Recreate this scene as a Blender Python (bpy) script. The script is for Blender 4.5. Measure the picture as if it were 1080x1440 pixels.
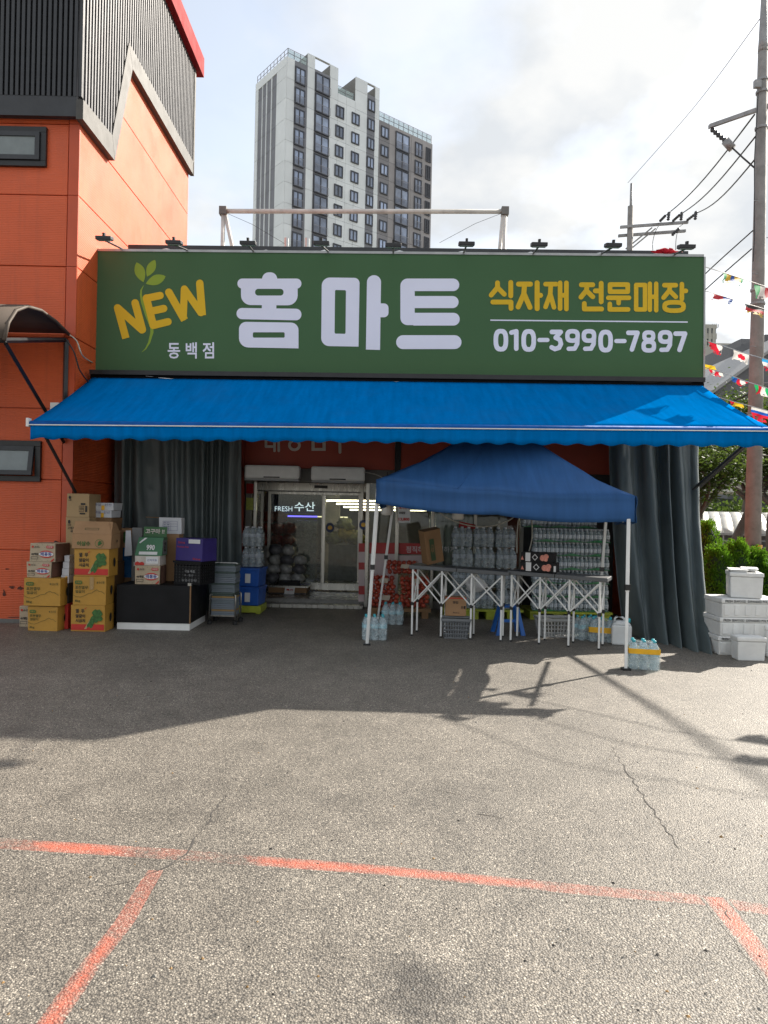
import bpy, bmesh, math, random
from mathutils import Vector, Matrix, noise
for o in list(bpy.data.objects): bpy.data.objects.remove(o)
S = bpy.context.scene
COL = S.collection
R = math.radians
rng = random.Random(11)
# ---------------------------------------------------------------- camera
FPX = 1000.0; ROLL = R(1.2); EYE = Vector((0, 0, 1.6))
cam = bpy.data.cameras.new('camera'); cam.sensor_fit = 'VERTICAL'; cam.sensor_height = 24.0
cam.lens = 24.0 * FPX / 1440.0; cam.clip_start = .05; cam.clip_end = 2000
camo = bpy.data.objects.new('camera', cam); COL.objects.link(camo); S.camera = camo
cr, sr = math.cos(ROLL), math.sin(ROLL)
camo.matrix_world = Matrix(((cr, -sr, 0, 0), (0, 0, -1, 0), (sr, cr, 0, 1.6), (0, 0, 0, 1)))
# ---------------------------------------------------------------- light
SUNV = Vector((1.2, .985, 1.0)).normalized()          # towards the sun: behind the shop, to the right
SUN_EL = math.asin(SUNV.z); SUN_ROT = math.atan2(SUNV.x, SUNV.y)
sun = bpy.data.lights.new('sun', 'SUN'); sun.energy = 4.4; sun.angle = R(.53); sun.color = (1, .92, .81)
suno = bpy.data.objects.new('sun', sun); COL.objects.link(suno)
suno.rotation_euler = SUNV.to_track_quat('Z', 'Y').to_euler(); suno.location = (20, 16, 30)
S.view_settings.view_transform = 'Standard'; S.view_settings.look = 'None'
S.view_settings.gamma = 1; S.view_settings.use_curve_mapping = False
S.view_settings.exposure = 1.33
W = bpy.data.worlds.new('World'); S.world = W; W.use_nodes = True
def world():
    nt = W.node_tree; nt.nodes.clear(); N = nt.nodes.new; L = nt.links.new
    out = N('ShaderNodeOutputWorld'); bg = N('ShaderNodeBackground'); bg.inputs[1].default_value = .1
    sky = N('ShaderNodeTexSky'); sky.sky_type = 'NISHITA'; sky.sun_disc = False
    sky.sun_elevation = SUN_EL; sky.sun_rotation = SUN_ROT; sky.altitude = 60
    sky.air_density = 1.2; sky.dust_density = 1.4; sky.ozone_density = 1.2
    tc = N('ShaderNodeTexCoord'); sep = N('ShaderNodeSeparateXYZ'); L(tc.outputs['Generated'], sep.inputs[0])
    def math_(op, a, b=None, c=None):
        n = N('ShaderNodeMath'); n.operation = op
        for i, x in enumerate((a, b, c)):
            if x is None: continue
            if hasattr(x, 'is_linked'): L(x, n.inputs[i])
            else: n.inputs[i].default_value = x
        return n.outputs[0]
    zz = math_('ADD', math_('MAXIMUM', sep.outputs['Z'], 0.0), .32)
    cx = math_('DIVIDE', sep.outputs['X'], zz); cy = math_('DIVIDE', sep.outputs['Y'], zz)
    cmb = N('ShaderNodeCombineXYZ'); L(cx, cmb.inputs[0]); L(cy, cmb.inputs[1]); cmb.inputs[2].default_value = 3.7
    n1 = N('ShaderNodeTexNoise'); n1.inputs['Scale'].default_value = 2.6; n1.inputs['Detail'].default_value = 7
    n1.inputs['Roughness'].default_value = .5; n1.inputs['Distortion'].default_value = .15
    L(cmb.outputs[0], n1.inputs['Vector'])
    rp = N('ShaderNodeValToRGB'); L(n1.outputs[0], rp.inputs[0])
    rp.color_ramp.elements[0].position = .39; rp.color_ramp.elements[0].color = (.26, .26, .26, 1)
    rp.color_ramp.elements[1].position = .57; rp.color_ramp.elements[1].color = (1, 1, 1, 1)
    # cloud brightness: soft grey undersides and brighter edges, from a second noise
    n2 = N('ShaderNodeTexNoise'); n2.inputs['Scale'].default_value = 5.5; n2.inputs['Detail'].default_value = 6
    L(cmb.outputs[0], n2.inputs['Vector'])
    r2 = N('ShaderNodeValToRGB'); L(n2.outputs[0], r2.inputs[0])
    r2.color_ramp.elements[0].position = .38; r2.color_ramp.elements[0].color = (3.2, 3.34, 3.5, 1)
    r2.color_ramp.elements[1].position = .58; r2.color_ramp.elements[1].color = (3.95, 3.97, 3.93, 1)
    dt = N('ShaderNodeVectorMath'); dt.operation = 'DOT_PRODUCT'; L(tc.outputs['Generated'], dt.inputs[0])
    dt.inputs[1].default_value = SUNV
    gl = math_('MULTIPLY_ADD', math_('POWER', math_('MAXIMUM', dt.outputs['Value'], 0.0), 3.0), .07, .95)
    vm = N('ShaderNodeVectorMath'); vm.operation = 'SCALE'; L(r2.outputs[0], vm.inputs[0]); L(gl, vm.inputs['Scale'])
    mx = N('ShaderNodeMix'); mx.data_type = 'RGBA'
    L(rp.outputs[0], mx.inputs['Factor']); hs = N('ShaderNodeHueSaturation'); hs.inputs['Saturation'].default_value = .62; L(sky.outputs[0], hs.inputs['Color']); L(hs.outputs[0], mx.inputs['A']); L(vm.outputs[0], mx.inputs['B'])
    L(mx.outputs['Result'], bg.inputs[0]); L(bg.outputs[0], out.inputs[0])
world()
# ---------------------------------------------------------------- geometry helpers
def ray(px, py):
    u, v = (px - 540) / FPX, (720 - py) / FPX
    return Vector((u * cr - v * sr, 1.0, u * sr + v * cr))
def P(px, py, Y): return EYE + ray(px, py) * Y               # point of the real place at distance Y
def G(px, py): d = ray(px, py); return EYE + d * (-1.6 / d.z)  # point on the ground
def OX(px, py, X): d = ray(px, py); return EYE + d * (X / d.x)  # point on the wall plane x = X
def GD(px, py): return G(px, py).y
_A = P(134, 440, 10.3); _B = P(990, 447, 10.12)
_t = Vector((_B.x - _A.x, _B.y - _A.y, 0)).normalized(); _n = Vector((_t.y, -_t.x, 0))
def F(px, py, off=0.0):                                       # point on the shop-sign plane, off metres in front of it
    d = ray(px, py); p0 = _A + _n * off
    return EYE + d * ((p0 - EYE).dot(_n) / d.dot(_n))
ORG = {}
def org(o): return ORG.get(o.name, Vector((0, 0, 0)))
class MB:
    def __init__(s): s.v = []; s.f = []; s.m = []
    def add(s, vs, fs, mi=0, M=None):
        b = len(s.v)
        s.v += [(M @ Vector(v)) if M else Vector(v) for v in vs]
        s.f += [tuple(i + b for i in f) for f in fs]; s.m += [mi] * len(fs); return s
    def box(s, c, d, rz=0, mi=0, M=None):
        x, y, z = d[0] / 2, d[1] / 2, d[2] / 2
        vs = [(-x, -y, -z), (x, -y, -z), (x, y, -z), (-x, y, -z), (-x, -y, z), (x, -y, z), (x, y, z), (-x, y, z)]
        T = Matrix.Translation(Vector(c)) @ (M if M else Matrix.Rotation(rz, 4, 'Z'))
        return s.add(vs, [(0, 3, 2, 1), (4, 5, 6, 7), (0, 1, 5, 4), (1, 2, 6, 5), (2, 3, 7, 6), (3, 0, 4, 7)], mi, T)
    def bb(s, x0, x1, y0, y1, z0, z1, mi=0):
        return s.box(((x0 + x1) / 2, (y0 + y1) / 2, (z0 + z1) / 2), (x1 - x0, y1 - y0, z1 - z0), mi=mi)
    def hexa(s, a, b, mi=0):                                  # two quads (front, back) -> closed box
        return s.add(list(a) + list(b), [(0, 1, 2, 3), (7, 6, 5, 4), (0, 4, 5, 1), (1, 5, 6, 2), (2, 6, 7, 3), (3, 7, 4, 0)], mi)
    def tube(s, pts, r, n=7, mi=0):
        pts = [Vector(p) for p in pts]; rs = r if isinstance(r, (list, tuple)) else [r] * len(pts)
        b = len(s.v); up = None
        for i, p in enumerate(pts):
            t = (pts[min(i + 1, len(pts) - 1)] - pts[max(i - 1, 0)]).normalized()
            if up is None: up = Vector((0, 0, 1)) if abs(t.z) < .9 else Vector((1, 0, 0))
            a = t.cross(up)
            if a.length < 1e-4: a = t.cross(Vector((1, .3, 0)))
            a.normalize(); c = t.cross(a).normalized(); up = -c if False else up
            for k in range(n):
                w = 2 * math.pi * k / n
                s.v.append(p + (a * math.cos(w) + c * math.sin(w)) * rs[i])
        for i in range(len(pts) - 1):
            for k in range(n):
                q = b + i * n; s.f.append((q + k, q + (k + 1) % n, q + n + (k + 1) % n, q + n + k)); s.m.append(mi)
        s.f.append(tuple(b + k for k in range(n))[::-1]); s.m.append(mi)
        e = b + (len(pts) - 1) * n; s.f.append(tuple(e + k for k in range(n))); s.m.append(mi); return s
    def lathe(s, prof, c=(0, 0, 0), n=12, mi=0):
        b = len(s.v); c = Vector(c)
        for (r, z) in prof:
            for k in range(n):
                w = 2 * math.pi * k / n; s.v.append(c + Vector((r * math.cos(w), r * math.sin(w), z)))
        for i in range(len(prof) - 1):
            for k in range(n):
                q = b + i * n; s.f.append((q + k, q + (k + 1) % n, q + n + (k + 1) % n, q + n + k)); s.m.append(mi)
        s.f.append(tuple(b + k for k in range(n))[::-1]); s.m.append(mi)
        e = b + (len(prof) - 1) * n; s.f.append(tuple(e + k for k in range(n))); s.m.append(mi); return s
    def grid(s, fn, nu, nv, mi=0):
        b = len(s.v)
        for j in range(nv + 1):
            for i in range(nu + 1): s.v.append(Vector(fn(i / nu, j / nv)))
        for j in range(nv):
            for i in range(nu):
                q = b + j * (nu + 1) + i; s.f.append((q, q + 1, q + nu + 2, q + nu + 1)); s.m.append(mi)
        return s
    def prism(s, poly, d, mi=0):                              # polygon of 3-D points pushed along vector d
        n = len(poly); b = len(s.v); d = Vector(d)
        s.v += [Vector(p) for p in poly] + [Vector(p) + d for p in poly]
        s.f += [tuple(b + i for i in range(n)), tuple(b + n + i for i in range(n))[::-1]]; s.m += [mi, mi]
        for i in range(n): s.f.append((b + i, b + n + i, b + n + (i + 1) % n, b + (i + 1) % n)); s.m.append(mi)
        return s
    def build(s, name, mats, parent=None, local=False, smooth=False, bevel=0, solid=0, at=None, norm=True):
        if not isinstance(mats, (list, tuple)): mats = [mats]
        if local: o0 = Vector((0, 0, 0))
        elif parent: o0 = org(parent)
        elif at is not None: o0 = Vector(at)
        else:
            xs = [v.x for v in s.v]; ys = [v.y for v in s.v]; zs = [v.z for v in s.v]
            o0 = Vector(((min(xs) + max(xs)) / 2, (min(ys) + max(ys)) / 2, min(zs)))
        me = bpy.data.meshes.new(name); me.from_pydata([v - o0 for v in s.v], [], s.f)
        for m in mats: me.materials.append(m)
        me.polygons.foreach_set('material_index', s.m)
        if norm:
            bm = bmesh.new(); bm.from_mesh(me); bmesh.ops.recalc_face_normals(bm, faces=bm.faces); bm.to_mesh(me); bm.free()
        if smooth: me.polygons.foreach_set('use_smooth', [True] * len(me.polygons))
        return link(name, me, parent, o0, local, bevel, solid)
def link(name, me, parent, o0, local=False, bevel=0, solid=0):
    o = bpy.data.objects.new(name, me); COL.objects.link(o)
    if parent: o.parent = parent; ORG[o.name] = org(parent)
    else: o.location = o0; ORG[o.name] = Vector(o0)
    if bevel:
        b = o.modifiers.new('bevel', 'BEVEL'); b.width = bevel; b.segments = 2; b.limit_method = 'ANGLE'; b.angle_limit = R(40)
    if solid:
        b = o.modifiers.new('solid', 'SOLIDIFY'); b.thickness = solid
    return o
def tag(o, label, cat, group=None):
    o['label'] = label; o['category'] = cat
    if group: o['group'] = group
    return o
def kind(o, k): o['kind'] = k; return o
def thing(name, label, cat, loc=(0, 0, 0), rz=0, group=None, sc=None):
    o = bpy.data.objects.new(name, None); COL.objects.link(o); o.location = loc; o.rotation_euler = (0, 0, rz)
    o.empty_display_size = .1
    ORG[o.name] = Vector(loc); return tag(o, label, cat, group)
def copy_tree(o, parent=None):
    c = o.copy(); COL.objects.link(c)
    if parent: c.parent = parent
    for ch in list(o.children): copy_tree(ch, c)
    return c
def dup(o, loc, rz, label, group=None):
    c = copy_tree(o); c.location = loc; c.rotation_euler = (0, 0, rz); c['label'] = label
    if group: c['group'] = group
    return c
# ---------------------------------------------------------------- flat print: text, outlines
def text_mesh(body, bold=0.0):
    cu = bpy.data.curves.new('txt', 'FONT'); cu.body = body; cu.offset = bold; cu.resolution_u = 2
    ob = bpy.data.objects.new('txt', cu); me = bpy.data.meshes.new_from_object(ob)
    bpy.data.objects.remove(ob); bpy.data.curves.remove(cu); return me
def text(parent, body, mapf, x0, x1, y0, y1, mat, bold=.012, name='lettering', local=True, label=None):
    """text fitted in the rectangle x0..x1, y0..y1 of a surface; mapf(x,y) -> point just off that surface"""
    me = text_mesh(body, bold)
    xs = [v.co.x for v in me.vertices]; ys = [v.co.y for v in me.vertices]
    ax, bx, ay, by = min(xs), max(xs), min(ys), max(ys); o0 = Vector((0, 0, 0)) if local else org(parent)
    for v in me.vertices:
        v.co = Vector(mapf(x0 + (v.co.x - ax) / (bx - ax) * (x1 - x0), y0 + (v.co.y - ay) / (by - ay) * (y1 - y0))) - o0
    me.name = name; me.materials.clear(); me.materials.append(mat)
    me.polygons.foreach_set('material_index', [0] * len(me.polygons))
    o = link(name, me, parent, Vector((0, 0, 0)), local)
    if label: o['label'] = label
    return o
def rounded(pts, seg=7):                                      # [(x,y,r)] -> polygon with rounded corners
    out = []; n = len(pts)
    for i, (x, y, r) in enumerate(pts):
        p = Vector((x, y)); a = Vector(pts[i - 1][:2]) - p; b = Vector(pts[(i + 1) % n][:2]) - p
        if r <= .01: out.append((x, y)); continue
        la, lb = a.length, b.length; a.normalize(); b.normalize()
        ang = math.acos(max(-1, min(1, a.dot(b)))); d = min(r / math.tan(ang / 2), la * .5, lb * .5)
        p0, p2 = p + a * d, p + b * d
        k = 0.5523 * 1.0
        c0, c2 = p0.lerp(p, k), p2.lerp(p, k)
        for j in range(seg + 1):
            t = j / seg; m = 1 - t
            q = p0 * m ** 3 + c0 * 3 * m * m * t + c2 * 3 * m * t * t + p2 * t ** 3; out.append((q.x, q.y))
    return out
def rrect(x0, y0, x1, y1, r):
    r = r if isinstance(r, (list, tuple)) else (r,) * 4        # TL TR BR BL
    return rounded([(x0, y0, r[0]), (x1, y0, r[1]), (x1, y1, r[2]), (x0, y1, r[3])])
def stroke(pts, w, cap=True):                                 # rounded polyline stroke -> list of polygons (one per segment, joints capped)
    out = []
    for (a, b) in zip(pts[:-1], pts[1:]):
        a, b = Vector(a), Vector(b); d = (b - a).normalized(); n = Vector((-d.y, d.x)); ang = math.atan2(n.y, n.x); q = []
        for k in range(9): w_ = ang + math.pi * k / 8; q.append((a.x + math.cos(w_) * w / 2, a.y + math.sin(w_) * w / 2))
        for k in range(9): w_ = ang + math.pi + math.pi * k / 8; q.append((b.x + math.cos(w_) * w / 2, b.y + math.sin(w_) * w / 2))
        out.append([q])
    return out
def ring(cx, cy, rx, ry, w, n=28):
    f = lambda k, s: (cx + (rx - s) * math.copysign(abs(math.cos(k)) ** .75, math.cos(k)), cy + (ry - s) * math.copysign(abs(math.sin(k)) ** .75, math.sin(k)))
    return [[f(2 * math.pi * k / n, 0) for k in range(n)], [f(2 * math.pi * k / n, w) for k in range(n)]]
def outline(parent, shapes, mapf, mat, name='letter', local=False, lift=.0006):
    """shapes: list of [outer, hole, ...] loops; every shape lies a hair further out than the one before"""
    vs, fs = [], []
    o0 = Vector((0, 0, 0)) if local else org(parent)
    for i, loops in enumerate(shapes):
        cu = bpy.data.curves.new('c', 'CURVE'); cu.dimensions = '2D'; cu.fill_mode = 'BOTH'
        for L_ in loops:
            sp = cu.splines.new('POLY'); sp.points.add(len(L_) - 1); sp.use_cyclic_u = True
            for p, q in zip(sp.points, L_): p.co = (q[0], q[1], 0, 1)
        ob = bpy.data.objects.new('c', cu); me = bpy.data.meshes.new_from_object(ob)
        b = len(vs); vs += [Vector(mapf(v.co.x, v.co.y, i * lift)) - o0 for v in me.vertices]
        fs += [tuple(b + k for k in p.vertices) for p in me.polygons]
        bpy.data.objects.remove(ob); bpy.data.curves.remove(cu); bpy.data.meshes.remove(me)
    me = bpy.data.meshes.new(name); me.from_pydata(vs, [], fs); me.materials.append(mat)
    return link(name, me, parent, Vector((0, 0, 0)), local)
# ---------------------------------------------------------------- materials
def base(name):
    m = bpy.data.materials.new(name); m.use_nodes = True; nt = m.node_tree
    return m, nt, nt.nodes['Principled BSDF'], nt.nodes.new, nt.links.new
def nmath(nt, op, a, b=None, c=None):
    n = nt.nodes.new('ShaderNodeMath'); n.operation = op
    for i, x in enumerate((a, b, c)):
        if x is None: continue
        if hasattr(x, 'is_linked'): nt.links.new(x, n.inputs[i])
        else: n.inputs[i].default_value = x
    return n.outputs[0]
def nmix(nt, f, a, b):
    n = nt.nodes.new('ShaderNodeMix'); n.data_type = 'RGBA'
    for k, x in (('Factor', f), ('A', a), ('B', b)):
        if hasattr(x, 'is_linked'): nt.links.new(x, n.inputs[k])
        elif k == 'Factor': n.inputs[k].default_value = x
        else: n.inputs[k].default_value = (*x[:3], 1)
    return n.outputs['Result']
def nnoise(nt, vec, scale, detail=4, rough=.55):
    n = nt.nodes.new('ShaderNodeTexNoise'); n.inputs['Scale'].default_value = scale; n.inputs['Detail'].default_value = detail
    n.inputs['Roughness'].default_value = rough; nt.links.new(vec, n.inputs['Vector']); return n.outputs[0]
def nramp(nt, v, p0, p1):
    n = nt.nodes.new('ShaderNodeMapRange'); n.inputs['From Min'].default_value = p0; n.inputs['From Max'].default_value = p1
    nt.links.new(v, n.inputs['Value']); return n.outputs[0]
def pm(name, col, rough=.6, var=.18, scale=6, bump=.12, bscale=70, metal=0, spec=.5, dirt=0, stretch=None, rnd=0, ribs=None, coat=0, streak=0):
    m, nt, b, N, L = base(name)
    tc = N('ShaderNodeTexCoord'); vec = tc.outputs['Object']
    if stretch:
        mp = N('ShaderNodeMapping'); mp.inputs['Scale'].default_value = stretch; L(vec, mp.inputs[0]); vec = mp.outputs[0]
    n1 = nnoise(nt, vec, scale, 5)
    lo = [c * (1 - var) for c in col]; hi = [min(1, c * (1 + var)) for c in col]
    c = nmix(nt, nramp(nt, n1, .3, .7), lo, hi)
    if dirt:
        d = nnoise(nt, vec, scale * 2.3, 8, .7)
        c = nmix(nt, nmath(nt, 'MULTIPLY', nramp(nt, d, .52, .75), dirt), c, [x * .35 + .01 for x in col])
    if streak:                                                # rain streaks running down the siding
        mp = N('ShaderNodeMapping'); mp.inputs['Scale'].default_value = (7, 7, .35); L(tc.outputs['Object'], mp.inputs[0])
        sn = nnoise(nt, mp.outputs[0], 1.6, 6, .65); c = nmix(nt, nmath(nt, 'MULTIPLY', nramp(nt, sn, .5, .78), streak), c, [x * .55 + .01 for x in col])
    if rnd:
        oi = N('ShaderNodeObjectInfo'); hs = N('ShaderNodeHueSaturation'); L(c, hs.inputs['Color'])
        L(nmath(nt, 'MULTIPLY_ADD', oi.outputs['Random'], rnd * 2, 1 - rnd), hs.inputs['Value']); c = hs.outputs[0]
    L(c, b.inputs['Base Color'])
    rn = nnoise(nt, vec, scale * 1.7, 3); L(nmath(nt, 'MULTIPLY_ADD', rn, .3, rough - .15), b.inputs['Roughness'])
    b.inputs['Metallic'].default_value = metal; b.inputs['Specular IOR Level'].default_value = spec
    if coat: b.inputs['Coat Weight'].default_value = coat
    h = None
    if bump: h = nmath(nt, 'MULTIPLY', nnoise(nt, vec, bscale, 4), .01 if not ribs else .0006)
    if ribs:                                                  # fine pressed ribs of metal siding: (axis, per metre, depth)
        sp = N('ShaderNodeSeparateXYZ'); L(tc.outputs['Object'], sp.inputs[0])
        w = nmath(nt, 'SINE', nmath(nt, 'MULTIPLY', sp.outputs[ribs[0]], ribs[1] * 2 * math.pi)); w = nmath(nt, 'MULTIPLY', w, ribs[2])
        h = nmath(nt, 'ADD', h, w) if h else w
    if h:
        bp = N('ShaderNodeBump'); bp.inputs['Distance'].default_value = 1.0; bp.inputs['Strength'].default_value = bump if not ribs else 1
        L(h, bp.inputs['Height']); L(bp.outputs[0], b.inputs['Normal'])
    return m
def glassm(name, tint=(.9, .95, .94), rough=.02, op=.08):
    m, nt, b, N, L = base(name); nt.nodes.remove(b)
    tr = N('ShaderNodeBsdfTransparent'); tr.inputs[0].default_value = (*tint, 1)
    gl = N('ShaderNodeBsdfGlossy'); gl.inputs['Roughness'].default_value = rough
    df = N('ShaderNodeBsdfDiffuse'); df.inputs[0].default_value = (.5, .53, .52, 1)
    fr = N('ShaderNodeFresnel'); fr.inputs[0].default_value = 1.5
    tc = N('ShaderNodeTexCoord'); ns = nnoise(nt, tc.outputs['Object'], 3, 6)
    m1 = N('ShaderNodeMixShader'); L(nmath(nt, 'MULTIPLY', nramp(nt, ns, .2, .8), op), m1.inputs[0]); L(tr.outputs[0], m1.inputs[1]); L(df.outputs[0], m1.inputs[2])
    m2 = N('ShaderNodeMixShader'); L(fr.outputs[0], m2.inputs[0]); L(m1.outputs[0], m2.inputs[1]); L(gl.outputs[0], m2.inputs[2])
    L(m2.outputs[0], nt.nodes['Material Output'].inputs[0]); return m
def plasticclear(name, col=(.72, .8, .82), op=.5, rough=.12):
    m, nt, b, N, L = base(name)
    tc = N('ShaderNodeTexCoord'); ns = nnoise(nt, tc.outputs['Object'], 22, 4)
    L(nmix(nt, nramp(nt, ns, .35, .65), [c * .75 for c in col], col), b.inputs['Base Color'])
    b.inputs['Roughness'].default_value = rough
    bp = N('ShaderNodeBump'); bp.inputs['Strength'].default_value = .35; bp.inputs['Distance'].default_value = .01; L(nnoise(nt, tc.outputs['Object'], 60, 3), bp.inputs['Height']); L(bp.outputs[0], b.inputs['Normal'])
    tr = N('ShaderNodeBsdfTransparent'); mx = N('ShaderNodeMixShader')
    tr.inputs[0].default_value = (.93, .97, .98, 1)
    L(nmath(nt, 'MULTIPLY_ADD', nramp(nt, ns, .3, .7), .35, op - .17), mx.inputs[0]); L(tr.outputs[0], mx.inputs[1]); L(b.outputs[0], mx.inputs[2])
    L(mx.outputs[0], nt.nodes['Material Output'].inputs[0]); return m
def leafm(name, c0, c1, trans=.35):
    m, nt, b, N, L = base(name)
    tc = N('ShaderNodeTexCoord'); ns = nnoise(nt, tc.outputs['Object'], 1.6, 3)
    c = nmix(nt, nramp(nt, ns, .35, .65), c0, c1); L(c, b.inputs['Base Color']); b.inputs['Roughness'].default_value = .6; b.inputs['Specular IOR Level'].default_value = .12
    tl = N('ShaderNodeBsdfTranslucent'); hs = N('ShaderNodeHueSaturation'); hs.inputs['Value'].default_value = 1.5; L(c, hs.inputs['Color']); L(hs.outputs[0], tl.inputs[0])
    mx = N('ShaderNodeMixShader'); mx.inputs[0].default_value = trans; L(b.outputs[0], mx.inputs[1]); L(tl.outputs[0], mx.inputs[2])
    L(mx.outputs[0], nt.nodes['Material Output'].inputs[0]); return m
def fabric(name, col, rough=.7, weave=900, trans=.0, streak=.12, spec=.3):
    m, nt, b, N, L = base(name)
    tc = N('ShaderNodeTexCoord'); mp = N('ShaderNodeMapping'); mp.inputs['Scale'].default_value = (9, 1.2, 1.2); L(tc.outputs['Object'], mp.inputs[0])
    s = nnoise(nt, mp.outputs[0], 1.5, 6); c = nmix(nt, nramp(nt, s, .3, .7), [x * (1 - streak) for x in col], [min(1, x * (1 + streak)) for x in col])
    d = nnoise(nt, tc.outputs['Object'], 1.1, 6, .65); c = nmix(nt, nmath(nt, 'MULTIPLY', nramp(nt, d, .5, .8), .35), c, [x * .6 + .02 for x in col])
    L(c, b.inputs['Base Color']); b.inputs['Roughness'].default_value = rough; b.inputs['Specular IOR Level'].default_value = spec
    bp = N('ShaderNodeBump'); bp.inputs['Strength'].default_value = .25; bp.inputs['Distance'].default_value = .01
    L(nmath(nt, 'ADD', nmath(nt, 'MULTIPLY', nnoise(nt, tc.outputs['Object'], weave * .25, 2), .05), nnoise(nt, tc.outputs['Object'], 3.0, 4)), bp.inputs['Height']); L(bp.outputs[0], b.inputs['Normal'])
    if trans:
        tl = N('ShaderNodeBsdfTranslucent'); L(c, tl.inputs[0]); mx = N('ShaderNodeMixShader'); mx.inputs[0].default_value = trans
        L(b.outputs[0], mx.inputs[1]); L(tl.outputs[0], mx.inputs[2]); L(mx.outputs[0], nt.nodes['Material Output'].inputs[0])
    return m
def emis(name, col, st):
    m, nt, b, N, L = base(name); b.inputs['Base Color'].default_value = (*col, 1)
    b.inputs['Emission Color'].default_value = (*col, 1); b.inputs['Emission Strength'].default_value = st; return m
def asphalt_nodes(nt):
    """worn asphalt: packed stones of many greys, binder between, large blotches; returns colour, height, coordinates"""
    N, L = nt.nodes.new, nt.links.new
    geo = N('ShaderNodeNewGeometry'); vec = geo.outputs['Position']
    def vor(scale, feat='F1'):
        v = N('ShaderNodeTexVoronoi'); v.inputs['Scale'].default_value = scale; v.feature = feat; L(vec, v.inputs['Vector']); return v
    v1 = vor(125); v2 = vor(260)
    def stones(v, lo, mid, hi):
        sp = N('ShaderNodeSeparateColor'); L(v.outputs['Color'], sp.inputs[0])
        rp = N('ShaderNodeValToRGB'); L(sp.outputs[0], rp.inputs[0]); e = rp.color_ramp.elements
        e[0].position = 0; e[0].color = (*lo, 1); e[1].position = 1; e[1].color = (*hi, 1)
        a = e.new(.45); a.color = (*mid, 1); a = e.new(.85); a.color = (*[x * 1.35 for x in mid], 1); return rp.outputs[0]
    s1 = stones(v1, (.05, .046, .041), (.212, .19, .158), (.60, .54, .45))
    s2 = stones(v2, (.045, .042, .038), (.195, .174, .145), (.52, .468, .39))
    pick = nramp(nt, nnoise(nt, vec, 55, 3), .42, .58)
    c = nmix(nt, pick, s2, s1)
    edge = nramp(nt, v1.outputs['Distance'], .75, .3)
    c = nmix(nt, nmath(nt, 'MULTIPLY_ADD', edge, .7, .3), (.04, .038, .035), c)
    big = nnoise(nt, vec, .55, 6, .6); c2 = N('ShaderNodeHueSaturation'); L(c, c2.inputs['Color'])
    mid = nnoise(nt, vec, 4.5, 5, .6)
    val = nmath(nt, 'ADD', nmath(nt, 'MULTIPLY_ADD', nramp(nt, big, .3, .7), .40, .66), nmath(nt, 'MULTIPLY_ADD', nramp(nt, mid, .3, .7), .3, 0))
    L(val, c2.inputs['Value']); c = c2.outputs[0]
    st = nnoise(nt, vec, 1.7, 7, .68)                          # oily stains with their own shape
    c = nmix(nt, nmath(nt, 'MULTIPLY', nramp(nt, st, .60, .76), .55), c, (.035, .033, .032))
    for px, py, rad, k in ((590, 1400, .20, .6), (575, 1368, .10, .45), (690, 1362, .10, .3), (185, 945, .5, .3), (640, 1120, .35, .2)):
        q = G(px, py); d = N('ShaderNodeVectorMath'); d.operation = 'DISTANCE'; L(vec, d.inputs[0]); d.inputs[1].default_value = q
        f = nramp(nt, nmath(nt, 'ADD', nmath(nt, 'DIVIDE', d.outputs['Value'], rad), nmath(nt, 'MULTIPLY', nmath(nt, 'SUBTRACT', nnoise(nt, vec, 9, 6, .7), .5), 2.2)), 1.2, .3)
        c = nmix(nt, nmath(nt, 'MULTIPLY', f, k), c, (.03, .028, .026))
    h = nmath(nt, 'ADD', nmath(nt, 'MULTIPLY', v1.outputs['Distance'], -.0045), nmath(nt, 'MULTIPLY', nnoise(nt, vec, 130, 3), .003))
    return c, h, vec
def asphalt(name, paint=None):
    m, nt, b, N, L = base(name); c, h, vec = asphalt_nodes(nt)
    if paint:
        w = nnoise(nt, vec, 130, 4, .7); w2 = nnoise(nt, vec, 2.2, 5, .6)
        at = N('ShaderNodeAttribute'); at.attribute_name = 'cover'; w3 = nnoise(nt, vec, 26, 4, .7)
        e = nmath(nt, 'ADD', nmath(nt, 'MULTIPLY', w, .6), nmath(nt, 'ADD', nmath(nt, 'MULTIPLY', w2, .75), nmath(nt, 'MULTIPLY', w3, .45)))
        mask = nramp(nt, nmath(nt, 'ADD', e, nmath(nt, 'MULTIPLY_ADD', at.outputs['Fac'], 1.0, -1.0)), .52, 1.2)
        pc = nmix(nt, nnoise(nt, vec, 18, 4), [x * .8 for x in paint], [min(1, x * 1.15) for x in paint])
        c = nmix(nt, nmath(nt, 'MULTIPLY', mask, .9), c, pc)
    L(c, b.inputs['Base Color']); b.inputs['Roughness'].default_value = .62; b.inputs['Specular IOR Level'].default_value = .45
    bp = N('ShaderNodeBump'); bp.inputs['Distance'].default_value = 1; bp.inputs['Strength'].default_value = .75; L(h, bp.inputs['Height']); L(bp.outputs[0], b.inputs['Normal'])
    return m
M = {}
M['asphalt'] = asphalt('asphalt'); M['red_line'] = asphalt('worn_red_paint', (.64, .115, .055))
M['crack'] = pm('crack_dark', (.06, .055, .05), .9)
M['orange'] = pm('orange_siding', (.61, .098, .025), .45, .1, 1.2, .05, 40, ribs=('Z', 42, .0011), dirt=.12, streak=.4)
M['orange_trim'] = pm('orange_trim', (.50, .072, .02), .45, .1, 2, .05, 40)
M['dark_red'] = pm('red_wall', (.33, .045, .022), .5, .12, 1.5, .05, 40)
M['charcoal'] = pm('charcoal_metal', (.028, .03, .034), .42, .2, 5, .05, 40)
M['louver_back'] = pm('louver_shadow_wall', (.06, .06, .065), .7, .15)
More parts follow.
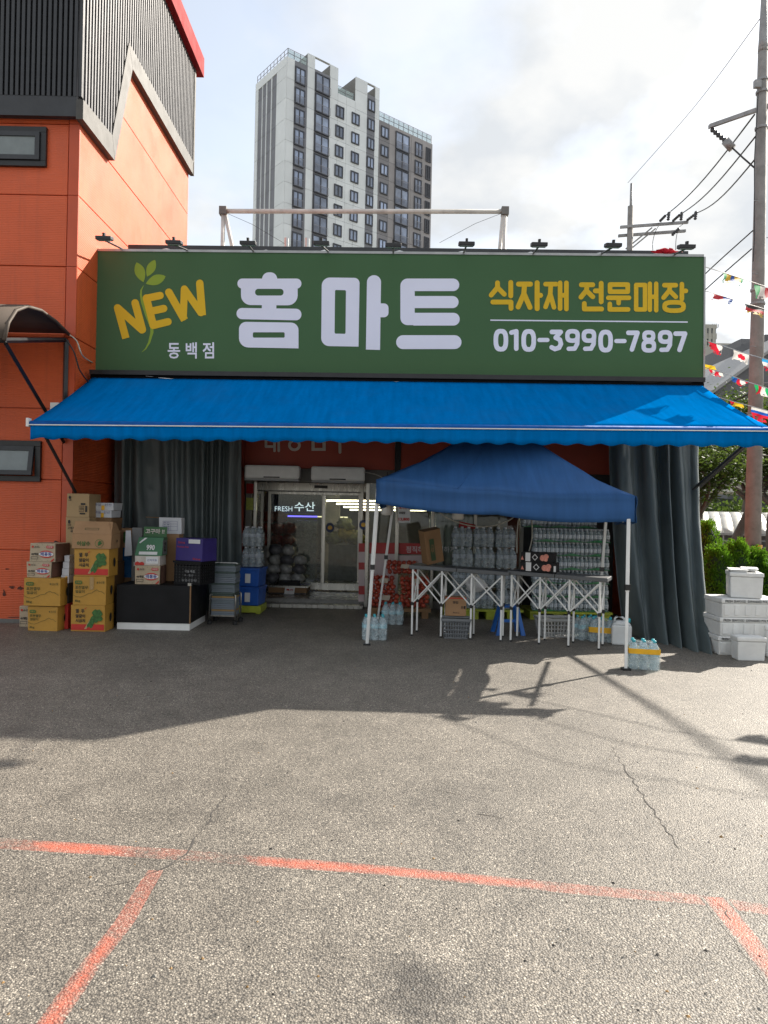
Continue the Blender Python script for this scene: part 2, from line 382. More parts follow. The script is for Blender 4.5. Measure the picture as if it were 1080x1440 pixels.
M['slat'] = pm('louver_slat', (.085, .085, .09), .45, .2, 7, .05)
M['trimgrey'] = pm('grey_trim', (.15, .145, .135), .5, .18, 3, .06, dirt=.25)
M['red_fascia'] = pm('red_fascia', (.27, .017, .02), .7, .12, 2, spec=.1)
M['matblack'] = pm('matt_black', (.012, .012, .013), .95, .2, spec=0)
M['black'] = pm('black_frame', (.012, .012, .013), .4, .2)
M['steel'] = pm('brushed_steel', (.42, .41, .38), .3, .15, 12, .05, 90, metal=.85, stretch=(1, 1, .1))
M['whitesteel'] = pm('white_painted_steel', (.72, .72, .70), .4, .08, 5, .04, 50)
M['dirtywhite'] = pm('weathered_white_pipe', (.62, .60, .56), .5, .2, 3, .06, dirt=.35)
M['green'] = pm('sign_green', (.068, .142, .068), .6, .04, .5, .02, 20, spec=.12)
M['letter_white'] = pm('sign_lettering_white', (.78, .80, .95), .6, .03, 1, .0, spec=.1)
M['yellow'] = pm('sign_yellow', (.72, .46, .035), .6, .04, 1, .0, spec=.1)
M['leafgreen'] = pm('sign_leaf_green', (.25, .37, .055), .6, .06, 2, 0, spec=.1)
M['awning'] = fabric('awning_blue', (.0, .150, .45), .9, trans=.02, spec=.0)
M['tentblue'] = fabric('tent_blue', (.028, .095, .25), .6, trans=.05, spec=.2)
M['curtain'] = fabric('slate_tarpaulin', (.10, .125, .128), .38, trans=.03, streak=.15, spec=.55)
M['glass'] = glassm('window_glass'); M['shopglass'] = glassm('shop_glass', (.8, .85, .83), .03, .1)
M['concrete'] = pm('pole_concrete', (.25, .235, .22), .8, .2, 3, .2, 90, dirt=.4)
M['galv'] = pm('galvanised_steel', (.3, .3, .3), .5, .2, 6, .05, metal=.4)
M['wire'] = pm('black_wire', (.02, .02, .022), .6)
M['tile'] = pm('entrance_tile', (.16, .155, .145), .28, .25, 3, .05)
M['ceil'] = pm('ceiling_board', (.4, .4, .38), .8)
M['inwall'] = pm('interior_wall', (.32, .31, .28), .7)
M['grey'] = pm('grey_plastic', (.3, .31, .32), .45, .1, 8)
M['white'] = pm('white_plastic', (.74, .74, .72), .45, .08, 5, .05)
# ================================================================ ground and markings
gnd = kind(MB().add([(-400, -60, 0), (400, -60, 0), (400, 700, 0), (-400, 700, 0)], [(0, 1, 2, 3)]).build('ground', M['asphalt'], at=(0, 0, 0)), 'structure')
def strip(name, left, right, z, mat, fades=()):
    """painted line: two pixel-traced edges on the ground; 'cover' tells how much paint is left (thin at the edges, gone at fades)"""
    m = MB(); L_ = [G(*p) for p in left]; R_ = [G(*p) for p in right]; cov = []; n = 0; K = (-.06, .1, .5, .9, 1.06); CV = (0, .75, 1, .75, 0)
    fd = [(G(px, py), r) for px, py, r in fades]
    for i in range(len(L_) - 1):
        q = max(2, int((L_[i + 1] - L_[i]).length / .05))
        for k in range(q + (1 if i == len(L_) - 2 else 0)):
            a, b = L_[i].lerp(L_[i + 1], k / q), R_[i].lerp(R_[i + 1], k / q)
            for t, c in zip(K, CV):
                p = a.lerp(b, t); p.z = z; m.v.append(p)
                for fp, r in fd: c = min(c, max(.74, (p - fp).length / r * .8))
                cov.append(c)
            n += 1
    for i in range(n - 1):
        for k in range(4): m.f.append((i * 5 + k, i * 5 + k + 1, i * 5 + k + 6, i * 5 + k + 5)); m.m.append(0)
    o = m.build(name, mat, at=(0, 0, 0)); at = o.data.attributes.new('cover', 'FLOAT', 'POINT'); at.data.foreach_set('value', cov)
    return kind(o, 'structure')
strip('parking_line', [(-80, 1172), (0, 1177), (235, 1192), (540, 1216), (810, 1242), (980, 1257), (1080, 1271), (1180, 1283)],
      [(-80, 1190), (0, 1195), (235, 1210), (540, 1232), (810, 1259), (980, 1273), (1080, 1288), (1180, 1302)], .0006, M['red_line'], [(262, 1202, .3), (925, 1258, .45), (30, 1184, .1)])
strip('parking_line', [(206, 1224), (156, 1300), (110, 1355), (47, 1440), (-20, 1540)], [(232, 1224), (190, 1300), (148, 1355), (92, 1440), (30, 1540)], .0012, M['red_line'], [(228, 1222, .28), (165, 1295, .1)])
strip('parking_line', [(986, 1262), (1030, 1318), (1075, 1378), (1130, 1452)], [(1020, 1262), (1068, 1318), (1116, 1378), (1180, 1452)], .0012, M['red_line'], [(1010, 1283, .03)])
def crack(pts, w):
    m = MB(); P0 = [G(*p) for p in pts]; dense = []
    for a, b in zip(P0[:-1], P0[1:]):
        k = max(2, int((b - a).length / .04))
        for i in range(k): dense.append(a.lerp(b, i / k))
    L_, R_ = [], []
    for i, p in enumerate(dense):
        d = (dense[min(i + 1, len(dense) - 1)] - dense[max(i - 1, 0)]).normalized(); n = Vector((-d.y, d.x, 0))
        p = p + n * rng.uniform(-.012, .012); ww = w * .62 * rng.uniform(.15, 1) * math.sin(math.pi * (i + .5) / len(dense)) ** .4
        L_.append(p + n * ww / 2); R_.append(p - n * ww / 2)
    n = len(L_); vs = [Vector((v.x, v.y, .0022)) for v in L_ + R_]
    m.add(vs, [(i, i + 1, n + i + 1, n + i) for i in range(n - 1)]); m.build('crack', M['crack'], gnd)
for pts, w in (([(318, 1118), (296, 1150), (272, 1186), (262, 1202), (236, 1216), (196, 1237), (132, 1248)], .022),
               ([(858, 1048), (880, 1082), (904, 1118), (930, 1158), (948, 1182), (962, 1200)], .02),
               ([(612, 1111), (640, 1116), (668, 1117)], .012), ([(672, 1145), (696, 1149), (722, 1153)], .022),
               ([(1010, 1270), (1022, 1280), (1020, 1290), (1034, 1300)], .012)):
    crack(pts, w)
M['scuff'] = pm('wall_scuff', (.10, .03, .018), .8, .5, 30)
# ================================================================ orange building at the left
YF = 9.62
XW = P(107, 433, YF).x
ob = thing('orange_building', 'tall orange metal-clad building with black louvred top at the left edge', 'building', (XW - 3, YF + 2.8, 0))
XL = XW - 5.2; YB = OX(264, 300, XW).y; ZR = 10.76
MB().bb(XL, XW - .03, YF + .03, YB, 0, ZR).build('wall', M['orange_trim'], ob)
z5 = P(50, 274, YF).z; PIT = .962
zs = [z5 + k * PIT for k in range(-6, 6)]
zs = [0.0] + [z for z in zs if .05 < z < ZR] + [ZR]
for a, b in zip(zs[:-1], zs[1:]):
    MB().bb(XL, XW - .15, YF, YF + .05, a + .006, b - .006).build('panel', M['orange'], ob, bevel=.006)
    MB().bb(XW - .05, XW, YF + .02, YB, a + .006, b - .006).build('panel', M['orange'], ob, bevel=.006)
    MB().bb(XW - .135, XW + .004, YF - .012, YF + .02, a + .004, b - .004).build('corner_trim', M['orange_trim'], ob)
MB().bb(XL, XW - .02, YF - .02, YF, -.01, .05).build('base_trim', M['trimgrey'], ob)
# louvred upper storey, front face
zt0, zt1 = P(50, 164, YF - .1).z, P(50, 136, YF - .1).z
MB().bb(XL, XW + .02, YF - .07, YF - .001, zt0 + .02, ZR).build('louver_back', M['louver_back'], ob)
MB().bb(XL, XW + .0003, YF - .128, YF - .071, zt0, zt1).build('louver_trim', M['charcoal'], ob)
x = XW + .05
proto = None
while x > XL:
    w = .042
    if proto is None:
        proto = MB().bb(-w / 2, w / 2, -.03, .03, 0, ZR - zt1).build('slat', M['charcoal'], None, at=(0, 0, 0))
        s = proto
    else: s = proto.copy(); COL.objects.link(s)
    s.parent = ob; s.location = Vector((x, YF - .102, zt1)) - org(ob); x -= .0705
M['louvertrim'] = pm('weathered_dark_trim', (.062, .059, .053), .6, .25, 3, .06, dirt=.3)
# louvred side face with its zigzag lower edge
lo = [OX(113, 163, XW + .09), OX(161, 226, XW + .09), OX(186, 97, XW + .09), OX(268.5, 241, XW + .09)]
hi = [OX(113, 135, XW + .09), OX(157.5, 190, XW + .09), OX(181, 60, XW + .09), OX(268.5, 208, XW + .09)]
lo = [(p.y, p.z) for p in lo]; hi = [(p.y, p.z) for p in hi]
lo[0] = (YF - .13, lo[1][1]); hi[0] = (YF - .13, hi[0][1]); lo[3] = (YB + .02, lo[2][1] + .02); hi[3] = (YB + .02, hi[2][1] - .02)
lo[1] = (lo[1][0], lo[0][1])
for i in range(3):
    q = [lo[i], lo[i + 1], hi[i + 1], hi[i]]
    MB().prism([(XW + .001, y, z) for y, z in q], (.095 + .002 * i, 0, 0)).build('louver_trim', M['louvertrim'], ob)
poly = [hi[0], hi[1], hi[2], hi[3], (YB + .02, ZR), (YF - .06, ZR)]
MB().prism([(XW + .001, y, z) for y, z in poly], (.02, 0, 0)).build('louver_back', M['louver_back'], ob)
def zlow(y):
    for i in range(3):
        if y <= hi[i + 1][0]:
            t = (y - hi[i][0]) / (hi[i + 1][0] - hi[i][0]); return hi[i][1] * (1 - t) + hi[i + 1][1] * t
    return hi[3][1]
y = YF - .02
while y < YB:
    MB().bb(XW + .021, XW + .085, y - .02, y + .02, zlow(y) - .02, ZR).build('slat', M['slat'], ob); y += .098
MB().bb(XW + .02, XW + .1, YB - .02, YB + .07, lo[3][1], ZR).build('corner_trim', M['louvertrim'], ob)
MB().bb(XL, XW + .2, YF - .26, YB + .3, ZR, ZR + .4).build('roof_fascia', M['red_fascia'], ob)
MB().bb(XL, XW + .05, YF - .1, YB + .1, ZR + .34, ZR + .4).build('roof', M['charcoal'], ob)
def ob_window(px0, px1, py0, py1, tilt):
    a, b = P(px0, py1, YF - .05), P(px1, py0, YF - .05); x0, x1, z0, z1 = a.x, b.x, a.z, b.z; yf = YF - .05
    f = MB(); t = .075
    f.bb(x0, x1, yf, YF, z0, z0 + t).bb(x0, x1, yf, YF, z1 - t, z1).bb(x0, x0 + t, yf, YF, z0 + t, z1 - t).bb(x1 - t, x1, yf, YF, z0 + t, z1 - t)
    fr = f.build('window', M['black'], ob, bevel=.004)
    s = MB(); x0 += t + .004; x1 -= t + .004; z0 += t + .004; z1 -= t + .004; t = .06
    T = Matrix.Translation((0, yf - .005, z1)) @ Matrix.Rotation(-tilt, 4, 'X')
    H = z1 - z0
    for c, d in (((( x0 + x1) / 2, 0, -t / 2), (x1 - x0, .04, t)), (((x0 + x1) / 2, 0, -H + t / 2), (x1 - x0, .04, t)),
                 ((x0 + t / 2, 0, -H / 2), (t, .04, H - 2 * t)), ((x1 - t / 2, 0, -H / 2), (t, .04, H - 2 * t))):
        m_ = MB().box(c, d); s.add(m_.v, m_.f, 0, T)
    s.build('sash', M['charcoal'], fr)
    g = MB().box(((x0 + x1) / 2, .005, -H / 2), (x1 - x0 - 2 * t, .012, H - 2 * t)); k = MB().add(g.v, g.f, 0, T)
    k.build('pane', M['paneglass'], fr)
M['paneglass'] = pm('frosted_pane', (.16, .19, .19), .18, .25, 2, .02, spec=.8)
ob_window(-60, 65, 178, 231, 0); ob_window(-60, 57, 620, 675, R(9))
for k_, (px, py, a_, b_) in enumerate(((17, 826, 4, 1.6), (28, 827, 5, 2), (6, 834, 2, 4), (52, 770, 6, .8), (20, 868, 9, .7), (10, 800, 2.5, .8), (45, 858, 3, .7))):
    outline(ob, [[[(px + a_ * (1 + .5 * rng.uniform(-1, 1)) * math.cos(j * .4488), py + b_ * (1 + .5 * rng.uniform(-1, 1)) * math.sin(j * .4488)) for j in range(14)]]], lambda x, y, h=0: P(x, y, YF - .008), M['scuff'], 'scuff_mark')
# door canopy on the orange front
dc = thing('door_canopy', 'brown arched canopy on a black frame, on the orange wall at the left edge', 'canopy', (XW - .9, YF - .8, 3.3))
M['polycarb'] = pm('brown_polycarbonate', (.09, .07, .055), .6, .2, 2, .03, spec=.25)
prof = [(YF - .02, 3.93), (YF - .4, 4.0), (YF - .8, 4.03), (YF - 1.15, 3.98), (YF - 1.4, 3.86), (YF - 1.56, 3.68), (YF - 1.64, 3.46)]
xa, xb = XW - 2.4, XW - .08
n = len(prof); mb = MB()
mb.add([(xb, y, z) for y, z in prof] + [(xa, y, z) for y, z in prof], [(i, i + 1, n + i + 1, n + i) for i in range(n - 1)])
mb.build('canopy_sheet', M['polycarb'], dc, solid=.012, smooth=True)
MB().tube([(xb, y, z - .02) for y, z in prof], .022).build('edge_rib', M['polycarb'], dc, smooth=True)
for X in (xb - .03, xa + .3):
    MB().tube([(X, YF - .03, 3.83), (X, YF - 1.58, 3.45)], .03, 4).build('frame_bar', M['black'], dc)
    MB().tube([(X, YF - .03, 3.83), (X, YF - .03, 2.5)], .035, 4).build('frame_post', M['black'], dc)
    MB().tube([(X, YF - 1.55, 3.42), (X, YF - .04, 2.45)], .028, 4).build('strut', M['black'], dc)
MB().tube([(xa, YF - 1.6, 3.44), (xb, YF - 1.6, 3.44)], .025, 4).build('front_bar', M['black'], dc)
MB().bb(XW - .3, XW - .18, YF - .05, YF - .003, 2.78, 2.98).build('junction_plate', M['white'], dc)
# black bent vent pipe on the wall above the noodle cartons
vp = MB().tube([P(76, 770, YF - .06), P(76, 764, YF - .06), P(78, 762, YF - .1), P(81, 763, YF - .12)], .018).build('vent_pipe', M['black'], smooth=True)
tag(vp, 'short black bent pipe on the orange wall above the noodle cartons', 'pipe')
# ================================================================ low shop building
YW = 11.9
mart = thing('shop_building', 'low dark-roofed grocery shop building behind the green sign and blue awning', 'building', (0, YW, 0))
XR = 3.85; XI = XW + .02
zsof = P(560, 528, 10.3).z
MB().bb(XI, XR + .3, 10.4, 24.5, zsof - .02, 5.05).build('roof', M['charcoal'], mart)
cap = MB()
a, b, c_, d_ = P(180, 344, 10.75), P(968, 353, 10.7), P(968, 366, 10.7), P(180, 362, 10.75)
fr = [d_, c_, b, a]; cap.hexa(fr, [p + Vector((0, .25, 0)) for p in fr]); cap.build('parapet_cap', M['charcoal'], mart)
wx = lambda px, Y=YW: P(px, 760, Y).x
XD0, XD1 = wx(343), wx(511); XG1 = wx(735)
zf0 = P(440, 659, YW).z
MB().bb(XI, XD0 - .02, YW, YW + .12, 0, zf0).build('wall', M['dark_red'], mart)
MB().bb(XG1, XR, YW, YW + .12, 0, zf0).build('wall', M['charcoal'], mart)
MB().bb(XR, XR + .12, 10.8, 24.5, 0, zsof - .021).build('wall', M['orange_trim'], mart)
MB().bb(XI, XR, 22.2, 22.3, 0, zsof - .021).build('wall', M['inwall'], mart)
MB().bb(XI, XI + .1, YW + .13, 22.2, 0, zsof - .021).build('wall', M['inwall'], mart)
MB().bb(XI + .1, XR, 13.2, 22.2, 2.95, 3.0).build('ceiling', M['ceil'], mart)
MB().bb(XD0, XR, YW + .01, 22.2, .005, .12).build('floor', M['tile'], mart)
MB().bb(XD0, XD1 + .02, YW - .28, YW + .008, .005, .06).build('threshold', M['steel'], mart)
# fascia: three red panels and the dark post between them
xf = [XI, wx(343), wx(553), wx(561), XR]
for i, nm in ((0, 'fascia_panel'), (1, 'fascia_panel'), (3, 'fascia_panel')):
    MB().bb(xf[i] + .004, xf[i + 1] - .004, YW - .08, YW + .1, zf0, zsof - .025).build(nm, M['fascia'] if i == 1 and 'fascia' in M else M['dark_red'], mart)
MB().bb(xf[2], xf[3], YW - .1, YW + .1, zf0 - .3, zsof - .025).build('fascia_post', M['black'], mart)
# the old sign lettering on the red fascia: only its lower part shows under the awning
M['cream'] = pm('cream_lettering', (.55, .5, .45), .6)
fm = lambda x, y, h=0: P(x, y, YW - .086 - h)
def st(*segs, w=5): return [s for pts in segs for s in stroke(pts, w)]
L1 = st([(374, 612), (374, 628), (386, 628)], [(386, 606), (386, 634)], [(392, 606), (392, 634)], [(386, 620), (392, 620)], w=3.6)
outline(mart, L1, fm, M['cream'])
outline(mart, [[[(414 + 9 * math.cos(k * .2618), 626 + 8.5 * math.sin(k * .2618)) for k in range(24)], [(414 + 5 * math.cos(k * .2618), 626 + 4.6 * math.sin(k * .2618)) for k in range(24)]]], fm, M['cream'])
outline(mart, [[[(438, 612), (458, 612), (458, 634), (438, 634)], [(442.5, 616), (453.5, 616), (453.5, 630), (442.5, 630)]]], fm, M['cream'])
outline(mart, st([(466, 618), (490, 618)], [(478, 618), (478, 636)], w=4), fm, M['cream'])
# door set: header, jambs, leaves with panes
YD = 13.1
zdt = P(440, 692, YD).z
MB().bb(XD0 - .02, XG1, YW, YW + .1, P(440, 678, YW).z, zf0 - .002).build('lintel', M['trimgrey'], mart)
MB().bb(XD0, XD1, YD - .04, YD + .1, zdt, 2.95).build('door_header', M['galv'], mart)
MB().bb(XD0, XD1, YD - .1, YD - .041, zdt + .02, zdt + .16).build('door_track', M['steel'], mart)
MB().bb(P(452, 690, YD).x - .12, P(452, 690, YD).x + .12, YD - .13, YD - .101, zdt + .07, zdt + .12).build('door_sensor', M['black'], mart)
def leaf(px0, px1, y):
    x0, x1 = P(px0, 760, y).x, P(px1, 760, y).x; z0, z1 = .14, zdt; t = .055
    f = MB().bb(x0, x1, y - .02, y + .02, z0, z0 + .13).bb(x0, x1, y - .02, y + .02, z1 - .05, z1).bb(x0, x0 + t, y - .02, y + .02, z0 + .13, z1 - .05).bb(x1 - t, x1, y - .02, y + .02, z0 + .13, z1 - .05)
    d = f.build('door', M['steel'], mart, bevel=.004)
    MB().bb(x0 + t, x1 - t, y - .005, y + .005, z0 + .13, z1 - .05).build('pane', M['shopglass'], d)
leaf(376, 456, YD + .05); leaf(453, 507, YD)
def post(px, w, y, z0, z1, m='steel', nm='mullion'):
    x = P(px, 760, y).x; MB().bb(x - w / 2, x + w / 2, y - .03, y + .03, z0, z1).build(nm, M[m], mart, bevel=.004)
zl = P(440, 678, YW).z - .002
post(349, .1, YW + .04, .005, zl, 'trimgrey'); post(358, .05, YW + .04, .005, zl); post(508, .05, YD - .08, .125, 2.9); post(516, .06, YW - .03, .005, zl)
post(558, .06, YW - .03, .005, zl); post(608, .05, YW - .03, .005, zl); post(668, .05, YW - .03, .005, zl); post(733, .06, YW - .03, .005, zl)
MB().bb(XD0 + .13, XD0 + .15, YW + .14, YD, .125, 2.2).build('pane', M['shopglass'], mart)
gx0, gx1 = P(518, 760, YW).x, XG1
MB().bb(gx0, gx1, YW + .01, YW + .022, .12, zl).build('pane', M['shopglass'], mart)
MB().bb(gx0, gx1, YW - .04, YW + .05, .005, .118).build('sill', M['concrete'], mart)
# red sticker panel on the left jamb
rs = MB().bb(P(346, 700, YW - .02).x, P(356, 700, YW - .02).x, YW - .006, YW + .006, P(350, 694, YW).z, P(350, 680, YW).z).build('warning_sticker', M['red_fascia'])
tag(rs, 'small red sticker high on the left door jamb', 'sticker')
gs = MB().bb(P(346, 700, YW - .02).x, P(356, 700, YW - .02).x, YW - .006, YW + .006, P(350, 717, YW).z, P(350, 700, YW).z).build('notice_sticker', pm('yellow_green_sticker', (.32, .36, .06), .5, .3, 30))
tag(gs, 'yellow-green notice under the red sticker on the door jamb', 'sticker')
# air curtains over the door
def aircurtain(px0, px1, py0, py1, label):
    y0 = YW - .42; a, b = P(px0, py1, y0), P(px1, py0, y0)
    t = thing('air_curtain', label, 'air curtain', ((a.x + b.x) / 2, y0 + .12, a.z), 0, 'white air curtains over the shop door')
    MB().bb(a.x, b.x, y0, y0 + .25, a.z + .03, b.z).build('housing', M['white'], t, bevel=.03)
    MB().bb(a.x + .01, b.x - .01, y0 + .02, y0 + .23, a.z, a.z + .03).build('outlet_grille', M['grey'], t)
    cx = (a.x + b.x) / 2; MB().bb(cx - .13, cx + .13, y0 - .006, y0, a.z + .045, a.z + .065).build('badge', M['black'], t)
    MB().bb(a.x + .1, b.x - .1, y0 + .25, YW - .082, b.z - .1, b.z - .06).build('bracket', M['galv'], t)
aircurtain(343, 421, 655, 675, 'long white air curtain over the door, the left one')
aircurtain(437, 513, 657, 678, 'long white air curtain over the door, the right one')
# ================================================================ green sign
sc4 = [(133, 521), (989, 537), (990, 361), (135, 353)]
fr = [F(*p) for p in sc4]; bk = [F(*p, -.2) for p in sc4]
fcx = sum((p for p in fr), Vector()) / 4
sign = thing('shop_sign', 'wide green shop sign with white and yellow lettering above the blue awning', 'sign', (fcx.x, fcx.y, fr[0].z))
MB().hexa(fr, bk).build('sign_panel', M['green'], sign)
M['alu'] = pm('sign_edge_aluminium', (.36, .36, .35), .35, .15, 4, .04, metal=.6)
def edge(p, q, nrm, w=.035):
    A_, B_ = F(*p, .012), F(*q, .012); A2, B2 = F(*p, -.21), F(*q, -.21); n_ = Vector(nrm) * w
    MB().hexa([A_, B_, B_ + n_, A_ + n_], [A2, B2, B2 + n_, A2 + n_]).build('sign_edge', M['alu'], sign)
edge(sc4[0], sc4[1], (0, 0, -1), .045); edge(sc4[3], sc4[2], (0, 0, 1)); edge(sc4[0], sc4[3], (-1, 0, 0), .025); edge(sc4[1], sc4[2], (1, 0, 0), .025)
mapZ = lambda ox, oy, s, off=.003: (lambda x, y, h=0: F(ox + x / s, oy + y / s, off + h))
m2 = mapZ(320, 370, 1080 / 340); m3 = mapZ(670, 380, 1080 / 320); m1 = mapZ(130, 345, 5.4)
LW, LY = M['letter_white'], M['yellow']
outline(sign, [[rrect(154, 41, 222, 102, (33, 33, 0, 0))], [rrect(44, 69, 330, 114, 22)],
               [rounded([(60, 100, 3), (313, 100, 3), (313, 189, 62), (60, 187, 62)]), rrect(123, 115, 250, 145, 14)],
               [rrect(153, 183, 218, 208, 0)], [rounded([(40, 200, 25), (330, 204, 25), (330, 256, 25), (40, 250, 25)])],
               [rounded([(51, 262, 32), (317, 266, 34), (317, 381, 0), (51, 376, 42)]), rrect(113, 309, 255, 333, 6)]], m2, LW)
outline(sign, [[rounded([(421, 64, 36), (590, 66, 24), (585, 373, 0), (418, 370, 36)]), rounded([(480, 120, 6), (529, 121, 6), (527, 316, 6), (478, 315, 6)])],
               [rounded([(623, 54, 31), (686, 54, 31), (681, 388, 0), (618, 386, 0)])], [rrect(678, 180, 719, 242, (0, 29, 29, 0))]], m2, LW)
outline(sign, [[rrect(772, 69, 836, 277, (42, 0, 0, 42))], [rrect(830, 69, 1035, 125, (0, 28, 28, 0))], [rrect(830, 147, 1032, 201, (0, 27, 27, 0))],
               [rrect(830, 222, 1037, 279, (0, 28, 28, 0))], [rrect(753, 322, 1045, 384, 31)]], m2, LW)
W_ = 24; w2 = 23
def ylet(*segs, extra=(), w=W_): outline(sign, st(*segs, w=w) + list(extra), m3, LY)
ylet([(100, 60), (100, 82), (70, 118)], [(100, 82), (132, 114)], [(163, 58), (163, 122)], [(78, 151), (164, 151), (164, 181)], w=23)
ylet([(200, 66), (256, 66)], [(228, 68), (225, 112), (198, 174)], [(226, 112), (254, 176)], [(288, 60), (288, 182)], [(288, 119), (304, 119)])
ylet([(328, 66), (378, 66)], [(353, 68), (350, 115), (328, 174)], [(351, 115), (368, 176)], [(397, 60), (397, 182)], [(427, 60), (427, 184)], [(397, 119), (427, 119)], w=22)
ylet([(498, 69), (552, 69)], [(525, 69), (522, 96), (496, 128)], [(523, 98), (552, 126)], [(592, 62), (592, 150)], [(564, 98), (592, 98)], [(512, 158), (512, 184), (594, 184)], w=23)
ylet([(634, 68), (718, 68), (718, 102), (634, 102), (634, 68)], [(626, 131), (724, 131)], [(675, 131), (675, 156)], [(633, 160), (633, 186), (720, 186)], w=22)
ylet([(758, 70), (800, 70), (800, 186), (758, 186), (758, 70)], [(823, 64), (823, 188)], [(853, 64), (853, 190)], [(823, 126), (853, 126)], w=21)
ylet([(892, 71), (946, 71)], [(919, 71), (916, 96), (888, 130)], [(917, 98), (946, 126)], [(975, 66), (975, 136)], [(975, 98), (994, 98)], extra=[ring(938, 172, 56, 31, 22)], w=22)
def wlet(segs=(), rings=(), w=22): outline(sign, st(*segs, w=w) + list(rings), m3, LW)
dr = lambda cx: [ring(cx, 332 + (cx - 116) * .0085, 35, 54, 22)]
wlet(rings=dr(116)); wlet([[(166, 296), (189, 290), (189, 372)]]); wlet(rings=dr(248)); wlet([[(299, 331), (337, 331)]], w=20)
wlet([[(358, 293), (400, 293), (376, 320)], [(376, 320), (396, 330), (401, 350), (392, 368), (372, 374), (357, 366)]])
for cx in (456, 534): wlet([[(cx + 24, 318), (cx + 22, 350), (cx + 10, 372), (cx - 18, 373)]], [ring(cx, 312, 35, 33, 21)], 21)
wlet(rings=dr(613)); wlet([[(664, 336), (703, 336)]], w=20)
wlet([[(721, 297), (764, 297), (738, 376)]]); wlet(rings=[ring(818, 313, 31, 28, 20), ring(818, 360, 35, 31, 20.5)])
wlet([[(920, 323), (918, 355), (906, 377), (878, 378)]], [ring(896, 317, 35, 33, 21)], 21); wlet([[(945, 301), (990, 301), (964, 378)]])
o_ = outline(sign, [[[(66, 234), (1003, 243), (1003, 249), (66, 240)]]], m3, LW); o_.name = 'rule_line'
def bar(a, b, w, flat=True):                                  # stroke with one rounded end (a) and one square end (b)
    a, b = Vector(a), Vector(b); d = (b - a).normalized(); n = Vector((-d.y, d.x)); ang = math.atan2(n.y, n.x)
    return [[(a.x + math.cos(ang + math.pi * k / 8) * w / 2, a.y + math.sin(ang + math.pi * k / 8) * w / 2) for k in range(9)] + [tuple(b - n * w / 2), tuple(b + n * w / 2)]]
outline(sign, [bar((191, 475), (254, 706), 56)] + st([(191, 475), (376, 642)], [(324, 437), (379, 640)], w=57), m1, LY)
outline(sign, st([(410, 400), (462, 606)], [(412, 402), (514, 381)], [(438, 502), (541, 480)], [(462, 608), (574, 580)], w=56), m1, LY)
outline(sign, [bar((580, 356), (700, 568), 57), bar((815, 288), (834, 532), 57)] + st([(690, 545), (698, 331), (824, 512)], w=54), m1, LY)
stem = [(388, 306, 3), (370, 340, 12), (368, 375, 16), (378, 430, 20), (410, 530, 20), (450, 620, 26), (452, 660, 24), (430, 740, 16), (404, 785, 9), (374, 812, 2)]
lf, rt = [], []
for i, (x, y, w) in enumerate(stem):
    a = Vector(stem[max(i - 1, 0)][:2]); b = Vector(stem[min(i + 1, len(stem) - 1)][:2]); d = (b - a).normalized(); n_ = Vector((-d.y, d.x)) * w / 2
    lf.append((x + n_.x, y + n_.y)); rt.append((x - n_.x, y - n_.y))
o_ = outline(sign, [[lf + rt[::-1]]], mapZ(130, 345, 5.4, .0015), M['leafgreen']); o_.name = 'emblem_stem'
def leafshape(tip, bs, w):
    t, b = Vector(tip), Vector(bs); d = t - b; n_ = Vector((-d.y, d.x)).normalized(); up, dn = [], []
    for i in range(13):
        s_ = i / 12; p_ = b + d * s_; h = w / 2 * math.sin(math.pi * s_ ** 1.1) ** .8; up.append(tuple(p_ + n_ * h)); dn.append(tuple(p_ - n_ * h))
    return [up + dn[::-1][1:-1]]
for tip, bs, w in (((335, 129), (388, 280), 78), ((475, 110), (414, 238), 66), ((556, 235), (405, 292), 76)):
    o_ = outline(sign, [leafshape(tip, bs, w)], m1, M['leafgreen']); o_.name = 'emblem_leaf'
text(sign, '동 백 점', lambda x, y: F(x, y, .003), 235.8, 301, 504.3, 481.3, LW, .018, 'lettering', False)
# sign floodlights on arms
bases = [(172, 353), (264, 355), (356, 356), (462, 357), (553, 358), (652, 358), (750, 359), (845, 360), (948, 361)]
heads = [(147, 335), (245, 341), (349, 342), (452, 342), (553, 345), (656, 343), (758, 344), (862, 345), (965, 347)]
words_ = ['first floodlight on top of the green sign from the left', 'second floodlight from the left on the green sign, by the orange wall', 'floodlight on the sign under the left end of the roof pipe frame',
          'floodlight on the sign in front of the left part of the tower', 'middle floodlight on the sign, below the middle of the tower', 'floodlight on the sign just left of the right pipe-frame post',
          'floodlight on the sign just right of the pipe frame', 'floodlight on the sign in front of the thin far utility pole', 'last floodlight at the right end of the green sign']
for b_, h_, w_ in zip(bases, heads, words_):
    pb = F(*b_, -.05); ph = F(*h_, .6)
    t = thing('sign_floodlight', w_, 'floodlight', pb, 0, 'floodlights along the top of the green sign')
    T = Matrix.Translation(ph) @ Matrix.Rotation(R(12), 4, 'X')
    g = MB().box((0, 0, 0), (.215, .12, .05)); MB().add(g.v, g.f, 0, T).build('lamp_head', M['charcoal'], t, bevel=.008)
    g = MB().box((0, -.01, .045), (.03, .05, .045)); MB().add(g.v, g.f, 0, T).build('knuckle', M['black'], t)
    g = MB().box((0, .0, -.03), (.18, .09, .008)); MB().add(g.v, g.f, 0, T).build('lens', M['paneglass'], t)
    MB().tube([ph + Vector((0, .03, -.02)), pb + Vector((0, 0, .03))], .013, 6).build('arm', M['black'], t)
M['flash'] = pm('white_flashing', (.7, .72, .72), .5, .1)
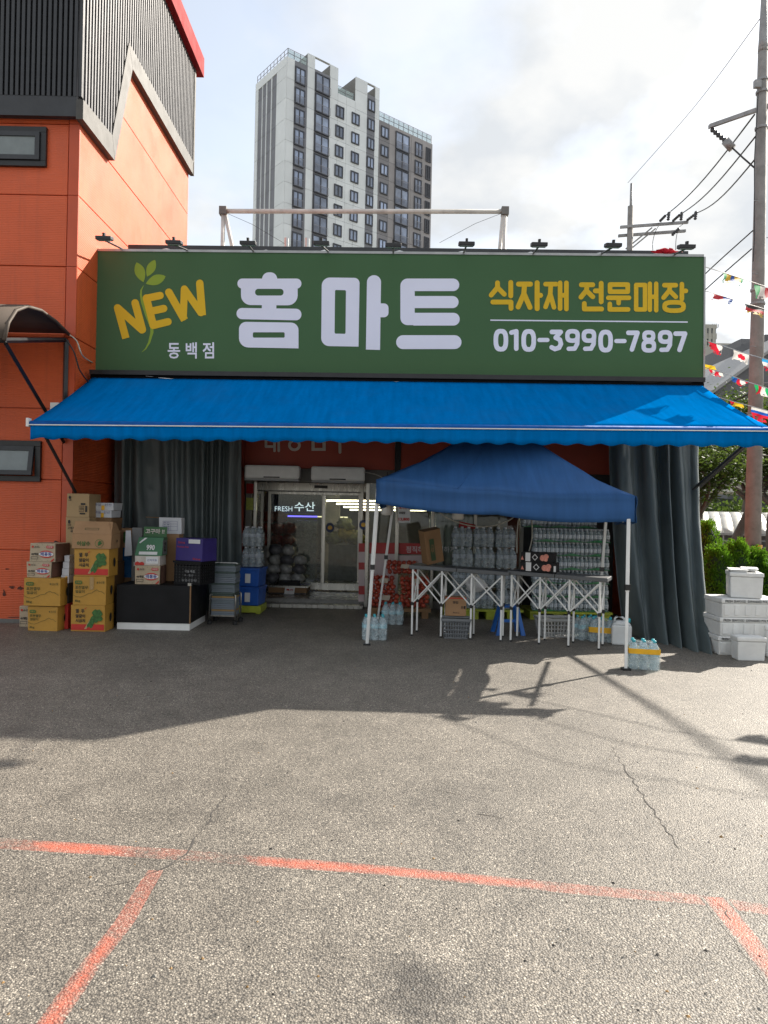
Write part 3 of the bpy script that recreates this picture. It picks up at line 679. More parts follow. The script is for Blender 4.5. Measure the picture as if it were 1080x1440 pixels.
for i, (px, py) in enumerate([(232, 355), (372, 357), (455, 357), (560, 358), (648, 359), (745, 360), (842, 361), (925, 361)]):
    a = F(px - 24, py, -.25); b = F(px + 26, py + .6, -.25); c_ = F(px + 2, py - 6, -.3)
    k = MB().prism([a, b, c_], (0, .3, -.02)).build('flashing_cap', M['flash'], mart)
# ================================================================ blue awning
aw_b = [F(131, 530, .3), F(986, 541, .3)]
YA = 8.42
aw_f = [P(45, 592, YA), P(1083, 601, YA - .1)]
awn = thing('blue_awning', 'wide bright blue retractable awning stretched out under the green sign', 'awning', ((aw_b[0].x + aw_b[1].x) / 2, 9.5, 2.4))
def awf(u, v):
    p = aw_b[0].lerp(aw_b[1], u).lerp(aw_f[0].lerp(aw_f[1], u), v)
    p.z -= .035 * math.sin(math.pi * v) * (.7 + .3 * math.sin(u * 9)) + .012 * math.sin(u * 34) * v * (1 - v)
    return p
MB().grid(awf, 64, 14).build('awning_fabric', M['awning'], awn, smooth=True, solid=.006)
NV = 8.6 / .26
def valf(u, v):
    p = aw_f[0].lerp(aw_f[1], u) + Vector((0, -.035, -.045)); dep = .165 + .013 * math.cos(u * NV * 2 * math.pi)
    p.z -= v * (dep + .02 * u); p.y += .012 * math.sin(u * 40) * v; return p
MB().grid(valf, 330, 3).build('valance', M['awning'], awn, smooth=True, solid=.004)
A_, B_ = aw_f
MB().tube([A_ + Vector((-.02, -.01, -.03)), B_ + Vector((.02, -.01, -.03))], .032, 8).build('front_bar', pm('awning_bar_blue', (.004, .1, .38), .7, spec=.15), awn, smooth=True)
MB().hexa([A_ + Vector((-.02, -.05, -.055)), B_ + Vector((.02, -.05, -.055)), B_ + Vector((.02, -.05, -.043)), A_ + Vector((-.02, -.05, -.043))],
          [A_ + Vector((-.02, -.03, -.055)), B_ + Vector((.02, -.03, -.055)), B_ + Vector((.02, -.03, -.043)), A_ + Vector((-.02, -.03, -.043))]).build('bar_edge', M['whitesteel'], awn)
MB().tube([aw_b[0] + Vector((-.03, .02, .0)), aw_b[1] + Vector((.03, .02, .0))], .05, 8).build('roller', M['matblack'], awn, smooth=True)
MB().hexa([aw_b[0] + Vector((-.03, -.03, .06)), aw_b[1] + Vector((.03, -.03, .06)), aw_b[1] + Vector((.03, -.03, .085)), aw_b[0] + Vector((-.03, -.03, .085))],
          [aw_b[0] + Vector((-.03, .12, .06)), aw_b[1] + Vector((.03, .12, .06)), aw_b[1] + Vector((.03, .12, .085)), aw_b[0] + Vector((-.03, .12, .085))]).build('hood', M['black'], awn)
lp = [aw_b[0] + Vector((-.03, -.062, .028)), aw_b[1] + Vector((.03, -.062, .028)), aw_b[1] + Vector((.03, -.062, .09)), aw_b[0] + Vector((-.03, -.062, .09))]
MB().hexa(lp, [p + Vector((0, .03, 0)) for p in lp]).build('gap_cover', M['black'], awn)  # strip added in front to cover the bright gap over the roller
bp = [aw_b[0] + Vector((-.03, .125, -.2)), aw_b[1] + Vector((.03, .125, -.2)), aw_b[1] + Vector((.03, .125, .12)), aw_b[0] + Vector((-.03, .125, .12))]
MB().hexa(bp, [p + Vector((0, .03, 0)) for p in bp]).build('sun_block_plate', M['black'], awn)  # plate added behind the roller to stop sun leaking under the sign
MB().tube([P(63, 612, YA), P(106, 692, 9.55)], .022, 6).build('strut', M['charcoal'], awn)
MB().tube([P(1047, 626, 8.4), P(975, 688, 9.75)], .022, 6).build('strut', M['charcoal'], awn)
MB().box(A_ + Vector((-.03, -.02, -.02)), (.03, .07, .1)).build('end_cap', M['whitesteel'], awn)
MB().box(B_ + Vector((.03, -.02, -.02)), (.03, .07, .1)).build('end_cap', M['whitesteel'], awn)
# ================================================================ roof pipe frame
pf = thing('roof_pipe_frame', 'white steel pipe frame standing on the shop roof in front of the tower', 'pipe frame', (-.3, 22, 5.05))
YP = 22.0
a, b = P(314, 297, YP), P(710, 297.5, YP)
MB().tube([a, b], .075, 8).build('beam', M['dirtywhite'], pf, smooth=True)
for q, s in ((a, 1), (b, -1)):
    MB().box(q, (.22, .22, .24)).build('corner_joint', M['trimgrey'], pf)
    MB().tube([q, (q.x, YP, 5.05)], .065, 8).build('post', M['dirtywhite'], pf, smooth=True)
    MB().tube([q + Vector((.05 * s, 0, -.05)), (q.x + (1.35 if s > 0 else -.45) , YP + .4, 5.05)], .06, 8).build('brace', M['dirtywhite'], pf, smooth=True)
    MB().tube([q + Vector((.1 * s, .02, -.05)), q + Vector((.9 * s, .02, -.38)), q + Vector((2.0 * s, .02, -1.0))], .006, 4).build('tie_wire', M['wire'], pf)
for i, px in enumerate((403, 432)):
    t = MB().tube([P(px, 350, 12.2), P(px, 335, 12.2)], .04, 6).build('roof_stub', M['flash'])
    t.location.z = t.location.z
    tag(t, ('thin white vent stub on the roof in front of the tower corner', 'taller white vent stub on the roof beside the tower corner stub')[i], 'vent pipe', 'vent stubs on the shop roof')
# ================================================================ curtains
def curtain(name, label, top, bot, nf, amp0, amp1, seed, z_flat=0.0):
    """tarpaulin hung from the line top[0]-top[1] to bot[0]-bot[1], with nf folds that deepen downwards"""
    r = random.Random(seed); ph = [r.uniform(0, 6.28) for _ in range(6)]
    t0, t1, b0, b1 = (Vector(p) for p in (*top, *bot)); d = (t1 - t0).normalized(); nrm = Vector((d.y, -d.x, 0))
    def fn(u, v):
        w = u + .055 * math.sin(u * 7 + ph[0]) + .022 * math.sin(u * 19 + ph[1] + v * 1.5) + .03 * v * math.sin(u * 4 + ph[4])
        p = t0.lerp(t1, u).lerp(b0.lerp(b1, u), v ** 1.75); p.z = t0.z + (t1.z - t0.z) * u + ((b0.z + (b1.z - b0.z) * u) - (t0.z + (t1.z - t0.z) * u)) * v
        a = amp0 + (amp1 - amp0) * v ** 1.3
        s = math.sin(w * nf * 2 * math.pi + ph[2] + .5 * math.sin(v * 3 + u * 5))
        f = math.copysign(abs(s) ** .75, s) * a * (.55 + .75 * abs(math.sin(u * 5.3 + ph[5]))) + .35 * a * math.sin(w * nf * 4.7 + ph[3] + v * 2.2)
        f += .05 * v * noise.noise(Vector((u * 4 + 3, v * 3, seed + 9)))
        f += .018 * noise.noise(Vector((u * 7, v * 9, seed))) + .012 * abs(noise.noise(Vector((u * 11 + v * 4, v * 16 - u * 6, seed + 2)))) + .035 * v ** 4 * noise.noise(Vector((u * 14, v * 12, seed + 5)))
        return p + nrm * f
    return tag(MB().grid(fn, 150, 60).build(name, M['curtain'], smooth=True, solid=.004), label, 'curtain', 'dark tarpaulin curtains at the shop front')
curtain('tarpaulin_curtain', 'dark slate tarpaulin curtain behind the carton stacks on the left', ((-4.1, 10.75, 3.38), (P(338, 700, 11.3).x, 11.3, 3.38)), ((-4.05, 10.75, -.04), (P(342, 860, 11.2).x, 11.2, -.04)), 9, .05, .055, 3)
curtain('tarpaulin_curtain', 'dark slate tarpaulin curtain flaring to the ground at the right end of the shop',
        ((P(854, 620, 10.55).x, 10.55, 3.36), (P(981, 620, 10.45).x, 10.45, 3.34)), ((*G(880, 893)[:2], -.04), (*G(1004, 921)[:2], -.04)), 5.2, .05, .125, 8)
# ================================================================ folding canopy tent
TA = [P(530, 674, 8.6), P(893, 697, 7.62), P(858, 692, 9.75), P(556, 676, 10.55)]      # eave corners FL FR BR BL
TA[2].z = TA[1].z + .02; TA[3].z = TA[0].z
apex = sum(TA, Vector()) / 4; apex.z = 2.98
tent = thing('canopy_tent', 'blue folding canopy tent with white legs under the awning', 'tent', (apex.x, apex.y, 0))
mb = MB()
for i in range(4):
    a, b = TA[i], TA[(i + 1) % 4]
    def fn(u, v, a=a, b=b):
        e = a.lerp(b, u); p = e.lerp(apex, v); p.z = e.z + (apex.z - e.z) * (.55 * v + .45 * v ** 2.2)
        p.z -= .07 * math.sin(math.pi * u) ** 1.5 * (1 - v) ** 1.5 - .03 * (1 - abs(2 * u - 1)) ** 6 * (1 - v) ** 3; p.z += .014 * math.sin(u * 15 + v * 9) * (1 - v) * min(1, v * 5) + (.05 * noise.noise(Vector((u * 9, v * 2.5, i + .5))) + .022 * abs(math.sin(u * 26 + 4 * noise.noise(Vector((u * 4, v * 3, i)))))) * min(1, v * 3) * (1 - v); return p
    mb.grid(fn, 28, 12)
mb.build('roof_cloth', M['tentblue'], tent, smooth=True, solid=.004)
for i in (0, 1):
    a, b = TA[i], TA[(i + 1) % 4]; e = a.lerp(b, .5 if i else .34); pts = []
    for k in range(12):
        v = k / 12; p = e.lerp(apex, v); p.z = e.z + (apex.z - e.z) * (.55 * v + .45 * v ** 2.2) - .07 * (1 - v) ** 1.5 * (.9 if i else .75) + .005; pts.append(p)
    MB().tube(pts, .005, 5).build('seam', M['tentblue'], tent)
mb = MB()
for i in range(4):
    a, b = TA[i], TA[(i + 1) % 4]; out_ = Vector(((b - a).y, -(b - a).x, 0)).normalized() * .012
    def fv(u, v, a=a, b=b, o_=out_):
        p = a.lerp(b, u); p.z -= .07 * math.sin(math.pi * u) ** 1.5 - .03 * (1 - abs(2 * u - 1)) ** 6
        p.z -= v * (.29 + .015 * math.sin(u * 10)); return p + o_ * (1 + 1.2 * math.sin(u * 13 + v * 2 + i) * (.3 + v)) + o_ * .8 * math.sin(v * 8 + u * 3)
    mb.grid(fv, 40, 6)
mb.build('valance', M['tentblue'], tent, smooth=True, solid=.004)
def tleg(top, basepx, D=None):
    g = G(*basepx); t = Vector((top.x, top.y, top.z - .05)); k = t.lerp(g, .52)
    l = MB().box((t + k) / 2, (.038, .038, (t - k).length + .1), M=(t - k).to_track_quat('Z', 'Y').to_matrix().to_4x4())
    l.box((k + g) / 2, (.03, .03, (k - g).length), M=(t - g).to_track_quat('Z', 'Y').to_matrix().to_4x4())
    o = l.build('leg', M['whitesteel'], tent, bevel=.004)
    MB().box(k, (.055, .055, .06)).build('clamp', M['black'], o); MB().box((g.x, g.y, .01), (.085, .085, .02)).build('foot', M['black'], o)
tleg(TA[0] + Vector((.02, .03, 0)), (516, 907)); tleg(TA[1] + Vector((-.05, .04, 0)), (880, 942)); tleg(TA[2] + Vector((-.05, -.04, 0)), (840, 884)); tleg(TA[3] + Vector((0.0, -.04, 0)), (531, 872))
for i in range(4):
    cq = Vector((apex.x, apex.y, TA[i].z)); a, b = (TA[i].lerp(cq, .07) - Vector((0, 0, .03)), TA[(i + 1) % 4].lerp(cq, .07) - Vector((0, 0, .03))); m_ = (a + b) / 2 + Vector((0, 0, .02))
    MB().tube([a, m_ - Vector((0, 0, .25))], .012, 5).tube([b, m_ - Vector((0, 0, .25))], .012, 5).tube([a - Vector((0, 0, .25)), m_], .012, 5).tube([b - Vector((0, 0, .25)), m_], .012, 5).build('truss_bar', M['whitesteel'], tent)
mc = apex - Vector((0, 0, .12)); MB().tube([mc, mc - Vector((0, 0, .7))], .02, 6).build('centre_pole', M['whitesteel'], tent)
M['lampwhite'] = pm('lamp_white_plastic', (.62, .6, .56), .4, .05)
for px, py, Y, lb in ((544, 716, 9.6, 'white round lamp hanging behind the left legs of the blue tent'), (644, 722, 9.3, 'white round lamp hanging under the middle of the blue tent valance')):
    p = P(px, py, Y); t = thing('hanging_lamp', lb, 'lamp', p, 0, 'white lamps hanging in the blue tent')
    MB().lathe([(.045, .1), (.075, .08), (.08, -.05), (.065, -.08), (.01, -.085)], p, 14).build('lamp_housing', M['lampwhite'], t, smooth=True)
    MB().tube([p + Vector((0, 0, .1)), p + Vector((0, 0, .5))], .006, 5).build('cord', M['wire'], t)
M['cable'] = pm('pale_cable', (.42, .4, .34), .6)
def cable(label, pts, r=.008, m='cable'):
    v = [Vector(p) for p in pts]; d = []
    for i in range(len(v) - 1):
        p0, p1, p2, p3 = v[max(i - 1, 0)], v[i], v[i + 1], v[min(i + 2, len(v) - 1)]
        for k in range(6):
            t = k / 6; d.append(.5 * ((2 * p1) + (p2 - p0) * t + (2 * p0 - 5 * p1 + 4 * p2 - p3) * t * t + (3 * p1 - p0 - 3 * p2 + p3) * t ** 3))
    d.append(v[-1]); return tag(MB().tube(d, r, 6).build('cable', M[m], smooth=True), label, 'cable')
cable('pale cable looping under the blue tent in front of the bottles', [P(611, 715, 9.4), P(630, 729, 9.4), P(660, 739, 9.4), P(690, 740, 9.4), P(717, 731, 9.3), P(731, 718, 9.3)])
cable('pale cable hanging from the tent beside the flat food cartons', [P(734, 719, 9.2), P(729, 732, 9.2), P(727, 755, 9.15), P(727, 778, 9.1)])
cable('thin pale cable hanging over the right part of the table', [P(746, 719, 9.2), P(748, 735, 9.2), P(748, 757, 9.15), P(744, 775, 9.1)])
cable('pale cable running from the right air curtain to the tent corner', [P(513, 664, 11.4), P(530, 668, 10.8), P(556, 681, 10.4)])
cable('black cable on the orange corner beside the green sign', [P(92, 476, 9.5), P(104, 495, 9.5), P(112, 520, 9.58), P(124, 537, 9.8)], .01, 'wire')
cable('pale cable on the orange corner ending at the sign edge', [P(98, 471, 9.55), P(108, 480, 9.55), P(116, 500, 9.6), P(130, 510, 10.2)], .009, 'cable')
cable('thin white wire along the bottom edge of the green sign', [F(205, 529, .32), F(300, 538, .34), F(420, 541, .36), F(560, 537, .33)], .006, 'whitesteel')
# ================================================================ folding scissor tables
def ftable(label, pL, pR, h0, h1, depth=.33, spans=3):
    a, b = G(*pL), G(*pR); d = b - a; L_ = d.length; rz = math.atan2(d.y, d.x)
    t = thing('folding_table', label, 'table', a, rz, 'folding display tables under the blue tent')
    hz = lambda x: h0 + (h1 - h0) * x / L_
    mid = L_ * .5
    for x0, x1 in ((-.05, mid - .003), (mid + .003, L_ + .09)):
        MB().hexa([(x0, -.03, hz(x0)), (x1, -.03, hz(x1)), (x1, depth + .05, hz(x1)), (x0, depth + .05, hz(x0))],
                  [(x0, -.03, hz(x0) + .05), (x1, -.03, hz(x1) + .05), (x1, depth + .05, hz(x1) + .05), (x0, depth + .05, hz(x0) + .05)]).build('tabletop', M['tabletop'], t, True, bevel=.008)
    jz = .42
    for i in range(spans + 1):
        x = L_ * i / spans
        for y in (0, depth):
            lg = MB().bb(x - .011, x + .011, y - .011, y + .011, .02, hz(x) - .002).build('leg', M['whitesteel'], t, True)
            MB().bb(x - .018, x + .018, y - .018, y + .018, jz - .02, jz + .025).build('clamp', M['black'], lg, True)
            MB().bb(x - .013, x + .013, y - .013, y + .013, 0, .02).build('foot', M['black'], lg, True)
        MB().tube([(x + .013, .012, jz + .03), (x + .013, depth - .012, hz(x) - .03)], .008, 5).tube([(x - .013, .012, hz(x) - .03), (x - .013, depth - .012, jz + .03)], .008, 5).build('side_brace', M['whitesteel'], t, True)
        if i < spans:
            x2 = L_ * (i + 1) / spans
            for y in (0, depth):
                MB().tube([(x + .015, y - .014, hz(x) - .03), (x2 - .015, y - .014, jz + .02)], .0095, 5).build('brace', M['whitesteel'], t, True)
                MB().tube([(x + .015, y - .03, jz + .02), (x2 - .015, y - .03, hz(x2) - .03)], .0095, 5).build('brace', M['whitesteel'], t, True)
    return t
M['tabletop'] = pm('table_edge_grey', (.10, .105, .11), .5, .12, 6, .05)
hA = lambda px, py, g: P(px, py, G(*g).y).z
ftable('left folding display table with white scissor legs, under the tent', (579, 894), (704, 902), hA(579, 800, (579, 894)), hA(704, 809, (704, 902)))
ftable('right folding display table with flat food cartons on it', (718, 902), (842, 914), hA(718, 808, (718, 902)), hA(842, 818, (842, 914)))
# ================================================================ bottles and bottle packs
M['pet'] = plasticclear('pet_bottle', (.58, .66, .70), .42); M['petdark'] = plasticclear('pet_bottle_grey', (.42, .46, .50), .5)
M['wrap'] = plasticclear('shrink_wrap', (.7, .76, .78), .22, .08); M['cap_teal'] = pm('cap_teal', (.05, .38, .45), .4); M['cap_white'] = pm('cap_white', (.6, .62, .66), .4)
M['lab_blue'] = pm('label_pale_blue', (.33, .55, .62), .4, .3, 40); M['lab_grey'] = pm('label_grey', (.34, .36, .42), .4, .3, 60); M['lab_yel'] = pm('yellow_band', (.75, .40, .01), .35, .15, 10)
M['wrap_green'] = pm('green_print_film', (.02, .16, .06), .35, .4, 25)
B2 = [(.02, 0), (.046, .004), (.05, .02), (.047, .05), (.051, .08), (.047, .11), (.051, .14), (.048, .17), (.05, .19), (.044, .225), (.03, .265), (.016, .285), (.016, .295)]
def bottle_meshes(prof, capm, labm, petm, lab=(.15, .2), n=12, r=.0515):
    zt = prof[-1][1]
    a = MB().lathe(prof, n=n).build('bottle', M[petm], None, at=(0, 0, 0), smooth=True)
    b = MB().lathe([(.0175, zt - .012), (.0175, zt + .012), (.012, zt + .016)], n=10).build('cap', M[capm], None, at=(0, 0, 0), smooth=True)
    c = MB().lathe([(r, lab[0]), (r + .0008, lab[0] + .003), (r + .0008, lab[1] - .003), (r, lab[1])], n=n).build('label_band', M[labm], None, at=(0, 0, 0), smooth=True)
    ms = (a.data, b.data, c.data)
    for o in (a, b, c): bpy.data.objects.remove(o)
    return ms
def put(name, me, parent, loc=(0, 0, 0), rz=0):
    o = bpy.data.objects.new(name, me); COL.objects.link(o); o.parent = parent; o.location = loc; o.rotation_euler = (0, 0, rz); return o
BM = {'teal': bottle_meshes(B2, 'cap_teal', 'lab_blue', 'pet'), 'grey': bottle_meshes(B2, 'cap_white', 'lab_grey', 'petdark')}
def wrapmesh(nx, ny, s, h, m, band=None):
    w, d = nx * s / 2 + .002, ny * s / 2 + .002; mb = MB()
    def ringp(z, k): return [(x * w * k, y * d * k, z) for x, y in ((-1, -.9), (-.9, -1), (.9, -1), (1, -.9), (1, .9), (.9, 1), (-.9, 1), (-1, .9))]
    lv = [(.004, .97), (.05, 1), (h * .62, 1), (h * .8, .9), (h * .94, .68)] if band is None else [(band[0], 1.01), (band[1], 1.01)]
    vs = [v for z, k in lv for v in ringp(z, k)]; fs = []
    for i in range(len(lv) - 1):
        for k in range(8): fs.append((i * 8 + k, i * 8 + (k + 1) % 8, i * 8 + 8 + (k + 1) % 8, i * 8 + 8 + k))
    if band is None: fs.append(tuple(range((len(lv) - 1) * 8, len(lv) * 8)))
    return mb.add(vs, fs)
def pack(label, loc, rz=0, nx=3, ny=2, kind_='teal', band=None, group=None, z=0, jit=.0):
    t = thing('water_bottle_pack', label, 'bottle pack', (loc[0], loc[1], z), rz, group)
    s = .1035; bm_ = BM[kind_]
    for i in range(nx):
        for j in range(ny):
            b = put('bottle', bm_[0], t, ((i - (nx - 1) / 2) * s, (j - (ny - 1) / 2) * s, 0), rng.uniform(0, 6))
            put('cap', bm_[1], b); put('label_band', bm_[2], b)
    wrapmesh(nx, ny, s, .31, M['wrap']).build('shrink_wrap', M['wrap'], t, True, smooth=True)
    if band: wrapmesh(nx, ny, s, .31, None, band).build('printed_band', M['lab_yel'], t, True)
    return t
g = G(526, 901); pack('clear water bottle pack with teal caps at the foot of the front left tent leg', (g.x, g.y + .1), R(4))
g = G(552, 879); pack('clear water bottle pack with teal caps in front of the red onion bags', (g.x, g.y + .1), R(-4))
g = G(909, 943); pack('sunlit water bottle pack with a yellow band, standing alone right of the tent leg', (g.x, g.y + .1), R(-12), band=(.17, .225))
g = G(828, 901); pack('clear water bottle pack under the table, left of the other pack by the jerrycan', (g.x, g.y + .12), R(20))
g = G(850, 904); pack('water bottle pack with a yellow band next to the white jerrycan', (g.x, g.y + .12), R(-18), band=(.12, .19))
# left stack of large bottles
row_w = ['bottom', 'second', 'third', 'top']; col_w = ['left', 'middle', 'right']
x0 = P(634, 800, 10.95).x
MB0 = MB()
for i in range(4): MB0.bb(x0 - .1 + i * .32, x0 + .1 + i * .32, 10.8, 11.5, 0, .12, 0)
MB0.bb(x0 - .12, x0 + 1.1, 10.78, 11.52, .121, .15)
M['pallet'] = pm('yellow_green_pallet', (.35, .40, .03), .5, .25, 5)
tag(MB0.build('pallet', M['pallet']), 'yellow-green plastic pallet under the left stack of large bottles', 'pallet')
M['tray'] = pm('brown_card_tray', (.15, .085, .04), .8)
for r_ in range(4):
    zz = .152 + r_ * .312
    for c in range(3):
        pack('large grey water bottle pack, %s layer of the left stack, %s' % (row_w[r_], col_w[c]), (x0 + .175 + c * .335, 10.98 + (.12 if r_ == 3 else 0) + rng.uniform(-.01, .01)), rng.uniform(-.02, .02), 3, 2, 'grey', None, 'large bottle packs stacked behind the left table', zz)
    if r_ < 3:
        pass
# right stack of small bottles
S5 = [(.02, 0), (.029, .004), (.031, .02), (.029, .05), (.0315, .08), (.031, .13), (.026, .16), (.013, .185), (.012, .195)]
def small_pack():
    b, c, l = MB(), MB(), MB(); s = .0645
    for i in range(6):
        for j in range(3):
            o_ = ((i - 2.5) * s, (j - 1) * s, 0); b.lathe(S5, o_, 8); c.lathe([(.0135, .185), (.0135, .205), (.01, .208)], o_, 8)
            l.lathe([(.0322, .06), (.0326, .062), (.0326, .115), (.0322, .117)], o_, 8)
    return b, c, l
M['lab_print'] = pm('bottle_label_print', (.50, .55, .60), .4, .45, 55)
sb, sc_, sl = small_pack(); x1 = P(748, 790, 11.0).x; proto = None
rows7 = ['bottom layer', 'second layer', 'third layer', 'fourth layer', 'fifth layer', 'sixth layer', 'top layer']
mb = MB()
for i in range(4): mb.bb(x1 - .03 + i * .36, x1 + .12 + i * .36, 10.9, 11.6, 0, .1)
mb.bb(x1 - .04, x1 + 1.22, 10.86, 11.62, .101, .13)
tag(mb.build('pallet', M['pallet']), 'yellow-green plastic pallet under the right stack of small bottles', 'pallet')
for r_ in range(7):
    for c in range(3):
        loc = (x1 + .2 + c * .392 - (.12 if r_ == 6 else 0), 11.0 + (.3 if r_ == 6 else 0) + rng.uniform(-.012, .012), .132 + r_ * .2125)
        lb = 'small water bottle pack, %s of the right stack, %s' % (rows7[r_], col_w[c]); gp = 'small bottle packs stacked on the right pallet'
        if proto is None:
            proto = thing('water_bottle_pack', lb, 'bottle pack', loc, 0, gp)
            kind(sb.build('bottles', M['pet'], proto, True, smooth=True), 'stuff'); kind(sc_.build('caps', M['cap_white'], proto, True), 'stuff'); kind(sl.build('label_bands', M['lab_print'], proto, True), 'stuff')
            k = MB(); w = .195; d = .098
            for i in range(10):
                u0, u1 = -w + i * w / 5, -w + (i + 1) * w / 5; f = lambda u: .012 + .03 * max(0, math.cos(u * 9)) ** 2
                k.add([(u0, -d, .002), (u1, -d, .002), (u1, -d, f(u1)), (u0, -d, f(u0))], [(0, 1, 2, 3)])
            k.build('printed_film', M['wrap_green'], proto, True, solid=.001)
        else: dup(proto, loc, rng.uniform(-.02, .02), lb, gp)
# water packs and blue crates left of the door
M['bluecrate'] = pm('blue_crate', (.02, .10, .42), .4, .15, 6)
def crate(name, label, loc, size, rz, m, slots=3, cat='crate', group=None, wall=.012):
    t = thing(name, label, cat, loc, rz, group); w, d, h = size
    MB().bb(-w / 2 + .02, w / 2 - .02, -d / 2 + .02, d / 2 - .02, 0, .012).build('base', m, t, True)
    for i, (cx, cy, lx, ly, ax) in enumerate(((0, -d / 2 + wall / 2, w, wall, 0), (0, d / 2 - wall / 2, w, wall, 0), (-w / 2 + wall / 2, 0, wall, d - 2 * wall, 1), (w / 2 - wall / 2, 0, wall, d - 2 * wall, 1))):
        s = MB(); nb = slots
        s.bb(cx - lx / 2, cx + lx / 2, cy - ly / 2, cy + ly / 2, h - .045, h); s.bb(cx - lx / 2, cx + lx / 2, cy - ly / 2, cy + ly / 2, 0, .035)
        for k in range(1, nb): zz = .035 + (h - .08) * k / nb; s.bb(cx - lx / 2, cx + lx / 2, cy - ly / 2, cy + ly / 2, zz - .008, zz + .008)
        L_ = lx if ax == 0 else ly; n_ = max(3, int(L_ / .045))
        for k in range(n_ + 1):
            q = -L_ / 2 + .006 + (L_ - .012) * k / n_
            if ax == 0: s.bb(q - .006, q + .006, cy - ly / 2 + .001, cy + ly / 2 - .001, .03, h - .04)
            else: s.bb(cx - lx / 2 + .001, cx + lx / 2 - .001, cy + q - .006, cy + q + .006, .03, h - .04)
        s.build('side', m, t, True)
    r_ = MB(); q = .012
    r_.bb(-w / 2 - q, w / 2 + q, -d / 2 - q, -d / 2, h - .02, h + .004).bb(-w / 2 - q, w / 2 + q, d / 2, d / 2 + q, h - .02, h + .004).bb(-w / 2 - q, -w / 2, -d / 2, d / 2, h - .02, h + .004).bb(w / 2, w / 2 + q, -d / 2, d / 2, h - .02, h + .004)
    r_.build('rim', m, t, True); return t
gx = P(352, 850, 10.95).x; gy = 11.0
tag(MB().bb(gx - .2, gx + .18, gy - .15, gy + .4, .02, .12).bb(gx - .19, gx - .12, gy - .14, gy + .38, 0, .019).bb(gx + .1, gx + .17, gy - .14, gy + .38, 0, .019).build('pallet', M['pallet'], bevel=.008), 'small yellow-green pallet under the blue tubs by the door', 'pallet')
for k, lb in enumerate(('blue plastic tub by the door, the lower one', 'blue plastic tub by the door, under the grey bottle packs')):
    t = thing('blue_tub', lb, 'tub', (gx, gy + .1, .122 + k * .29), R(-6), 'blue tubs stacked by the door')
    mb = MB(); w0, w1, d0, d1, h = .15, .165, .2, .22, .28
    mb.hexa([(-w0, -d0, 0), (w0, -d0, 0), (w0, d0, 0), (-w0, d0, 0)], [(-w1, -d1, h), (w1, -d1, h), (w1, d1, h), (-w1, d1, h)]).build('body', M['bluecrate'], t, True, bevel=.012)
    MB().bb(-w1 - .008, w1 + .008, -d1 - .008, d1 + .008, h - .03, h + .005).build('rim', M['bluecrate'], t, True, bevel=.004)
    MB().bb(-.05, .03, -d1 - .012, -d1 - .002, .06, .2).build('paper_label', M['white'], t, True)
for k, lb in enumerate(('grey water bottle pack on the blue tubs by the door, the lower one', 'grey water bottle pack topmost of the stack by the door')):
    pack(lb, (gx, gy + .1), R(-6), 3, 2, 'grey', None, 'bottle packs stacked by the door', .705 + k * .316)
# jerrycan
g = G(877, 908)
jc = thing('jerrycan', 'white plastic jerrycan with a teal cap by the dark curtain', 'jerrycan', (g.x, g.y + .1, 0), R(-14))
M['hdpe'] = pm('milky_plastic', (.62, .64, .64), .4, .1, 4, .06)
mb = MB(); mb.hexa([(-.12, -.085, 0), (.12, -.085, 0), (.12, .085, 0), (-.12, .085, 0)], [(-.12, -.085, .25), (.12, -.085, .25), (.12, .085, .25), (-.12, .085, .25)])
mb.hexa([(-.12, -.085, .2501), (.12, -.085, .2501), (.12, .085, .2501), (-.12, .085, .2501)], [(-.06, -.05, .30), (.06, -.05, .30), (.06, .05, .30), (-.06, .05, .30)])
mb.build('body', M['hdpe'], jc, True, bevel=.02)
MB().tube([(-.085, 0, .275), (-.08, 0, .325), (-.06, 0, .34), (.01, 0, .34), (.03, 0, .325), (.035, 0, .29)], .014, 8).build('handle', M['hdpe'], jc, True, smooth=True)
MB().lathe([(.03, .28), (.03, .325), (.024, .33)], (.08, 0, 0), 14).build('cap', M['cap_teal'], jc, True, smooth=True)
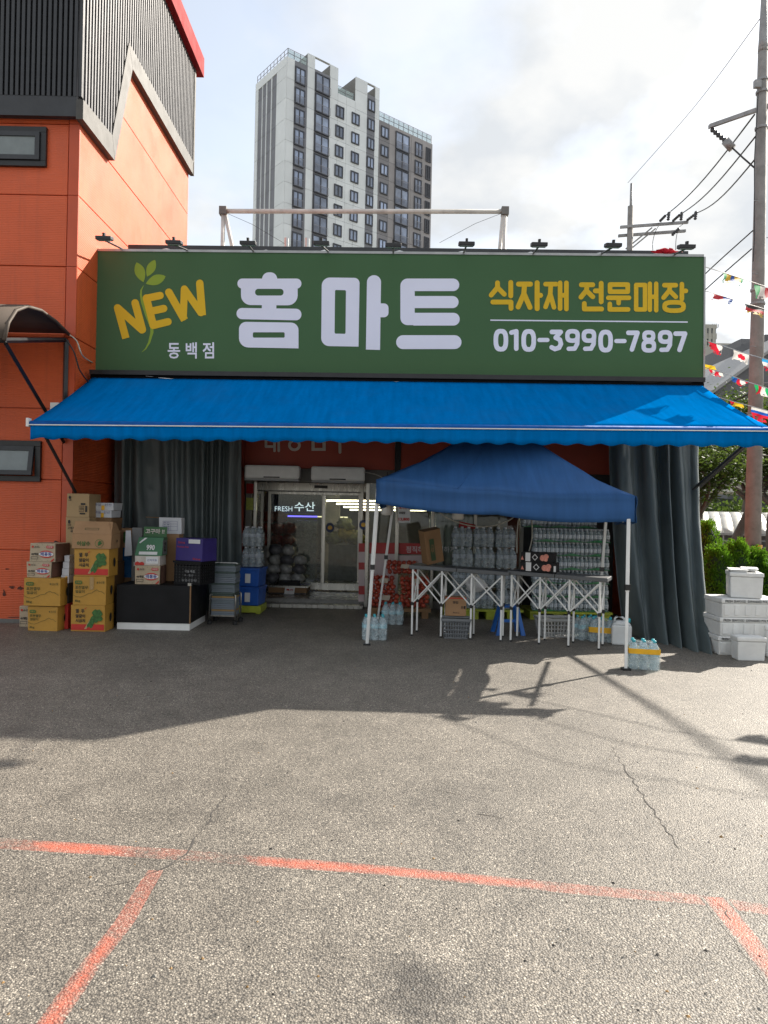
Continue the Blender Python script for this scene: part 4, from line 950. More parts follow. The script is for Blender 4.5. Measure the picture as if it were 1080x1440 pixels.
# grey baskets and the blue stool under the tables
M['basket_grey'] = pm('grey_basket', (.19, .20, .21), .45, .12, 6); M['basket_pale'] = pm('pale_grey_basket', (.36, .365, .36), .45, .12, 6)
M['stool'] = pm('blue_stool', (.015, .13, .48), .4, .1, 5)
def basket(label, px, py, w, d, h, m, rz=0):
    g = G(px, py); t = thing('shopping_basket', label, 'basket', (g.x, g.y + d / 2, 0), rz); k = .82
    for z0, z1 in ((0, .012), (h - .03, h)):
        f = lambda z: k + (1 - k) * z / h
        MB().hexa([(-w / 2 * f(z0), -d / 2 * f(z0), z0), (w / 2 * f(z0), -d / 2 * f(z0), z0), (w / 2 * f(z0), d / 2 * f(z0), z0), (-w / 2 * f(z0), d / 2 * f(z0), z0)],
                  [(-w / 2 * f(z1), -d / 2 * f(z1), z1), (w / 2 * f(z1), -d / 2 * f(z1), z1), (w / 2 * f(z1), d / 2 * f(z1), z1), (-w / 2 * f(z1), d / 2 * f(z1), z1)]).build('base' if z0 == 0 else 'rim', m, t, True) if z0 == 0 else None
    f = lambda z: k + (1 - k) * z / h
    c4 = lambda z, e=0: [(sx * (w / 2 * f(z) + e), sy * (d / 2 * f(z) + e), z) for sx, sy in ((-1, -1), (1, -1), (1, 1), (-1, 1))]
    rim = MB(); a, b = c4(h - .03, .012), c4(h, .012); a2, b2 = c4(h - .03), c4(h)
    for i in range(4): j = (i + 1) % 4; rim.hexa([a[i], a[j], b[j], b[i]], [a2[i], a2[j], b2[j], b2[i]])
    rim.build('rim', m, t, True)
    sl = MB()
    for i in range(4):
        j = (i + 1) % 4
        for kz in range(5):
            z = .012 + (h - .05) * kz / 4; p, q = Vector(c4(z)[i]), Vector(c4(z)[j]); sl.tube([p, q], .007, 4)
        n_ = 10 if i % 2 == 0 else 7
        for kx in range(n_ + 1):
            u = kx / n_; sl.tube([Vector(c4(.01)[i]).lerp(Vector(c4(.01)[j]), u), Vector(c4(h - .03)[i]).lerp(Vector(c4(h - .03)[j]), u)], .007, 4)
    sl.build('mesh_sides', m, t, True)
    MB().tube([(-w / 2 - .005, 0, h - .01), (-w / 2 + .01, -.06, h + .008), (w / 2 - .01, -.06, h + .008), (w / 2 + .005, 0, h - .01)], .007, 5).build('handle', m, t, True)
    return t
basket('dark grey shopping basket under the left table with a carton on it', 642, 899, .36, .28, .26, M['basket_grey'], R(-4))
basket('pale grey shopping basket on the ground under the right table', 784, 897, .47, .33, .25, M['basket_pale'], R(3))
g = G(716, 893)
st_ = thing('plastic_stool', 'blue plastic step stool between the two folding tables', 'stool', (g.x, g.y + .12, 0), R(5))
MB().bb(-.12, .12, -.11, .11, .36, .385).build('seat', M['stool'], st_, True, bevel=.01)
for sx in (-1, 1):
    for sy in (-1, 1):
        MB().hexa([(sx * .17 - .028, sy * .15 - .022, 0), (sx * .17 + .028, sy * .15 - .022, 0), (sx * .17 + .028, sy * .15 + .022, 0), (sx * .17 - .028, sy * .15 + .022, 0)],
                  [(sx * .1 - .022, sy * .085 - .022, .36), (sx * .1 + .022, sy * .085 - .022, .36), (sx * .1 + .022, sy * .085 + .022, .36), (sx * .1 - .022, sy * .085 + .022, .36)]).build('leg', M['stool'], st_, True)
MB().bb(-.13, .13, -.125, -.105, .17, .21).build('stretcher', M['stool'], st_, True)
# ================================================================ cartons
def carton(label, loc, size, m, rz=0, name='cardboard_box', cat='carton', group=None, tape=None, bevel=.004, warp=0.006):
    w, d, h = size; mb = MB(); r = random.Random(label); j = lambda: r.uniform(-warp, warp)
    bt = [(-w / 2 + j(), -d / 2, 0), (w / 2 + j(), -d / 2, 0), (w / 2 + j(), d / 2, 0), (-w / 2 + j(), d / 2, 0)]
    tp = [(-w / 2 + j(), -d / 2 + j() * .3, h), (w / 2 + j(), -d / 2 + j() * .3, h), (w / 2 + j(), d / 2, h), (-w / 2 + j(), d / 2, h)]
    mb.hexa(bt, tp); o = mb.build(name, m, None, at=(0, 0, 0), bevel=bevel)
    o.location = loc; o.rotation_euler = (0, 0, rz); ORG[o.name] = Vector(loc); tag(o, label, cat, group)
    MB().bb(-w / 2 + .004, w / 2 - .004, -.003, .003, h, h + .0012).build('lid_seam', M['seam'], o, True)
    if tape:
        MB().bb(tape - .025, tape + .025, -d / 2 - .0095, -d / 2 - .0085, h * .55, h - .004).bb(tape - .025, tape + .025, -d / 2, d / 2, h + .0015, h + .0025).build('tape', M['tape'], o, True)
    o['w'] = w; o['d'] = d; o['h'] = h
    return o
def front(o, e=.0095): return lambda x, y, h_=0: (x * o['w'] - o['w'] / 2, -o['d'] / 2 - e - h_, y * o['h'])    # 0..1 on the front face
def sidef(o, e=.0095): return lambda x, y, h_=0: (o['w'] / 2 + e + h_, x * o['d'] - o['d'] / 2, y * o['h'])
M['seam'] = pm('box_seam', (.06, .04, .02), .9); M['tape'] = pm('packing_tape', (.40, .25, .10), .25, .05, 5, 0, spec=.6)
M['ochre'] = pm('ochre_carton', (.47, .245, .036), .6, .1, 3, .1, 60, dirt=.15); M['tan'] = pm('tan_carton', (.40, .27, .135), .7, .1, 4, .1, 60, dirt=.15)
M['kraft'] = pm('kraft_carton', (.36, .205, .10), .7, .1, 4, .1, 60); M['brown'] = pm('brown_carton', (.21, .115, .05), .7, .12, 4, .1, 60)
M['ink'] = pm('black_ink', (.02, .02, .02), .7); M['inkgreen'] = pm('green_ink', (.045, .13, .03), .7, .4, 30); M['inkdark'] = pm('dark_green_ink', (.03, .06, .02), .7)
M['inkred'] = pm('red_ink', (.50, .03, .02), .6, .1, 8); M['inkblue'] = pm('blue_ink', (.05, .06, .22), .6); M['paper'] = pm('white_paper', (.66, .66, .66), .6, .06, 9)
M['noodle'] = pm('noodle_carton', (.44, .35, .24), .65, .1, 5); M['noodleside'] = pm('brown_side_print', (.13, .06, .04), .65)
M['hole'] = pm('hand_hole', (.012, .01, .008), .9)
LEAF = [(.60, .55), (.66, .62), (.62, .72), (.66, .80), (.72, .86), (.78, .82), (.84, .86), (.90, .78), (.94, .68), (.90, .60), (.95, .50), (.90, .40), (.82, .42), (.76, .34), (.70, .36), (.64, .16), (.58, .12), (.56, .2), (.50, .14), (.48, .24), (.54, .36)]
def veg_print(o):
    f = front(o)
    outline(o, [[[(.015, .06), (.985, .06), (.985, .28), (.015, .28)]]], f, M['inkred'], 'red_band', True)
    outline(o, [[[(.40, .10), (.47, .10), (.62, .45), (.55, .45)], ]], front(o, .0105), M['tan'], 'radish_print', True)
    outline(o, [[LEAF]], front(o, .0115), M['inkgreen'], 'leaf_print', True)
    text(o, '열  무', f, .14, .40, .70, .86, M['ink'], .03); text(o, '얼갈이', f, .14, .42, .52, .66, M['ink'], .03); text(o, '시금치', f, .14, .42, .35, .48, M['ink'], .03)
    text(o, '✓', f, .40, .46, .84, .93, M['inkred'], .03); oval(o)
def oval(o, cy=.5):
    outline(o, [[[(.55 + .12 * math.cos(k * .3927), cy + .17 * math.sin(k * .3927)) for k in range(16)]]], sidef(o), M['hole'], 'hand_hole', True)
def mountain_print(o):
    f = front(o)
    ln = [(.02, .36), (.12, .29), (.25, .28), (.38, .34), (.5, .42), (.58, .43), (.66, .50), (.73, .55), (.80, .49), (.86, .50), (.97, .40)]
    outline(o, st(*[ln], w=.011), front(o), M['inkdark'], 'mountain_line', True)
    text(o, '포천열무', f, .08, .46, .56, .68, M['inkdark'], .012); text(o, '얼갈이', f, .09, .36, .42, .53, M['inkdark'], .012)
    text(o, '8kg', f, .08, .24, .09, .19, M['inkdark'], .012); text(o, '✿ 농산물', f, .72, .95, .76, .85, M['inkdark'], .0)
    outline(o, [[rrect(.07, .73, .28, .86, .05)]], f, M['inkgreen'], 'green_badge', True)
    text(o, '친환경', front(o, .0105), .10, .25, .76, .83, M['ochre'], .01); oval(o)
def noodle_print(o):
    f = front(o)
    dots = []
    for i in range(9):
        for j in range(7):
            if (i + j) % 2 == 0 and not (.08 < j / 6.5 < .62): cx, cy = .08 + i * .105, .08 + j * .14; dots.append([[(cx - .012, cy), (cx, cy - .02), (cx + .012, cy), (cx, cy + .02)]])
    outline(o, dots, f, M['inkdark'], 'dot_pattern', True, 0)
    outline(o, [[[(.66 + .28 * math.cos(k * .2618), .42 + .2 * math.sin(k * .2618)) for k in range(24)]]], f, M['inkred'], 'red_oval', True)
    outline(o, [[[(.66 + .29 * math.cos(k * .2618), .42 + .13 * math.sin(k * .2618)) for k in range(24)]]], front(o, .0103), M['paper'], 'white_oval', True)
    text(o, '배홍동', front(o, .0112), .44, .88, .32, .54, M['inkblue'], .03)
    outline(o, [[rrect(.66, .74, .94, .88, .05)]], f, M['inkred'], 'red_badge', True); text(o, '비빔면', front(o, .0105), .70, .90, .77, .86, M['paper'], .01)
    outline(o, [[[(.12 + .05 * math.cos(k * .5236), .81 + .06 * math.sin(k * .5236)) for k in range(12)]]], f, M['inkred'], 'red_dot', True); text(o, '농심', f, .2, .36, .76, .87, M['ink'], .01)
    text(o, '40개입', f, .06, .34, .35, .48, M['ink'], .04); outline(o, [[[(.06, .14), (.34, .14), (.34, .28), (.06, .28)], [(.075, .16), (.325, .16), (.325, .26), (.075, .26)]]], f, M['ink'], 'data_box', True)
    outline(o, [[[(.82, .03), (.97, .22), (.97, .12), (.90, .03)]]], f, M['inkred'], 'corner_flash', True)
    outline(o, [[[(.02, .02), (.98, .02), (.98, .98), (.02, .98)]]], sidef(o), M['noodleside'], 'side_print', True)
def at_px(px0, px1, py0, py1, Y):                             # front face of a box from its edges in the photograph, at distance Y
    a, b = P((px0 + px1) / 2, py1, Y), P((px0 + px1) / 2, py0, Y); return Vector((a.x, Y, a.z)), (px1 - px0) * Y / FPX, b.z - a.z
def stackz(z): return z
# right-hand front stack
Y0 = 9.05; D_ = .31; z = 0.0
rs = []
for (px0, px1, py0, py1, lb, fn) in ((99.5, 147, 851, 888, 'ochre vegetable carton with red band, bottom of the taller front stack', veg_print), (101.5, 148, 811, 851, 'ochre carton with mountain line, second in the taller front stack', mountain_print),
                                      (104, 152.5, 772, 811, 'ochre vegetable carton with red band, under the open kraft carton', veg_print)):
    p, w, h = at_px(px0, px1, py0, py1, Y0); h = h if z else P(120, 851, Y0).z
    o = carton(lb, (p.x, Y0 + D_ / 2, z), (w, D_, h), M['ochre'], R(rng.uniform(-2, 2)), tape=.03 if 'mountain' in lb else None, group='cartons stacked by the orange wall'); fn(o); z += h + .002
p, w, h = at_px(102, 156, 757, 772, Y0)
o = carton('open kraft carton with raised flap and green print, top of the taller front stack', (p.x, Y0 + D_ / 2, z), (w, D_ + .04, .19), M['kraft'], R(2), group='cartons stacked by the orange wall')
f = front(o); text(o, '이상수', f, .13, .47, .18, .5, M['inkgreen'], .03)
outline(o, [[[(.70 + .11 * math.cos(k * .3), .36 + .28 * math.sin(k * .3)) for k in range(21)], [(.70 + .10 * math.cos(k * .3), .36 + .255 * math.sin(k * .3)) for k in range(21)]]] + [[leafshape((.73 + .05 * math.cos(a), .38 + .2 * math.sin(a)), (.68, .2), .04)[0]] for a in (.3, 1.1, 1.9, 2.6)], f, M['inkgreen'], 'leaf_emblem', True)
ff = MB(); wv, dv = w / 2, (D_ + .04) / 2
ff.hexa([(-wv, -dv, .191), (wv, -dv, .191), (wv, -dv + .005, .191), (-wv, -dv + .005, .191)], [(-wv + .005, -dv + .08, .345), (wv - .01, -dv + .08, .345), (wv - .01, -dv + .085, .345), (-wv + .005, -dv + .085, .345)]).build('flap', M['kraft'], o, True)
ff = MB(); ff.hexa([(wv, -dv, .191), (wv, dv, .191), (wv - .005, dv, .191), (wv - .005, -dv, .191)], [(wv - .05, -dv + .06, .33), (wv - .05, dv - .04, .33), (wv - .055, dv - .04, .33), (wv - .055, -dv + .06, .33)]).build('flap', M['kraft'], o, True)
outline(o, [[[(.3, 1.25), (.66, 1.25), (.66, 1.38), (.3, 1.38)], [(.31, 1.27), (.65, 1.27), (.65, 1.36), (.31, 1.36)]]], lambda x, y, h_=0: ((x - .5) * w, -dv + (y * .19 - .191) * .08 / .154 - .004, y * .19), M['inkdark'], 'print_frame', True)
outline(o, [[[(.55 + .05 * math.cos(k * .5236), .5 + .1 * math.sin(k * .5236)) for k in range(12)]]], sidef(o), M['hole'], 'hand_hole', True)
# left-hand front stack
z = 0
p, w, h = at_px(39, 82, 851, 888, 9.02); h1 = P(60, 853, 9.02).z
o = carton('ochre carton with mountain line on the ground, bottom of the shorter front stack', (p.x, 9.02 + .17, 0), (w, .34, h1), M['ochre'], R(-3), group='cartons stacked by the orange wall'); mountain_print(o); z = h1 + .01
p, w, h = at_px(33, 85, 812, 851, 9.0)
o = carton('ochre carton with mountain line, second in the shorter front stack', (p.x, 9.0 + .165, z), (w, .33, h), M['ochre'], R(-1.5), group='cartons stacked by the orange wall'); mountain_print(o); z += h + .002
p, w, h = at_px(38, 69, 798, 811, 9.05)
o = carton('patterned noodle carton squeezed between ochre carton and top noodle carton', (p.x + .02, 9.05 + .17, z), (.32, .34, .2), M['noodle'], R(-4), group='noodle cartons'); noodle_print(o); z += .202
p, w, h = at_px(44, 78, 771, 799, 9.05)
o = carton('patterned noodle carton topmost on the shorter front stack', (p.x, 9.05 + .17, z), (.335, .34, .235), M['noodle'], R(-5), group='noodle cartons'); noodle_print(o)
p, w, h = at_px(27, 60, 856, 883, 9.3)
o = carton('patterned noodle carton on the ground, half hidden behind the shorter stack', (p.x, 9.3 + .09, 0), (.32, .17, .27), M['noodle'], R(-1), group='noodle cartons'); noodle_print(o)
# back stack of tall tan cartons at the building corner, white tray boxes beside
YM = 9.4; XM0 = XW + .012
ztop = P(105, 694, YM).z; zm = P(105, 727, YM).z; zb = P(105, 767, YM).z
wM = P(127, 710, YM).x - XM0
for k, (za, zb_, lb) in enumerate(((0, .42, 'tall tan carton at the building corner, lowest, behind the front stacks'), (.422, zb, 'tall tan carton at the building corner, third from the top'), (zb + .002, zm - .002, 'tall tan carton second from the top at the building corner'), (zm, ztop, 'tall tan carton topmost of the highest stack by the orange corner'))):
    o = carton(lb, (XM0 + wM / 2, YM + .19, za), (wM - .004 - .008 * k, .38, zb_ - za), M['tan'], 0, group='tall tan cartons at the building corner')
    if k > 1:
        f = front(o); text(o, '●', f, .1, .2, .76, .9, M['ink'], .05); text(o, '농산물', f, .09, .22, .69, .75, M['ink'], .02)
        if k == 3:
            outline(o, [[[(.56, .22), (.78, .22), (.78, .48), (.56, .48)], [(.57, .24), (.77, .24), (.77, .46), (.57, .46)]], [[(.84, .22), (.92, .22), (.92, .48), (.84, .48)]], [[(.6, .12), (.84, .12), (.84, .18), (.6, .18)]], [[(.64, .52), (.84, .52), (.84, .6), (.64, .6)]]], f, M['ink'], 'data_print', True)
            text(o, '취급주의', f, .59, .76, .28, .42, M['ink'], .02)
        else: text(o, '고랭지', f, .08, .4, .56, .66, M['ink'], .01); text(o, '배추', f, .22, .42, .45, .54, M['ink'], .02)
z = 0
xw = P(104, 800, 9.42).x + .0
for k in range(6):
    pass
for k, (px0, py0, py1) in enumerate(((86, 862, 880), (84, 842, 861), (86.5, 806, 820), (87.5, 797, 806), (89.5, 788.5, 797), (91, 780, 788.5))):
    Yk = 9.37
zz = 0
for k, lb in enumerate(('lowest', 'second', 'third', 'fourth', 'fifth', 'topmost')):
    h = (.3, .235, .145, .088, .085, .085)[k]; xl = P((84, 86, 86.5, 87.5, 89.5, 91)[k], 800, 8.72).x
    t = None
M['whitebox'] = pm('white_carton', (.60, .61, .64), .55, .06, 6)
zz = 0.0; YB_ = 9.19
for k in range(6):
    h = (.33, .26, .10, .088, .082, .082)[k]; xl = P((86, 85, 86, 87, 88.5, 90)[k], 800, YB_).x; xr = P(97, 800, YB_).x
    col = ('crimson carton', 'black carton')[k] if k < 2 else None
    o = carton(('crimson carton at the bottom of the gap between the front stacks', 'black carton in the gap between the front stacks', 'flat white carton with tape, lowest white one in the gap', 'flat white carton second from below in the gap', 'flat white carton third from below in the gap', 'flat white carton topmost in the gap between the stacks')[k],
               ((xl + xr) / 2 + .0, YB_ + .08, zz), (xr - xl, .16, h), M['inkred'] if k == 0 else M['black'] if k == 1 else M['whitebox'], R(rng.uniform(-1, 1)), group='flat boxes in the gap between the stacks', warp=.002)
    zz += h + .002
    if k == 2: outline(o, [[[(.6, .1), (.85, .1), (.85, .9), (.6, .9)]]], front(o), M['lab_yel'], 'tape_piece', True)
# boxes between the tall stack and the plinth
YT = 9.62
zq = 0
for (px0, px1, h, m, lb, dd) in ((128, 162, .42, 'brown', 'brown carton at the bottom of the stack behind the open kraft carton', .36), (128, 163, .42, 'brown', 'brown carton second in the stack behind the open kraft carton', .36), (130, 160, .42, 'kraft', 'kraft carton under the flat brown trays behind the open kraft carton', .36),
                             (131, 156.5, .09, 'brown', 'flat brown tray carton, lower of two under the white trays', .4), (130.5, 157, .085, 'brown', 'flat brown tray carton directly under the white trays', .4), (132, 157.5, .098, 'whitebox', 'flat white tray carton with yellow tape, the lower one', .32), (130, 159, .1, 'whitebox', 'flat white tray carton with yellow tape, topmost', .34)):
    a, b = P(px0, 720, YT), P(px1, 720, YT)
    o = carton(lb, ((a.x + b.x) / 2, YT + dd / 2, zq), (b.x - a.x, dd, h), M[m], R(rng.uniform(-1.5, 1.5)), group='tray cartons behind the front stacks'); zq += h + .002
    if m == 'whitebox':
        outline(o, [[[(.42, .02), (.58, .02), (.58, .65), (.42, .65)]]], front(o), M['lab_yel'], 'tape_piece', True); text(o, '과일 · 신선', front(o), .08, .9, .55, .9, M['inkblue'], .0)
YT = 9.75; zq = 0
for (px0, px1, h, m, lb) in ((163, 183, .60, 'brown', 'brown carton on the ground left of the black plinth'), (163, 182, .42, 'bluecrate', 'blue carton between the tray stack and the green carton'), (157, 175.5, .27, 'kraft', 'small brown carton with green emblem left of the green carton')):
    a, b = P(px0, 720, YT), P(px1, 720, YT)
    o = carton(lb, ((a.x + b.x) / 2, YT + .42, zq), (b.x - a.x, .3, h), M[m] if m != 'bluecrate' else pm('blue_bag_plastic', (.02, .12, .3), .3), 0); zq += h + .002
    if m == 'kraft': outline(o, [[leafshape((.5, .85), (.5, .2), .3)[0]]], front(o), M['inkgreen'], 'green_emblem', True)
g0 = P(180, 765, 9.9)
ws = MB().hexa([P(175, 782, 9.62), P(186, 781, 9.62), P(184, 746, 9.66), P(177, 746, 9.66)], [P(175, 782, 9.64), P(186, 781, 9.64), P(184, 746, 9.68), P(177, 746, 9.68)]).build('white_board', M['whitebox'])
tag(ws, 'white panel standing between the tray cartons and the green carton', 'board')
# black plinth and the things on it
YPl = 9.27; a, b = G(160, 886), G(267, 887)
pl = thing('display_plinth', 'black display plinth with a pale base strip, loaded with cartons', 'plinth', ((a.x + b.x) / 2, YPl + .42, 0))
zp = P(215, 823, YPl).z
M['plblack'] = pm('plinth_black', (.010, .010, .011), .5, .25, 4, .05, spec=.2)
MB().bb(a.x, b.x, YPl, YPl + .84, .09, zp).build('body', M['plblack'], pl, bevel=.004)
MB().bb(a.x + .01, b.x - .01, YPl + .012, YPl + .82, 0, .089).build('base_strip', M['trimpale'] if 'trimpale' in M else M['white'], pl)
MB().bb(b.x - .012, b.x + .004, YPl - .004, YPl + .012, .09, zp).build('corner_strip', M['brown'], pl)
MB().box((b.x - .02, YPl + .03, zp + .018), (.045, .05, .036)).build('hinge', M['steel'], pl)
zp += .002
Y1 = YPl + .08
p, w, h = at_px(190, 222, 793, 821, Y1); o = carton('patterned noodle carton on the black plinth under the small red and white carton', (p.x, Y1 + .16, zp), (.32, .32, .245), M['noodle'], R(4), group='noodle cartons'); noodle_print(o); z = zp + .247
o = carton('small red and white fruit carton on the noodle carton', (p.x - .005, Y1 + .16, z), (.33, .3, .125), M['cream'], R(3)); z += .127
f = front(o); outline(o, [[[(.02, .03), (.38, .03), (.38, .25), (.3, .4), (.2, .3), (.12, .42), (.02, .3)]]], f, M['inkred'], 'fruit_print', True); outline(o, [[rrect(.44, .2, .93, .92, .02)]], f, M['paper'], 'white_label', True); text(o, '산지직송', front(o, .0105), .5, .88, .45, .7, M['inkblue'], .01)
M['greenbox'] = pm('green_carton', (.045, .16, .075), .5, .1, 5); M['greendark'] = pm('green_lid', (.03, .12, .03), .5, .1, 5); M['greycard'] = pm('grey_card', (.19, .19, .19), .7)
gb = thing('cardboard_box', 'green carton standing open with its lid up, number 990 on it', 'carton', (p.x + .01, Y1 + .16, z), R(3))
MB().hexa([(-.19, -.14, 0), (.165, -.14, 0), (.165, .16, 0), (-.19, .16, 0)], [(-.16, -.05, .24), (.165, -.05, .24), (.165, .16, .24), (-.16, .16, .24)]).build('body', M['greenbox'], gb, True, bevel=.004)
MB().hexa([(-.15, .12, .241), (.16, .12, .241), (.16, .126, .241), (-.15, .126, .241)], [(-.15, .15, .375), (.16, .15, .375), (.16, .156, .375), (-.15, .156, .375)]).build('lid', M['greendark'], gb, True)
gm = lambda x, y, h_=0: (-.18 + .34 * x, -.146 + .09 * y - h_, .24 * y)
text(gb, '990', gm, .40, .72, .30, .60, M['paper'], .04); outline(gb, [[rrect(.14, .06, .84, .22, .01)]], gm, M['paper'], 'white_label', True); outline(gb, [[[(.10, .72), (.30, .97), (.40, .97), (.14, .66)]]], gm, M['paper'], 'white_slash', True)
text(gb, '고구마 !!', lambda x, y, h_=0: (-.15 + .31 * x, .112 + .03 * y, .241 + .134 * y), .08, .9, .3, .8, M['cream'], .04)
outline(gb, [[[(.1, .08), (.9, .08), (.9, .92), (.1, .92)]]], lambda x, y, h_=0: (.167 + h_, -.12 + .26 * x, .22 * y), M['greycard'], 'side_label', True)
text(gb, '최고', lambda x, y, h_=0: (.169, -.12 + .26 * x, .22 * y), .3, .7, .15, .85, M['ink'], .04)
a, b = P(185, 770, Y1 + .36), P(196, 770, Y1 + .36)
o = carton('tall grey card box standing behind the green carton', ((a.x + b.x) / 2 + .02, Y1 + .42, zp), (.14, .1, P(190, 742, Y1 + .37).z - zp), M['greycard'])
text(o, '■', front(o), .2, .6, .28, .36, M['paper'], .02)
Yk = 9.83; a, b = P(222, 760, Yk), P(252, 760, Yk); zk = P(237, 751, Yk).z
o = carton('brown carton on the plinth under the white printed carton', ((a.x + b.x) / 2, Yk + .1, zp), (b.x - a.x, .2, zk - zp), M['kraft'])
a, b = P(223.5, 740, Yk), P(255, 740, Yk)
o = carton('white carton printed with a blue table, highest on the plinth', ((a.x + b.x) / 2, Yk + .09, zk + .002), (b.x - a.x, .16, P(237, 728, Yk).z - zk), M['whitebox'], R(1))
f = front(o); fr_ = []
for (x_0, y_0, x_1, y_1) in ((.17, .2, .82, .78), (.52, .2, .82, .78), (.17, .46, .82, .62)): fr_.append([[(x_0, y_0), (x_1, y_0), (x_1, y_1), (x_0, y_1)], [(x_0 + .008, y_0 + .012), (x_1 - .008, y_0 + .012), (x_1 - .008, y_1 - .012), (x_0 + .008, y_1 - .012)]])
outline(o, fr_, f, M['inkblue'], 'printed_table', True)
for i, s_ in enumerate(('품명 규격', '수 량', '보내는분', '받는분')): text(o, s_, f, .2, .46, .66 - i * .13, .74 - i * .13, M['inkblue'], .01)
M['dimwhite'] = pm('faded_white_print', (.26, .26, .26), .7)
M['purple'] = pm('purple_carton', (.035, .022, .17), .5, .1, 5)
# black mesh crate with white print, purple carton on it
Yc = YPl + .1; a, b = P(242, 800, Yc), P(287, 800, Yc); hC = P(265, 790, Yc).z - zp
bc = crate('mesh_crate', 'black mesh crate with white lettering on the plinth under the purple carton', ((a.x + b.x) / 2 + .03, Yc + .22, zp), (.40, .36, hC), R(-18), M['plblack'], 6)
MB().bb(-.19, .19, -.17, .17, .02, hC - .06).build('liner', M['black'], bc, True)
bf = lambda x, y, h_=0: (-.2 + .4 * x, -.1845, y * hC)
text(bc, '마늘 특품', bf, .42, .8, .52, .64, M['dimwhite'], .01); text(bc, 'A - 홍산', bf, .4, .75, .36, .46, M['dimwhite'], .0); text(bc, '농협공판장', bf, .3, .88, .14, .25, M['dimwhite'], .0)
zc = zp + hC + .006
o = carton('purple carton with white labels and red lettering on the black crate', ((a.x + b.x) / 2 + .05, Yc + .2, zc), (.44, .30, .3), M['purple'], R(-24))
f = front(o); text(o, 'Shine', f, .1, .36, .76, .86, M['inkred'], .0); text(o, 'Premium fruit', f, .08, .5, .58, .66, M['inkred'], .0); outline(o, [[rrect(.5, .78, .93, .96, .005)]], f, M['paper'], 'white_label', True); text(o, 'Shine', f, .66, .95, .06, .15, M['inkred'], .0)
lf_ = lambda x, y, h_=0: (-.2295 - h_, .15 - .3 * x, .3 * y)
outline(o, [[rrect(.15, .12, .85, .42, .005)]], lf_, M['paper'], 'white_label', True); outline(o, [[[(.5 + .07 * math.cos(k * .5), .55 + .05 * math.sin(k * .5)) for k in range(12)]]], lf_, M['hole'], 'hand_hole', True)
stick = MB().tube([P(205, 727, 9.9), P(225, 728, 9.95)], .006, 5).build('stick', M['brown']); stick.location.z += 0
tag(stick, 'thin brown stick lying behind the white printed carton', 'stick')
# stack of shopping baskets in a chrome trolley
g = G(312, 879); bs = thing('basket_stack_trolley', 'chrome wheeled rack beside the black plinth holding nested shopping baskets', 'basket rack', (g.x, g.y + .2, 0), R(-3))
for sx in (-1, 1):
    for sy in (-1, 1):
        q = MB().tube([(sx * .18, sy * .15, .06), (sx * .18, sy * .15, .40), (sx * .165, sy * .15, .42), (sx * .14, sy * .15, .41)], .011, 7).build('leg', M['steel'], bs, True, smooth=True)
        MB().lathe([(.03, 0), (.034, .006), (.034, .05), (.02, .056)], (sx * .18, sy * .15, 0), 10).build('caster', M['black'], q, True)
MB().bb(-.17, .17, -.14, .14, .11, .125).build('deck', M['steel'], bs, True)
M['bk'] = [pm('basket_slate', (.13, .16, .18), .45, .12, 6), pm('basket_green_grey', (.055, .085, .075), .45, .12, 6), pm('basket_ochre_rim', (.32, .20, .07), .5), pm('basket_blue_grey', (.17, .20, .235), .45, .1, 6)]
seq = [3, 3, 2, 3, 3, 3, 0, 3, 2, 1, 1, 0, 0, 1, 3, 3, 3, 0, 1, 0, 3, 1]
words3 = 'bottom second third fourth fifth sixth seventh eighth ninth tenth eleventh twelfth thirteenth fourteenth fifteenth sixteenth seventeenth eighteenth nineteenth twentieth'.split() + ['second from top', 'topmost']
colw = ['slate', 'dark green', 'ochre', 'blue-grey']
z = .127
for i, ci in enumerate(seq):
    t = thing('shopping_basket', '%s nested shopping basket in the chrome rack, %s' % (colw[ci], words3[i] if i > 19 else words3[i] + ' from below' if i else 'bottom one'), 'basket', (g.x + rng.uniform(-.006, .006), g.y + .2, z), R(-3), 'nested shopping baskets beside the plinth')
    w, d = .33, .26; mb = MB(); e = .012; h = .024
    for (xa, xb, ya, yb) in ((-w / 2, w / 2, -d / 2, -d / 2 + e), (-w / 2, w / 2, d / 2 - e, d / 2), (-w / 2, -w / 2 + e, -d / 2 + e, d / 2 - e), (w / 2 - e, w / 2, -d / 2 + e, d / 2 - e)): mb.bb(xa, xb, ya, yb, 0, h)
    mb.build('rim', M['bk'][ci], t, True, bevel=.003)
    MB().bb(-w / 2 + e, w / 2 - e, -d / 2 + e, d / 2 - e, -.0, .004).build('base', M['bk'][ci], t, True)
    if i == 21: MB().tube([(-w / 2, 0, h), (-w / 2 + .02, 0, h + .012), (w / 2 - .02, 0, h + .012), (w / 2, 0, h)], .008, 6).build('handle', M['white'], t, True)
    z += .0262 if ci != 0 else .052
    if ci == 0: MB().bb(-w / 2 + .004, w / 2 - .004, -d / 2 + .004, d / 2 - .004, h, h + .026).build('wall', M['bk'][ci], t, True)
# ================================================================ goods around the right-hand tables
gT = G(640, 897).y
o = carton('brown carton with red rim standing on the dark grey basket', (P(641, 860, gT + .1).x, gT + .15, .275), (.27, .2, .24), M['kraft'], R(-3))
outline(o, [[[(.01, .93), (.99, .93), (.99, .99), (.01, .99)]]], front(o), M['inkred'], 'red_rim', True); text(o, '맛김', front(o), .35, .6, .66, .8, M['ink'], .03); text(o, '특선김', front(o), .36, .66, .14, .22, M['ink'], .01); text(o, '▣ ■', front(o), .75, .95, .4, .55, M['ink'], .02)
